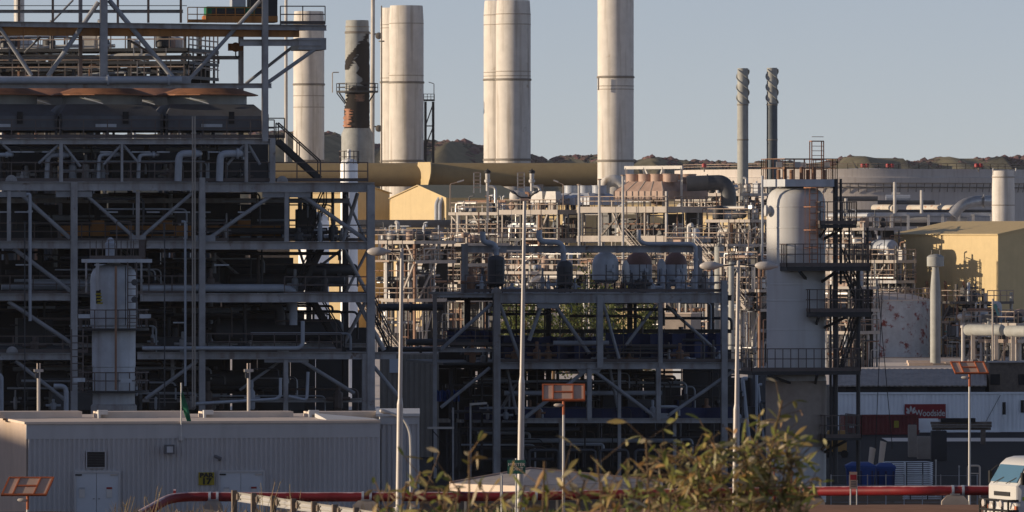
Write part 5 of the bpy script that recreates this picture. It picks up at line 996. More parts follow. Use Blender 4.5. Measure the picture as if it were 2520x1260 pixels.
# blue bins
def bin_(x0, x1, y0, D, label):
    z0 = zg(D); zt_ = P(x0, y0, D).z; w = (x1 - x0) / F * D; b = Vector((P((x0 + x1) / 2, 0, D).x, D, z0)); t = thing('waste_skip', label, 'skip bin', b, 'blue skips in the yard')
    h = zt_ - z0; q = MB(); q.rings([[b + Vector((sx * w / 2 * f, sy * .8 * f, z)) for sx, sy in ((-1, -1), (1, -1), (1, 1), (-1, 1))] for z, f in ((.15, .84), (h * .82, 1), (h * .82, .96), (.25, .8))], cap=True); q.build('body', M['blue_bin'], t)
    q = MB(); q.rings([[b + Vector((sx * w / 2 * f, sy * .8 * f, z)) for sx, sy in ((-1, -1), (1, -1), (1, 1), (-1, 1))] for z, f in ((h * .82, 1.05), (h * .9, 1.05), (h, .6))]); q.build('lid', M['blue_bin'], t)
    for sx in (-.4, 0, .4): MB().obox(b + Vector((sx * w, -.8, h * .45)), Vector((.05, 0, 0)), Vector((0, .06, 0)), UP * h * .3).build('rib', M['blue_dark'], t)
    for sx in (-.35, .35): MB().cyl(b + Vector((sx * w - .06, -.5, .1)), b + Vector((sx * w + .06, -.5, .1)), .1, n=10).build('wheel', M['rubber'], t)
bin_(2082, 2152, 1137, 398, 'wide blue skip with lid, left one behind the red pipe'); bin_(2155, 2202, 1139, 400, 'narrow blue skip touching the wider one')
# piles of galvanised frames: tall leaning stack and flat stack
def frames(o, ux, uz, nn_, n, W_, H_, label, m='frame_white'):
    t = thing('frame_stack', label, 'frame stack', o)
    for k in range(n):
        c0_ = o + nn_ * (k * .105); pts = [c0_, c0_ + ux * .1 * W_ + uz * H_, c0_ + ux * .88 * W_ + uz * H_, c0_ + ux * W_ + uz * H_ * .55, c0_ + ux * .93 * W_]
        q = MB(); q.tube(pts + [pts[0]], .028, 5, .1); q.bar(c0_ + ux * .5 * W_, c0_ + ux * .45 * W_ + uz * H_, .04); q.build('metal_frame', M[m], t)
    for f in (.15, .5, .8): q = MB(); q.bar(o + ux * W_ * f - nn_ * .1, o + ux * W_ * f + nn_ * (n * .105), .06); q.build('strap', M['steel_dark'], t)
frames(Vector((P(2165, 0, 405).x, 405, zg(405))), Vector((1, 0.15, 0)), Vector((.0, .55, .12)), Vector((0, 0, 1)).normalized(), 16, 3.0, .9, 'tall stack of pale galvanised frames behind the blue skips')
t_ = frames(Vector((P(2222, 0, 385).x, 385, zg(385) + .02)), Vector((1, .05, 0)), Vector((.1, .5, .1)), Vector((0, 0, 1)), 5, 2.6, .8, 'low flat stack of galvanised frames in front of the taller one')
for k, (x, lab) in enumerate(((2140, 'pale plank bundle leaning upright, lower of two beside the frames'), (2166, 'pale plank bundle leaning upright, taller of two beside the frames'))):
    D = 408; b = Vector((P(x - 8, 0, D).x, D, zg(D))); t = thing('plank_bundle', lab, 'plank bundle', b)
    for j in range(7): a_ = b + Vector((.0, .05 * j, 0)); MB().bar(a_ + Vector((j * .02, 0, 0)), P(x + 3, (1100, 1085)[k] + j * .6, D) + Vector((j * .04, .05 * j, 0)), .12, .07).build('plank', M['roof_pale'], t)
# small fence posts and pale barrier in the yard
t = thing('pipe_barrier', 'low pale pipe barrier beside the right solar light pole', 'barrier', P(2398, 1170, 380)); q = MB(); q.tube([Vector((P(2382, 0, 380).x, 380, zg(380))), P(2382, 1146, 380), P(2411, 1146, 380), Vector((P(2411, 0, 380).x, 380, zg(380)))], .05, 8); q.build('rail', M['roof_pale'], t); MB().bar(P(2382, 1165, 380), P(2411, 1165, 380), .05).build('mid_rail', M['roof_pale'], t)
for k, (x, D, y) in enumerate(((2303, 390, 1135), (2360, 385, 1150))): t = thing('marker_post', ('pale thin post between the frame stack and the solar light', 'darker thin post near the solar light pole')[k], 'post', Vector((P(x, 0, D).x, D, zg(D)))); MB().cyl(Vector((P(x, 0, D).x, D, zg(D))), P(x, y, D), .035, n=7).build('post', M['galv' if k == 0 else 'steel'], t); MB().cyl(P(x, y, D), P(x, y - 4, D), .05, n=7).build('post_cap', M['lamp_white'], t)
patch('pale_path', 26, 48, [506, 515], M['concrete_far'], .05)
q = MB(); t = thing('yard_fence', 'thin wire fence between the yard and the red pipe', 'fence', Vector((P(2100, 0, 345).x, 345, zg(345))))
xs = [2045, 2090, 2135, 2180, 2225, 2270, 2315, 2360, 2405]
for x in xs: MB().cyl(Vector((P(x, 0, 345).x, 345, zg(345))), Vector((P(x, 0, 345).x, 345, zg(345) + 1.7)), .03, n=6).build('fence_post', M['steel'], t)
for h in (.4, .8, 1.2, 1.65): q.bar(Vector((P(2045, 0, 345).x, 345, zg(345) + h)), Vector((P(2405, 0, 345).x, 345, zg(345) + h)), .015)
q.build('wire', M['steel'], t)
t = thing('compressor', 'brown yellow machine box between the tall column and the red container', 'machine', Vector((P(2058, 0, 470).x, 470, 0))); o = t.location
MB().rings([[o + Vector((sx * f, sy * f, z)) for sx, sy in ((-.65, -.5), (.65, -.5), (.65, .5), (-.65, .5))] for z, f in ((.4, 1), (1.5, 1), (1.75, .85))]).build('canopy', M['machine_yellow'], t); MB().box(o + UP * .3, 1.5, 1.1, .2).build('chassis', M['steel_dark'], t); MB().cyl(o + Vector((.3, 0, 1.7)), o + Vector((.3, 0, 2.2)), .06, n=8).build('exhaust', M['pipe_rust'], t)
for sx in (-.5, .5): MB().cyl(o + Vector((sx, -.62, .25)), o + Vector((sx, -.5, .25)), .25, n=14).build('wheel', M['rubber'], t)
# ================================================================ tall stacks
def ringstack(c, r, zt_, rings, bands, label, name='chimney_stack', m='stack', group=None, n=32, par=None, z0=0):
    t = par or thing(name, label, 'chimney', Vector((c.x, c.y, z0)), group)
    pr = [(r, z0), (r, zt_ - 2.6), (r * .955, zt_ - .3), (r * .94, zt_), (r * .88, zt_), (r * .88, zt_ - 2)]
    MB().lathe(Vector((c.x, c.y, 0)), pr, n, cap=False).build('flue', M[m], t)
    for z in rings: MB().lathe(Vector((c.x, c.y, 0)), [(r * .99, z - .2), (r * 1.05, z - .14), (r * 1.05, z + .14), (r * .99, z + .2)], n, cap=False).build('stiffener_ring', M['stack_ring'], t)
    for z in bands: MB().lathe(Vector((c.x, c.y, 0)), [(r * .995, z - .07), (r * 1.014, z - .05), (r * 1.014, z + .05), (r * .995, z + .07)], n, cap=False).build('seam_band', M['stack_band'], t)
    return t
def Z(y, D): return H - (y - YH) / F * D
def cpx(px, D): return Vector(((px - CX) / F * D, D, 0))
D = 1277
ringstack(cpx(760, D), 38 / F * D, Z(28, D), [Z(208, D), Z(396, D)], [Z(60, D), Z(236, D), Z(264, D)], 'white chimney stack right of the module end platform')
D = 1252
t = ringstack(cpx(978, D + 8), 42 / F * D, Z(16, D), [Z(200, D), Z(396, D)], [Z(58, D), Z(66, D), Z(190, D)], 'twin white chimney stack, left pair, its two flues joined'); ringstack(cpx(1000, D), 42.5 / F * D, Z(14, D), [Z(203, D), Z(396, D)], [Z(58, D), Z(186, D)], '', par=t)
D = 1226
t = ringstack(cpx(1232, D + 8), 42 / F * D, Z(-2, D), [Z(194, D), Z(392, D)], [Z(34, D), Z(58, D), Z(176, D), Z(185, D)], 'twin white chimney stack, right pair, in the middle of the sky'); ringstack(cpx(1263, D), 43 / F * D, Z(1, D), [Z(196, D), Z(393, D)], [Z(35, D), Z(60, D), Z(176, D), Z(187, D)], '', par=t)
t = ringstack(cpx(1515, 1150), 44.5 / F * 1150, Z(-40, 1150), [Z(190, 1150), Z(396, 1150)], [Z(212, 1150), Z(220, 1150)], 'widest single white chimney stack running out of the top of the picture')
MB().tube([P(1473, 190, 1147), P(1473, 222, 1147)], .12, 6).build('conduit', M['stack_ring'], t)
# bent duct joining the single stack
o = P(1500, 446, 1145); MB().tube([P(1486, 500, 1143), P(1486, 448, 1143), P(1520, 442, 1143), P(1540, 470, 1143)], .95, 14, 1.2).build('breeching_duct', M['stack'], t)
# scorched stack with peeling spiral cladding
D = 1235; c = cpx(879, D); r0 = 29.5 / F * D
t = ringstack(c, r0, Z(50, D), [Z(80, D)], [Z(66, D)], 'burnt chimney stack with black and rusty peeling cladding', m='strake')
n = 40; q = MB(); rs = []
def patchcyl(name, m, fn, y0, y1, rad, steps=34, seed=0):
    """cladding sheet wrapped on the stack between angles fn(y) (degrees, 0 = right, 90 = towards us)"""
    q = MB(); rr_ = random.Random(seed); rs = []
    for k in range(steps + 1):
        y = y0 + (y1 - y0) * k / steps; a0, a1 = fn(k / steps); a0 += rr_.uniform(-12, 12); a1 = min(a1 + rr_.uniform(-15, 9), 179); row = []
        for j in range(13): a = R(a0 + (a1 - a0) * j / 12); row.append(Vector((c.x + math.cos(a) * rad, c.y - math.sin(a) * rad, Z(y, D))))
        rs.append(row)
    q.rings(rs, close=False, cap=False); return q.build(name, M[m], t, smooth=80)
patchcyl('burnt_cladding', 'scorch_black', lambda f: (10 + 125 * f, 45 + 132 * min(1, f * 1.15)), 84, 172, r0 * 1.04, seed=1)
patchcyl('burnt_cladding', 'scorch_black', lambda f: (6, 74 + 22 * math.sin(f * 7)), 104, 320, r0 * 1.05, seed=2)
patchcyl('burnt_cladding', 'scorch_black', lambda f: (30, 120 + 58 * min(1, f * 1.6)), 212, 318, r0 * 1.1, seed=4)
patchcyl('rusty_cladding', 'rust_sheet', lambda f: (112 + 12 * f, 146 + 25 * f), 268, 313, r0 * 1.2, seed=5)
patchcyl('rusty_cladding', 'pipe_rust', lambda f: (60, 95), 232, 250, r0 * 1.13, seed=6)
MB().lathe(Vector((c.x, D, 0)), [(r0 * 1.03, 0), (r0 * 1.32, Z(396, D)), (r0 * 1.32, Z(330, D)), (r0 * 1.03, Z(312, D))], 28, cap=False).build('base_shroud', M['strake'], t)
q = ring_deck(Vector((c.x, D, 0)), Z(228, D), r0, r0 * 1.75, .3); q.build('platform', M['steel_dark'], t); ring_rail(Vector((c.x, D, 0)), Z(226, D), r0 * 1.72, n=12, h=1.4, rr_=.06).build('railing', M['steel_dark'], t)
for a in (180, 150, 30): MB().bar(Vector((c.x + math.cos(R(a)) * r0 * 1.7, D - math.sin(R(a)) * r0 * 1.7, Z(229, D))), Vector((c.x + math.cos(R(a)) * r0, D - math.sin(R(a)) * r0, Z(256, D))), .18).build('platform_bracket', M['steel_dark'], t)
MB().tube([P(818, 228, D), P(818, 178, D), P(834, 178, D)], .1, 6).build('davit', M['far_steel'], t)
# tall lattice-free masts
for px, y0, y1, w, DD, lab in ((704, -30, 400, 9, 1240, 'tall thin pale mast left of the first white stack'), (916, -30, 400, 12, 1245, 'tall thin pale mast crossing the sky beside the burnt stack'), (939, 14, 400, 4, 1240, 'thin dark ladder mast beside the left twin stack')):
    t = thing('mast', lab, 'mast', cpx(px, DD)); MB().cyl(cpx(px - (2 if px == 916 else 0), DD), P(px + (2 if px == 916 else 0), y0, DD), w / 2 / F * DD * 1.1, w / 2 / F * DD * .85, n=10).build('pole', M['stack' if px != 939 else 'stack_ring'], t)
    if px == 916:
        for y in (80, 308):
            MB().bar(P(900, y, DD), P(940, y + 6, DD), .25).build('crossarm', M['stack_ring'], t)
            MB().lathe(P(932, y + 8, DD - .5), [(.25, 0), (.6, .1), (.6, .5), (.25, .6)], 12, (0, 1, 0)).build('obstruction_light', M['stack_ring'], t)
    else: MB().cyl(P(px, 100, DD), P(px, 103, DD), .5, n=8).build('collar', M['stack_ring'], t)
# small access tower next to the left twin stack
D = 1263; t = thing('access_tower', 'slender dark access tower with small railed platform beside the twin stack', 'tower', cpx(1056, D))
for x in (1047, 1066):
    for dd in (0, 1.4): MB().bar(P(x, 250, D + dd), Vector((P(x, 0, D).x, D + dd, 0)), .45).build('column', M['steel_dark'], t)
MB().prism([P(1042, 249, D - .4), P(1070, 249, D - .4), P(1070, 249, D + 2), P(1042, 249, D + 2)], UP * .3).build('platform', M['steel_dark'], t); MB().rail([P(1043, 247, D + 1.8), P(1043, 247, D - .3), P(1069, 247, D - .3), P(1069, 247, D + 1.8)], 1.1, .6, .05).build('railing', M['railing'], t)
for y0, y1 in ((255, 310), (312, 360)): MB().bar(P(1066, y0, D), P(1047, y1, D), .2).build('brace', M['steel_dark'], t); MB().bar(P(1047, y1, D), P(1066, y1, D), .2).build('strut', M['steel_dark'], t)
MB().tube([P(1068, 247, D), P(1068, 206, D), P(1055, 202, D)], .08, 6).build('lamp_arm', M['far_steel'], t)
# straked grey stacks
D = 1180
def straked(px, y0, hw, label, lower):
    c = cpx(px, D); r0 = hw / F * D; t = thing('straked_chimney', label, 'chimney', c, 'grey chimneys with spiral strakes')
    MB().lathe(c, [(r0, Z(255, D)), (r0, Z(y0, D)), (r0 * .9, Z(y0, D)), (r0 * .9, Z(y0 + 20, D))], 24, cap=False).build('flue', M['strake'], t); MB().lathe(c, [(r0 * 1.02, 0), (r0 * 1.02, Z(255, D))], 24, cap=False).build('lower_flue', M[lower], t)
    for k in range(3):
        q = MB(); rs = []
        for i in range(41): f = i / 40; a = R(120 * k - 380 * f); z = Z(y0 + 4 + (250 - y0) * (1 - f), D); d = Vector((math.cos(a), math.sin(a), 0)); rs.append([c + d * r0 * .98 + UP * (z - .09), c + d * r0 * 1.26 + UP * (z - .05), c + d * r0 * 1.26 + UP * (z + .05), c + d * r0 * .98 + UP * (z + .09)])
        q.rings(rs); q.build('strake', M['strake'], t)
    for y in (258, 344): MB().lathe(c, [(r0, Z(y, D) - .12), (r0 * 1.09, Z(y, D) - .08), (r0 * 1.09, Z(y, D) + .08), (r0, Z(y, D) + .12)], 24, cap=False).build('flange_ring', M['stack_ring'], t)
straked(1828, 168, 13.3, 'grey chimney with spiral strakes, left of the pair', 'strake'); straked(1900, 167, 13, 'grey chimney with spiral strakes and darker blue lower part', 'chim_blue')
# short white stack on the right
D = 950; c = cpx(2469, D); t = ringstack(c, 28 / F * D, Z(420, D), [], [Z(436, D), Z(505, D)], 'short thick pale stack behind the yellow shed at the right', z0=0)
for px in (2444, 2500): MB().cyl(P(px, 430, D - .4), P(px, 414, D - .4), .1, n=6).build('lightning_rod', M['pipe_white'], t)
# ================================================================ yellow round duct and yellow sheds
D = 1190; t = thing('yellow_duct', 'huge long yellow round duct lying behind the sheds below the stacks', 'duct', cpx(1100, D))
MB().cyl(P(560, 430, D), P(1480, 430, D), 29 / F * D, n=40).build('shell', M['duct_yellow'], t)
q = MB(); a = P(1045, 398, D - 2.4); rs = []
for y, hw in ((399, 17), (412, 18), (425, 17.5), (438, 15), (450, 11), (462, 9), (472, 9)):
    o = P(1045, y, D - 2.6); w = hw / F * D; rs.append([o + Vector((-w, 1.3, 0)), o + Vector((-w * .5, -.2, 0)), o + Vector((w * .85, -1.0, 0)), o + Vector((w, .3, 0)), o + Vector((w * .5, 2.0, 0))])
rs2 = []
for r_0 in rs:
    cx_ = (r_0[0] + r_0[3]) / 2; rs2.append([r_0[0], r_0[0].lerp(r_0[2], .5), r_0[2], r_0[3], r_0[4]])
q.rings(rs2); q.build('sun_patch', M['yellow'], t, smooth=20)  # sunlit patch on the duct, built as a brighter yellow solid
for x in (620, 760, 900, 1180, 1330): MB().box(P(x, 430, D) + UP * -(Z(430, D) / 2 + .5), 1.0, 2.2, Z(430, D) - 1.2).build('saddle_pier', M['concrete'], t)
t = thing('duct_shade_wall', 'long dark wall added as the shade under the yellow round duct', 'wall', cpx(1000, 1196)); MB().bar(P(480, 0, 1196) * 1.0 + UP * (-P(480, 0, 1196).z + 9.2), P(1480, 0, 1196) + UP * (-P(1480, 0, 1196).z + 9.2), .6, 18.4).build('wall', M['strake_dark'], t); MB().bar(Vector((P(480, 0, 1196).x, 1195.8, 18.6)), Vector((P(1480, 0, 1196).x, 1195.8, 18.6)), 1.2, .5).build('coping', M['steel_dark'], t)  # dark wall added to stand for the shade below the duct
class Lo:
    """local frame: origin on the corner nearest to us, u runs left-back along the lit face, v right-back"""
    def __init__(s, px, D, th=-40, z=0):
        s.o = Vector(((px - CX) / F * D, D, z)); a = R(th); s.u = Vector((-math.cos(a), -math.sin(a), 0)); s.v = Vector((-math.sin(a), math.cos(a), 0)); s.D = D; s.rz = a
    def __call__(s, u, v, z): return s.o + s.u * u + s.v * v + UP * z
def shed(px, D, th, Wl, Wd, ye, yr, label, gable_front=True, m='yellow', door=None, eav=.3):
    L = Lo(px, D, th); ze, zr_ = Z(ye, D), Z(yr, D); t = thing('yellow_shed', label, 'shed', L(0, 0, 0))
    q = MB()
    if gable_front:        # gable on the lit face
        q.prism([L(0, 0, 0), L(Wl, 0, 0), L(Wl, 0, ze), L(Wl / 2, 0, zr_), L(0, 0, ze)], L.v * Wd); q.build('wall', M[m], t, smooth=0)
        q = MB(); e = .25
        for s in (0, 1):
            a, b = (L(-eav, -e, ze - eav * (zr_ - ze) / (Wl / 2)), L(Wl / 2, -e, zr_)) if s == 0 else (L(Wl / 2, -e, zr_), L(Wl + eav, -e, ze - eav * (zr_ - ze) / (Wl / 2))); q.prism([a, b, b + L.v * (Wd + 2 * e), a + L.v * (Wd + 2 * e)], UP * .12)
        q.build('roof', M[m], t, smooth=0)
    else:                  # eaves on the lit face, gable on the shaded face
        q.prism([L(0, 0, 0), L(0, Wd, 0), L(0, Wd, ze), L(0, Wd / 2, zr_), L(0, 0, ze)], L.u * Wl); q.build('wall', M[m], t, smooth=0)
        for s in (0, 1):
            q = MB(); e = .3; sl = (zr_ - ze) / (Wd / 2); a, b = (L(-e, -eav, ze - eav * sl), L(-e, Wd / 2, zr_)) if s == 0 else (L(-e, Wd / 2, zr_), L(-e, Wd + eav, ze - eav * sl)); q.prism([a, b, b + L.u * (Wl + 2 * e), a + L.u * (Wl + 2 * e)], UP * .12); q.build('roof', M[m], t, smooth=0)
    return t, L, ze, zr_
t, L, ze, zr_ = shed(1098, 1110, -50, 13.3, 16, 487, 456, 'yellow gabled shed with brightly lit end wall below the yellow duct')
for u in (1.0, 1.9): MB().tube([L(u, -.4, 0), L(u, -.4, ze * .96), L(u, .2, ze)], .28, 8).build('downpipe', M['pipe_grey'], t)
shed(1062, 1135, -60, 14, 10, 492, 478, 'plain duller yellow shed half hidden left of the gabled one', gable_front=False)
shed(870, 1130, -33, 12, 10, 475, 460, 'yellow shed seen through the end of the left module', gable_front=False)
shed(1690, 1120, -33, 60, 10, 505, 495, 'long yellow shed behind the fan coolers and pipe racks', gable_front=False)
shed(1895, 1000, -40, 14, 9, 532, 521, 'small yellow roofed shed left of the tall column', gable_front=False)
t, L, ze, zr_ = shed(2456, 860, -55, 20, 17, 577, 546, 'big yellow shed at the right with a sunlit wall and a shaded end', gable_front=False)
MB().prism([L(1.5, -.03, 0), L(4.5, -.03, 0), L(4.5, -.03, 4), L(1.5, -.03, 4)], L.v * -.05).build('roller_door', M['turquoise'], t)
for u in (6, 9.5, 13): MB().tube([L(u, -.3, 0), L(u, -.3, ze * .55), L(u - .6, -.9, ze * .62), L(u - 1.1, -1.2, ze * .6)], .17, 8).build('vent_duct', M['pipe_rust'], t)
# ================================================================ huge storage tank
D = 1400; c = cpx(2130, D); r0 = 470 / F * D; zt_ = Z(416, D - r0 * .9); t = thing('storage_tank', 'huge pale storage tank spanning the right half behind the plant', 'tank', c)
MB().lathe(c, [(r0, 0), (r0, zt_ - 2.6)], 120, cap=False).build('shell', M['tank'], t)
MB().lathe(c, [(r0, zt_ - 2.7), (r0 * 1.012, zt_ - 2.6), (r0 * 1.012, zt_ - 1.6), (r0, zt_ - 1.5), (r0, zt_), (r0 * .985, zt_), (r0 * .985, zt_ - .6), (.1, zt_ + .5)], 120, cap=False).build('rim', M['tank'], t)
MB().lathe(c, [(r0 * 1.001, Z(461, D - r0) - .12), (r0 * 1.006, Z(461, D - r0) - .08), (r0 * 1.006, Z(461, D - r0) + .08), (r0 * 1.001, Z(461, D - r0) + .12)], 120, cap=False).build('wind_girder', M['stack_ring'], t)
for k in range(60):
    a = R(198 + k * 2.4); p_ = c + Vector((math.cos(a) * r0 * 1.01, math.sin(a) * r0 * 1.01, 0)); MB().bar(p_ + UP * (zt_ - 4.3), p_ + Vector((math.cos(a), math.sin(a), 0)) * .35 + UP * (zt_ - 2.7), .16).build('rim_bracket', M['stack_ring'], t)
q = MB(); pts = [c + Vector((math.cos(R(a)) * r0 * 1.0, math.sin(R(a)) * r0 * 1.0, zt_)) for a in range(196, 346, 3)]; q.rail(pts, 1.0, 3.3, .05, toe=False); q.build('railing', M['far_rail'], t)
for px, k in ((1733, 1), (2128, 2), (2190, 2), (2408, 2)):
    t = thing('fire_monitor', 'small red box on the tank rim, ' + {1733: 'at its sunlit left end', 2128: 'just right of the tall column', 2190: 'second right of the tall column', 2408: 'nearest the short stack'}[px], 'fire monitor', P(px, 412, D - r0 * .93)); o = P(px, 411, D - r0 * .93)
    for j in range(k): MB().lathe(o + Vector((-.35 + .75 * j if k == 2 else 0, 0, -.1)), [(.2, 0), (.42, .08), (.45, .5), (.35, .72), (.1, .8)], 12).build('drum', M['red_far'], t)
    MB().cyl(o - UP * .9, o, .12, n=8).build('stand', M['stack_ring'], t)
# ================================================================ rusty white tank, mushroom vent
D = 845; c = cpx(2183, D); r0 = 107 / F * D; zt_ = Z(737, D); t = thing('rusty_tank', 'white storage tank covered in red rust patches', 'tank', c)
MB().lathe(c, [(r0, 0), (r0, zt_)], 64, cap=False).build('shell', M['rusty_tank'], t); MB().lathe(c, [(r0 * 1.02, zt_ - .1), (r0 * 1.02, zt_), (r0 * .6, zt_ + .55), (r0 * .2, zt_ + .85), (.1, zt_ + .88)], 64).build('roof', M['roof_pale'], t)
ring_rail(c, zt_, r0 * .99, 150, 390, n=22, h=1.3, rr_=.05).build('railing', M['far_rail'], t)
q = MB(); q.stair(c + Vector((-r0 * 1.05, -r0 * .3, 0)), c + Vector((-r0 * .2, -r0 * 1.08, zt_)), .8, (.6, -.6, 0)); q.build('stair', M['far_steel'], t)
D = 815; c = cpx(2302, D); m_ = D / F; t = thing('mushroom_vent', 'tall grey mushroom headed vent post standing before the rusty tank', 'vent', c)
MB().lathe(c, [(.58, -.05), (.58, Z(720, D)), (.5, Z(690, D)), (.36, Z(657, D)), (.36, Z(650, D))], 20).build('post', M['strake'], t); MB().lathe(c, [(.4, Z(657, D)), (21 * m_, Z(655, D)), (21 * m_, Z(632, D)), (14 * m_, Z(627, D)), (.1, Z(625, D))], 24).build('cap', M['strake'], t)
for a in (20, 150): MB().cyl(c + Vector((math.cos(R(a)) * .5, -.3, Z(627, D))), c + Vector((math.cos(R(a)) * .5, -.3, Z(615, D))), .06, n=6).build('spike', M['stack_ring'], t)
MB().box((c.x, D, .12), 2.6, 2.6, .24).build('footing', M['concrete'], t)
# ================================================================ distant sunlit process units
def unit(label, px, D, Wm, Vm, decks, seed, th=-40, nu=4, nv=3, npipe=30, nclut=24, ncond=45, lit='far_steel', fas=.6, rails=True, pipemats=('pipe_white', 'pipe_silver', 'pipe_grey', 'pipe_rust', 'pipe_dark'), name='process_unit', stair=True, top_clut=True, nbr=6):
    L = Lo(px, D, th); r = random.Random(seed); zs = [Z(y, D) for y in decks]; t = thing(name, label, 'process unit', L(0, 0, 0))
    for i in range(nu):
        for j in range(nv):
            if 0 < i < nu - 1 and 0 < j < nv - 1: continue
            u, v = Wm * i / (nu - 1), Vm * j / (nv - 1); o = L(u, v, 0); cw = r.choice((.16, .2, .26)); MB().bar(o, o + UP * (zs[0] + (0 if r.random() < .6 else r.uniform(.5, 2.0))), cw, cw, L.u).build('column', M[lit if r.random() < .5 else r.choice(('pipe_rust', 'strake', 'steel', 'steel_dark'))], t)
    for k, z in enumerate(zs):
        MB().prism([L(-.2, -.2, z - .16), L(Wm + .2, -.2, z - .16), L(Wm + .2, Vm, z - .16), L(-.2, Vm, z - .16)], UP * .12).build('deck', M['far_deck'], t)
        us = [-.3] + sorted(r.uniform(0, Wm) for _ in range(2)) + [Wm + .3]
        for j, (ua, ub) in enumerate(zip(us, us[1:])):
            if ub - ua > .2: h_ = fas * r.choice((1, 1, .6, .4)) if k else fas; MB().bar(L(ua, -.3, z - h_ / 2), L(ub, -.3, z - h_ / 2), .14, h_).build('edge_beam', M[lit if k == 0 or r.random() < .6 else r.choice(('far_rail', 'steel', 'pipe_dark', 'steel_dark'))], t)
        MB().bar(L(-.32, -.2, z - fas / 2), L(-.32, Vm, z - fas / 2), .14, fas).build('edge_beam', M[lit], t)
        if rails:
            if k == 0 or r.random() < .85: MB().rail([L(0, -.3, z), L(Wm, -.3, z)], 1.25, r.uniform(.8, 1.3), .045, toe=False).build('railing', M['far_rail'], t)
            MB().rail([L(-.3, 0, z), L(-.3, Vm, z)], 1.25, 1.3, .05, toe=False).build('railing', M['far_rail'], t)
    lv = list(zip([zs[0] + 2.4 if top_clut else zs[0]] + zs, zs + [0.0]))
    for k in range(nbr):
        z1, z0 = r.choice(lv[1:]); i = r.randrange(nu - 1); u0, u1 = Wm * i / (nu - 1), Wm * (i + 1) / (nu - 1)
        if r.random() < .5: u0, u1 = u1, u0
        if r.random() < .7: MB().bar(L(u0, -.1, z0), L((u0 + u1) / 2 if r.random() < .5 else u1, -.1, z1 - .5), .2).build('brace', M[lit], t)
        else: MB().bar(L(-.1, Vm * .1, z0), L(-.1, Vm * .5, z1 - .5), .2).build('brace', M[lit], t)
    for k in range(npipe):
        z1, z0 = r.choice(lv[1:] if r.random() < .8 else lv); z = r.uniform(z0 + .2, z1 - .4); q = r.random(); rad = r.choice((.06, .08, .1, .14, .2, .28)); m = M[r.choice(pipemats)]
        if q < .3: u0 = r.uniform(0, Wm * .6); v = r.uniform(-.2, Vm * .6); b_ = MB().tube([L(u0, v, z), L(min(Wm, u0 + r.uniform(2, 9)), v, z), L(min(Wm, u0 + 9), v, z0 if r.random() < .5 else z)], rad, 7)
        elif q < .5: v0 = r.uniform(0, Vm * .6); u = r.uniform(0, Wm); b_ = MB().tube([L(u, v0, z0), L(u, v0, z), L(u, min(Vm, v0 + r.uniform(1, 6)), z)], rad, 7)
        else: u, v = r.uniform(0, Wm), r.uniform(-.2, Vm * .7); b_ = MB().tube([L(u, v, z0), L(u, v, z1 - .3), L(u + r.uniform(-.8, .8), v, z1 - .25)], rad * .9, 7)
        b_.build('pipe', m, t)
    for k in range(ncond):
        z1, z0 = r.choice(lv[1:]); u, v = r.uniform(-.2, Wm), r.uniform(-.4, Vm * .3) ; z = r.uniform(z0 + .3, z1 - .2); rad = r.choice((.04, .05, .07)); q = MB()
        if r.random() < .4: q.tube([L(u, v, z0), L(u, v, z), L(u + r.uniform(.5, 3), v, z)], rad, 5, .2)
        elif r.random() < .5: q.bar(L(u, -.35, z1), L(u, -.35, z0), rad * 2)
        else: q.tube([L(-.4, abs(u) % Vm, z0), L(-.4, abs(u) % Vm, z), L(-.4, min(Vm, abs(u) % Vm + 2), z)], rad, 5, .2)
        q.build('conduit', M[r.choice(('far_rail', 'pipe_rust', 'pipe_white', 'far_steel', 'pipe_dark'))], t)
    for k in range(nclut):
        z1, z0 = r.choice(lv) if top_clut else r.choice(lv[1:]); u, v = r.uniform(.3, Wm - .3), r.uniform(.2, Vm * .8); q = MB(); w = r.uniform(.4, 1.6); h = min(r.uniform(.5, 1.8), z1 - z0 - .3); o = L(u, v, z0); kind = r.random()
        if kind < .45: q.lathe(o, [(w * .3, 0), (w * .5, .15), (w * .5, h * .8), (w * .3, h * .95), (.04, h)], 12); nm = 'upright_drum'
        elif kind < .7: q.box(o + UP * h / 2, w, w * .7, h, L.rz); q.cyl(o + UP * h, o + UP * (h + .3), .12, n=6); nm = 'control_box'
        else:
            a = o + UP * (h * .6); d = (L.u if r.random() < .6 else L.v) * r.uniform(1.2, 3.0); rr_ = w * .4; q.lathe(a, [(.05, 0), (rr_ * .8, .12), (rr_, .3), (rr_, d.length - .3), (rr_ * .8, d.length - .12), (.05, d.length)], 12, d); q.bar(o + d * .25, a + d * .25, .15); q.bar(o + d * .75, a + d * .75, .15); nm = 'exchanger'
        q.build(nm, M[r.choice(pipemats[:3] + ('salmon', 'pipe_dark', 'steel_dark', 'strake', 'red_far') if r.random() < .12 else pipemats[:3] + ('salmon', 'pipe_dark', 'steel_dark'))], t)
    if stair:
        for a, b in zip(zs[1:] + [0], zs): 
            if r.random() < .22: MB().stair(L(Wm * .15, -1.0, a), L(Wm * .15 + (b - a) * 1.1, -1.0, b), .7, L.v).build('stair', M[lit], t)
    for vv in (.3, .55):  # dark blocks added inside to darken the unit and stop seeing through
        for (z1, z0) in lv[1:]:
            for i in range(nu - 1):
                if r.random() < .5: u0 = Wm * (i + r.uniform(0, .3)) / (nu - 1); u1 = Wm * (i + r.uniform(.5, 1)) / (nu - 1); h = r.uniform(.4, .95) * (z1 - z0 - .3); MB().prism([L(u0, Vm * vv, z0), L(u1, Vm * vv, z0), L(u1, Vm * vv, z0 + h), L(u0, Vm * vv, z0 + h)], L.v * r.uniform(.3, 1.2)).build('darkening_block', M[r.choice(('steel_dark', 'pipe_dark', 'steel_dark', 'strake_dark'))], t)
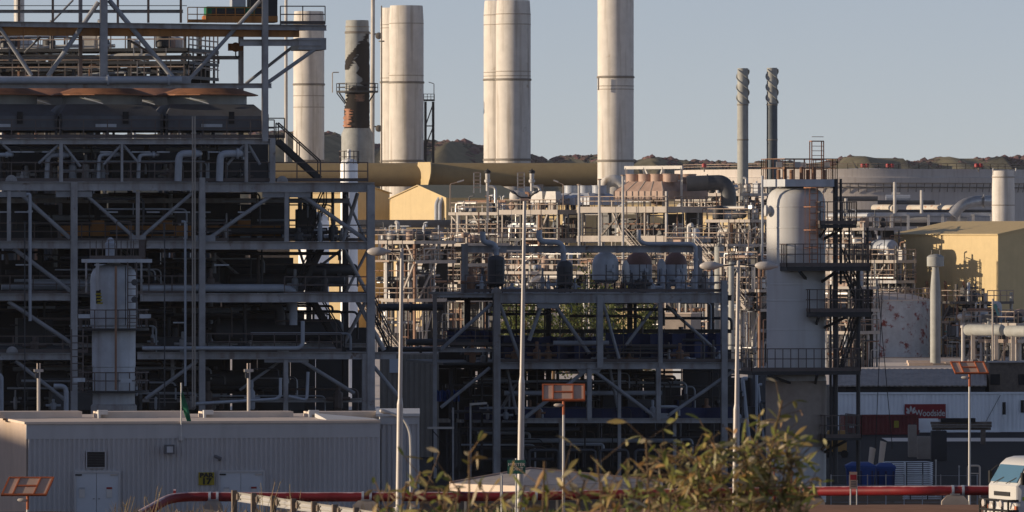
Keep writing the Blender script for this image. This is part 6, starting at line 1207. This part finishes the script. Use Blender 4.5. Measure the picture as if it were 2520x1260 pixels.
    # dark back lining so the unit does not read as an empty cage
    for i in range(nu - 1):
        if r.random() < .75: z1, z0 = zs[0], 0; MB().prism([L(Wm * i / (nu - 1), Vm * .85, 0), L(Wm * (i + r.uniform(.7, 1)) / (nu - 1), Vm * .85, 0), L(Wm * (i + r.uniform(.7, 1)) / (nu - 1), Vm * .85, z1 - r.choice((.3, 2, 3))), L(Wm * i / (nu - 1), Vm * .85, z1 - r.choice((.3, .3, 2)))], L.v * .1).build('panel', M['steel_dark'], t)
    return t, L, zs
D = 900
tC, LC, zC = unit('sunlit steel process unit carrying the large salmon fan cooler, right of centre', 1640, D, 13.7, 12.4, (508, 580, 650, 720), 101, nu=5, npipe=74, nclut=35, fas=.75)
tB, LB, zB = unit('sunlit steel process unit with white drums on top, behind the tallest lamp pole', 1372, D + 15, 9.0, 9.0, (516, 586, 650, 715), 102, nu=4, npipe=74, nclut=41, fas=.6)
tA, LA, zA = unit('cluttered low sunlit process unit between the left module and the middle module', 1145, D - 10, 9.5, 8, (598, 648, 690, 735), 103, nu=4, npipe=85, nclut=54, fas=.4)
tA2, LA2, zA2 = unit('sunlit pipe and valve unit left of the white drum unit', 1225, D + 70, 8, 9, (522, 575, 640), 104, nu=4, npipe=78, nclut=54, fas=.4)
tA3, LA3, zA3 = unit('dense pipework unit beside the end of the left module', 1020, D - 40, 6.5, 7, (592, 640, 735), 105, nu=4, npipe=78, nclut=48, fas=.4)
tG, LG, zG_ = unit('narrow shaded pipework unit just left of the tall column', 1845, 850, 6, 5, (540, 600, 668, 745), 106, nu=3, npipe=68, nclut=35, fas=.35)
tG2, LG2, zG2 = unit('low sunlit pipework unit behind the end of the middle module', 1868, 760, 5, 6, (650, 712, 760), 116, nu=3, npipe=68, nclut=22, fas=.3)
tE, LE, zE = unit('sunlit process unit with a big shaded drum, right of the tall column', 2205, 862, 9, 3.5, (640, 690, 740), 107, nu=4, npipe=74, nclut=35, fas=.35)
tE2, LE2, zE2 = unit('crowded pipework unit directly right of the tall column', 2125, 868, 6, 7, (560, 612, 668, 730), 108, nu=3, npipe=78, nclut=41, fas=.35)
tF, LF, zF = unit('low sunlit pipework unit at the right edge with rust coloured railings', 2500, 800, 7, 8, (795, 835), 109, nu=4, npipe=44, nclut=22, fas=.4)
tJ, LJ, zJ = unit('sunlit pipework unit behind the fan cooler on the tank side', 1820, 1010, 10, 8, (475, 520, 570), 110, nu=4, npipe=68, nclut=41, fas=.4)
tK, LK, zK = unit('low pipework unit in the gap behind the middle module', 1450, 760, 12, 6, (668, 730), 111, nu=4, npipe=61, nclut=22, fas=.3)
tH, LH, zH = unit('distant tall unit with railings and pipes seen through the top gantry', 455, 560, 22, 9, (118, 150, 186), 112, th=-12, nu=6, npipe=95, nclut=48, fas=.25, lit='steel_dark', pipemats=('pipe_grey', 'pipe_dark', 'pipe_white', 'pipe_rust', 'steel_dark'))
tL, LL, zL = unit('mid height sunlit pipework unit between the domed vessels and the last lamp pole', 1790, 830, 9, 6, (600, 655, 705), 117, nu=4, npipe=90, nclut=30, fas=.3)
tM, LM_, zM = unit('low dark pipework unit before the shaded foot of the big yellow shed', 2425, 838, 6, 5, (742, 790, 830), 118, nu=4, npipe=70, nclut=24, fas=.3, pipemats=('pipe_dark', 'turquoise', 'steel_dark', 'pipe_grey', 'pipe_white'), lit='strake_dark')
tN, LN_, zN = unit('sunlit pipework unit low down between the tall column and the rusty tank', 2090, 800, 4, 5, (705, 760, 815), 119, nu=3, npipe=80, nclut=20, fas=.35)
# fan coolers on the far units
def far_fan(L, z, u0, u1, v0, v1, n, label, zb=1.0, zs_=2.2, m='salmon', leg=.9, rr_=1.15):
    t = thing('fin_fan_cooler', label, 'air cooler', L((u0 + u1) / 2, (v0 + v1) / 2, z)); z += leg
    q = MB(); i = min(1.3, (v1 - v0) * .2); q.rings([[L(u0, v0, z), L(u1, v0, z), L(u1, v1, z), L(u0, v1, z)], [L(u0, v0, z + zb), L(u1, v0, z + zb), L(u1, v1, z + zb), L(u0, v1, z + zb)], [L(u0 + i, v0 + i, z + zs_), L(u1 - i, v0 + i, z + zs_), L(u1 - i, v1 - i, z + zs_), L(u0 + i, v1 - i, z + zs_)]]); q.build('plenum', M[m], t, smooth=15)
    for k in range(n):
        for vv in ((.3, .7) if v1 - v0 > 7 else (.5,)):
            o = L(u0 + (u1 - u0) * (k + .5) / n, v0 + (v1 - v0) * vv, z + zs_ - .1); MB().lathe(o, [(rr_, 0), (rr_, .95), (rr_ * 1.06, .95), (rr_ * 1.06, 1.05), (rr_ * .9, 1.05), (rr_ * .9, .2)], 20, cap=False).build('fan_ring', M[m], t)
    for k in range(n * 2 + 1): u = u0 + (u1 - u0) * k / (2 * n); MB().bar(L(u, v0 - .04, z - leg), L(u, v0 - .04, z + zb), .12).build('rib', M['far_steel'], t)
    for k in range(n + 1): u = u0 + (u1 - u0) * k / n; MB().bar(L(u, v0, z + zb), L(u0 + i + (u1 - u0 - 2 * i) * k / n, v0 + i, z + zs_ + .03), .1).build('seam_rib', M['far_steel'], t)
    return t
far_fan(LC, zC[0], 1.0, 8.8, .6, 9.5, 4, 'large salmon fan cooler with a row of grey fan rings on the sunlit unit', rr_=.95)
far_fan(LB, zB[0], -3.6, 3.2, 2.0, 8.5, 3, 'smaller fan cooler in shade behind the white drums', m='pipe_grey', rr_=.9, zb=.9, zs_=1.5, leg=.6)
# white frame over the big fan cooler
t = thing('gantry_frame', 'pale open gantry frame standing over the large salmon fan cooler', 'gantry', LC(4, 5, zC[0]))
z0, z1 = zC[0] + 3.2, Z(411, D)
for u in (.5, 3.4, 6.4, 9.3): MB().bar(LC(u, 3.6, zC[0]), LC(u, 3.6, z1), .3).build('post', M['pipe_white'], t)
MB().bar(LC(.3, 3.6, z1), LC(9.5, 3.6, z1), .3, .4).build('beam', M['pipe_white'], t); MB().bar(LC(.3, 3.6, z0), LC(9.5, 3.6, z0), .2).build('beam', M['pipe_white'], t)
for a, b in ((6.4, 5.4), (3.4, 4.2)): MB().bar(LC(a, 3.6, z1), LC(b, 3.6, z0), .18).build('brace', M['pipe_white'], t)
# white drums and valves on unit B
for k, (u, v, lab) in enumerate(((7.4, 1.0, 'round white drum on the sunlit unit, left of the lamp head'), (3.2, .4, 'white box drum on the sunlit unit, right of the lamp head'), (1.0, .4, 'white box drum at the corner of the sunlit unit'))):
    o = LB(u, v, zB[0] + .9); t = thing('white_drum', lab, 'vessel', LB(u, v, zB[0]))
    if k == 0: MB().lathe(o, [(.4, 0), (.95, .2), (1.0, .5), (1.0, 1.1), (.9, 1.35), (.5, 1.5), (.05, 1.55)], 20).build('shell', M['pipe_white'], t)
    else: MB().rings([[LB(u - 1.0, v - .7, zB[0] + .9), LB(u + 1.0, v - .7, zB[0] + .9), LB(u + 1.0, v + .7, zB[0] + .9), LB(u - 1.0, v + .7, zB[0] + .9)], [LB(u - .75, v - .5, zB[0] + 2.3), LB(u + .75, v - .5, zB[0] + 2.3), LB(u + .75, v + .5, zB[0] + 2.3), LB(u - .75, v + .5, zB[0] + 2.3)]]).build('shell', M['pipe_white'], t)
    MB().box(LB(u, v, zB[0] + .45), .9, .9, .9, LB.rz).build('stand', M['far_steel'], t)
# tall valves standing against the yellow duct
for k, (px, y0, y1, lab) in enumerate(((1200, 415, 470, 'white tall relief valve with black bonnet, left of the lamp head'), (1309, 415, 470, 'white tall relief valve with black bonnet, right of the lamp head'))):
    D_ = 930; b = P(px, y1, D_); t = thing('relief_valve', lab, 'valve', b); h = P(px, y0, D_).z - b.z
    MB().lathe(b, [(.22, 0), (.22, h * .35), (.4, h * .4), (.4, h * .5), (.28, h * .52), (.3, h * .78)], 12).build('body', M['pipe_white'], t); MB().lathe(b, [(.3, h * .78), (.4, h * .82), (.4, h * .9), (.1, h * .95), (.08, h)], 12).build('bonnet', M['black'], t); MB().bar(b - UP * 4, b, .3).build('stand_pipe', M['pipe_white'], t)
    MB().tube([b + UP * h * .2, b + UP * h * .2 + Vector((1.0, -.3, 0)), b + Vector((1.0, -.3, -1.5))], .2, 8).build('outlet', M['pipe_silver'], t)
for k, (px, y, lab) in enumerate(((1174, 425, 'small pale ladder frame against the yellow duct, left one'), (1282, 425, 'small pale ladder frame against the yellow duct, right one'))):
    D_ = 935; t = thing('ladder_frame', lab, 'ladder', P(px, 470, D_)); q = MB()
    for dx in (-8, 8): q.bar(P(px + dx, 475, D_), P(px + dx, y, D_), .14)
    q.build('rails', M['pipe_white'], t); q = MB()
    for yy in range(y, 470, 9): q.bar(P(px - 8, yy, D_), P(px + 8, yy, D_), .16)
    q.build('rungs', M['far_rail'], t)
# shaded fan cooler bank and bent duct right of unit C
t = thing('bent_duct', 'dark bent duct curving down at the end of the fan cooler deck', 'duct', P(1800, 510, 905)); MB().tube([P(1690, 452, 903), P(1780, 449, 903), P(1793, 470, 903), P(1793, 520, 903)], .95, 16, 1.6).build('duct_run', M['pipe_dark'], t); MB().cyl(P(1740, 450.5, 903), P(1743, 450.4, 903), 1.1, n=16).build('flange', M['pipe_dark'], t)
# floodlight arms
for k, (px, y, DD, w, lab) in enumerate(((1108, 445, 905, 34, 'thin pale floodlight arm against the yellow duct, left'), (1386, 445, 900, -24, 'pale tilted floodlight against the yellow duct, right'), (1842, 560, 800, 22, 'pale floodlight arm between chimney and tall column'))):
    t = thing('floodlight', lab, 'floodlight', P(px, y + 70, DD)); MB().tube([P(px, y + 70, DD), P(px, y + 8, DD), P(px + w, y, DD)], .07, 6).build('post', M['far_rail'], t); MB().bar(P(px + w * .5, y + 3, DD - .1), P(px + w, y - 2, DD - .1), .25, .16).build('lamp_head', M['lamp_white'], t)
# thin lit masts on unit C
for px, y0, y1, lab in ((1425, 453, 610, 'thin white mast at the left corner of the fan cooler unit'), (1475, 440, 640, 'thin white mast under the single stack'), (1533, 430, 505, 'thick white vent pipe beside the large fan cooler')):
    t = thing('thin_mast', lab, 'mast', P(px, y1, 893)); MB().cyl(P(px, 740, 893), P(px, y0, 893), .16, n=8).build('pole', M['pipe_white'], t); MB().cyl(P(px, y0 + 3, 893), P(px, y0, 893), .26, n=8).build('pole_cap', M['far_rail'], t)
# dark long headers behind, white columns seen through the left module, right pipe rack
def hdrum(px0, px1, y, D, rp, m, label, name='horizontal_drum', legs=True, sky=0):
    a = P(px0, y, D + sky); b = P(px1, y, D); t = thing(name, label, 'vessel', Vector((a.x, a.y, max(0, a.z - 3)))); r0 = rp / F * D; L_ = (b - a).length
    MB().lathe(a, [(.03, 0), (r0 * .6, r0 * .1), (r0 * .9, r0 * .3), (r0, r0 * .6), (r0, L_ - r0 * .6), (r0 * .9, L_ - r0 * .3), (r0 * .6, L_ - r0 * .1), (.03, L_)], 24, b - a).build('shell', M[m], t)
    for f in (.2, .8):
        o = a + (b - a) * f; MB().bar(Vector((o.x, o.y, o.z - 3.2)), o - UP * r0 * .8, .4, 1.0).build('saddle', M['far_steel'], t)
    MB().cyl(a + (b - a) * .6, a + (b - a) * .6 + UP * r0 * 1.5, r0 * .2, n=8).build('nozzle', M[m], t)
    return t
hdrum(860, 1250, 551, 1010, 10, 'pipe_dark', 'long dark header pipe running below the yellow sheds', 'header_pipe'); hdrum(860, 1230, 570, 990, 8, 'pipe_dark', 'second long dark header pipe, just below the first', 'header_pipe')
hdrum(2108, 2200, 610, 866, 20, 'pipe_grey', 'big blue grey drum in shade on the unit right of the tall column', sky=6)
hdrum(2150, 2205, 512, 1000, 9, 'rusty_pipe', 'pale rust stained pipe length on the far right pipe rack, left piece', 'rusted_pipe', sky=8)
hdrum(2235, 2370, 513, 1000, 9, 'rusty_pipe', 'pale rust stained pipe length on the far right pipe rack, longer piece', 'rusted_pipe', sky=10)
hdrum(2376, 2470, 812, 790, 14, 'strake', 'round ended grey drum at the right edge near the green flag', sky=4); hdrum(2476, 2560, 815, 785, 14, 'strake', 'grey drum cut by the right picture edge', sky=4)
t = thing('bent_duct', 'large pale bent duct rising on the right pipe rack', 'duct', P(2355, 525, 995)); MB().tube([P(2345, 530, 996), P(2365, 505, 996), P(2395, 495, 997), P(2450, 494, 1000)], .75, 14, 1.2).build('duct_run', M['pipe_silver'], t); MB().cyl(P(2420, 494.5, 998), P(2423, 494.5, 998), .95, n=14).build('flange', M['pipe_silver'], t)
t = thing('pipe_rack', 'long horizontal pipe rack on legs behind the yellow shed at the right', 'pipe rack', P(2200, 560, 1000)); t.location.z = 0
for y, dd in ((527, 0), (531, 4)): MB().bar(P(2050, y, 1000 + dd), P(2450, y, 1000 + dd), .3, .45).build('beam', M['pipe_grey'], t)
for px in (2120, 2150, 2195, 2235, 2285, 2320, 2360, 2395, 2440): o = P(px, 527, 999.8); MB().bar(Vector((o.x, o.y, 0)), o, .35).build('leg', M['pipe_white'], t)
for k, (x0, x1, y, rad, m) in enumerate(((2050, 2160, 489, .35, 'pipe_dark'), (2160, 2300, 498, .3, 'pipe_dark'), (2060, 2440, 520, .25, 'pipe_dark'), (2200, 2280, 540, .45, 'pipe_white'), (2330, 2380, 542, .45, 'pipe_white'), (2060, 2440, 552, .3, 'steel_dark'), (2180, 2240, 488, .5, 'pipe_grey'), (2195, 2215, 478, .25, 'pipe_white'))): MB().cyl(P(x0, y, 1000.5 + k * .4), P(x1, y, 1000.5 + k * .4), rad, n=10).build('pipe', M[m], t)
for k, (x, y0) in enumerate(((2202, 448), (2268, 468), (2082, 488))): MB().cyl(P(x, 525, 999.5), P(x, y0, 999.5), .22, n=8).build('valve_stem', M['pipe_white'], t)
def vess(px, w, y0, D, m, label, y1=None, name='white_column'):
    c = cpx(px, D); r0 = w / 2 / F * D; zt_ = Z(y0, D); t = thing(name, label, 'vessel', c); MB().lathe(c, [(r0, 0), (r0, zt_ - r0 * .7), (r0 * .9, zt_ - r0 * .35), (r0 * .6, zt_ - r0 * .1), (.05, zt_)], 28).build('shell', M[m], t); MB().cyl(c + UP * zt_, c + UP * (zt_ + .8), r0 * .2, n=8).build('nozzle', M[m], t)
    ring_rail(c, zt_ - r0 * .6, r0 * 1.1, n=12, h=1.1, rr_=.03).build('railing', M['railing'], t); return t
vess(859, 43, 390, 640, 'white_clad', 'slim white column behind the end of the left module'); vess(772, 76, 520, 700, 'white_clad', 'broad white vessel glimpsed between the stair braces of the left module')
vess(1770, 24, 600, 770, 'strake', 'grey capped vent column between lamp heads', name='vent_column'); vess(1800, 14, 640, 760, 'strake', 'thin grey vent column behind the last lamp pole', name='vent_column')
vess(40, 120, 92, 640, 'pipe_white', 'white domed vessel seen through the top gantry at the far left', name='domed_vessel')
vess(47, 26, -60, 760, 'pipe_white', 'pale hazy column above the gantry at the top left', name='domed_vessel')
# pale container, yellow hut and trees behind the middle module
for px0, px1, y0, DD, m, lab in ((1108, 1136, 762, 900, 'salmon', 'pale salmon hut standing behind the middle module, left of the trees'), (1515, 1580, 766, 690, 'yellow', 'small yellow hut behind the trees'), (1620, 1700, 772, 700, 'concrete', 'grey hut behind the middle module, right of the trees')):
    L = Lo(px1, DD, -20); wd = (px1 - px0) / F * DD * 1.05; zt_ = Z(y0, DD); t = thing('hut', lab, 'hut', L(0, 0, 0)); MB().prism([L(0, 0, 0), L(wd, 0, 0), L(wd, 0, zt_), L(0, 0, zt_)], L.v * 3).build('wall', M[m], t); MB().prism([L(-.1, -.1, zt_), L(wd + .1, -.1, zt_), L(wd + .1, 3.1, zt_), L(-.1, 3.1, zt_)], UP * .1).build('roof', M['roof_pale'], t); MB().prism([L(wd * .3, -.03, 0), L(wd * .55, -.03, 0), L(wd * .55, -.03, 2.1), L(wd * .3, -.03, 2.1)], L.v * -.03).build('door', M['door'], t)
def tree(px, D, ytop, w, label, seed):
    r = random.Random(seed); c = cpx(px, D); zt_ = Z(ytop, D); W_ = w / F * D / 2; t = thing('tree', label, 'tree', c, 'green trees behind the middle module'); q = MB(); tips = []
    q.tube([c, c + Vector((.1, 0, zt_ * .3)), c + Vector((.2, .1, zt_ * .55))], .16, 7)
    for k in range(9):
        a = k * 2.4; e = c + Vector((math.cos(a) * W_ * r.uniform(.4, .95), math.sin(a) * W_ * .8, zt_ * r.uniform(.45, .95))); q.tube([c + UP * zt_ * r.uniform(.2, .4), (c + e) / 2 + UP * zt_ * .25, e], .06, 5, .5); tips.append(e)
    q.build('trunk', M['bark'], t); q = MB()
    for e in tips:
        for j in range(150):
            o = e + Vector((r.gauss(0, .45) * W_ * .7, r.gauss(0, .45) * W_ * .7, r.gauss(0, .16) * zt_)); d = Vector((r.uniform(-1, 1), r.uniform(-1, 1), r.uniform(-1, 1))).normalized(); s_ = d.cross(Vector((r.uniform(-1, 1), .3, r.uniform(-1, 1)))).normalized(); l = r.uniform(.12, .28)
            if o.z < .6: continue
            q.add([o - d * l, o + s_ * l * .5, o + d * l, o - s_ * l * .5], [(0, 1, 2, 3)])
    q.build('crown', M['tree_leaf'], t, smooth=0)
for k, (px, DD, yt, w) in enumerate(((1290, 640, 752, 90), (1360, 655, 742, 110), (1430, 640, 690, 110), (1500, 650, 745, 90), (1250, 660, 775, 60), (1590, 660, 765, 60))): tree(px, DD, yt, w, ('green tree right of the tallest lamp pole', 'broad green tree in the middle of the row', 'tallest green tree, its top showing between the deck drums', 'green tree left of the yellow hut', 'small green tree left of the tallest lamp pole', 'small green tree right of the yellow hut')[k], 60 + k)
# far right extras: green flag, small lamps
D = 780; t = thing('flag', 'hanging green flag on a pale pole near the rusty tank', 'flag', cpx(2443, D)); MB().cyl(cpx(2443, D), P(2443, 735, D), .1, n=8).build('pole', M['far_steel'], t); q = MB(); q.rings([[P(2443 + f * 12, y, D - .15 * k), P(2452 + f * 8, y, D + .2), P(2452 + f * 8, y, D + .23), P(2443 + f * 12, y, D - .15 * k + .03)] for k, (f, y) in enumerate(((0, 748), (.3, 758), (.7, 768), (1, 778)))]); q.build('cloth', M['turquoise'], t)
D = 800; t = thing('white_post', 'pale thin lamp column standing on the concrete at the right', 'lamp', cpx(2370, D)); MB().cyl(cpx(2370, D), P(2370, 808, D), .2, n=10).build('post', M['pole'], t); MB().lathe(P(2370, 808, D), [(.2, 0), (.3, .05), (.28, .3), (.05, .4)], 10).build('lamp_head', M['lamp_white'], t)
for k, (px, y0, w, DD) in enumerate(((2260, 868, 55, 828), (2265, 894, 60, 812), (2330, 872, 60, 822), (2350, 895, 50, 815))): b = cpx(px, DD); t = thing('concrete_slab', ('flat pale slab left of the vent post, farther one', 'flat pale slab left of the vent post, nearer one', 'flat pale slab right of the vent post, farther one', 'flat pale slab right of the vent post, nearer one')[k], 'slab', b); MB().box(b + UP * .2, w / F * DD, 2.5, .3).build('slab', M['render_pink'], t); MB().box(b + UP * .05, w / F * DD * .8, 2.0, .1).build('bearer', M['timber'], t)
# low concrete bund walls that close the ground between the units
for k, (px0, px1, DD, h, lab) in enumerate(((920, 1110, 1090, 1.0, 'low concrete kerb wall far behind, left of the middle module'), (2100, 2560, 835, .5, 'low pale kerb wall along the concrete behind the yard'))):
    a, b = cpx(px0, DD), cpx(px1, DD); t = thing('kerb_wall', lab, 'wall', a); MB().bar(a + UP * h / 2, b + UP * h / 2, .3, h).build('wall', M['concrete_far'], t); MB().bar(a + UP * (h + .05), b + UP * (h + .05), .4, .1).build('coping', M['concrete'], t)
# ================================================================ air
def haze():
    m = bpy.data.materials.new('haze'); m.use_nodes = True; N = m.node_tree.nodes; N.remove(N['Principled BSDF']); v = N.new('ShaderNodeVolumePrincipled')
    v.inputs['Color'].default_value = (.86, .88, .95, 1); v.inputs['Density'].default_value = .000028; v.inputs['Anisotropy'].default_value = .2; m.node_tree.links.new(v.outputs[0], N['Material Output'].inputs['Volume'])
    b = MB(); b.box((0, 2115, 26), 4500, 4400, 78); o = b.build('haze', m, smooth=0); tag(o, 'thin bluish evening haze over the whole plant', None, kind='stuff')
haze()
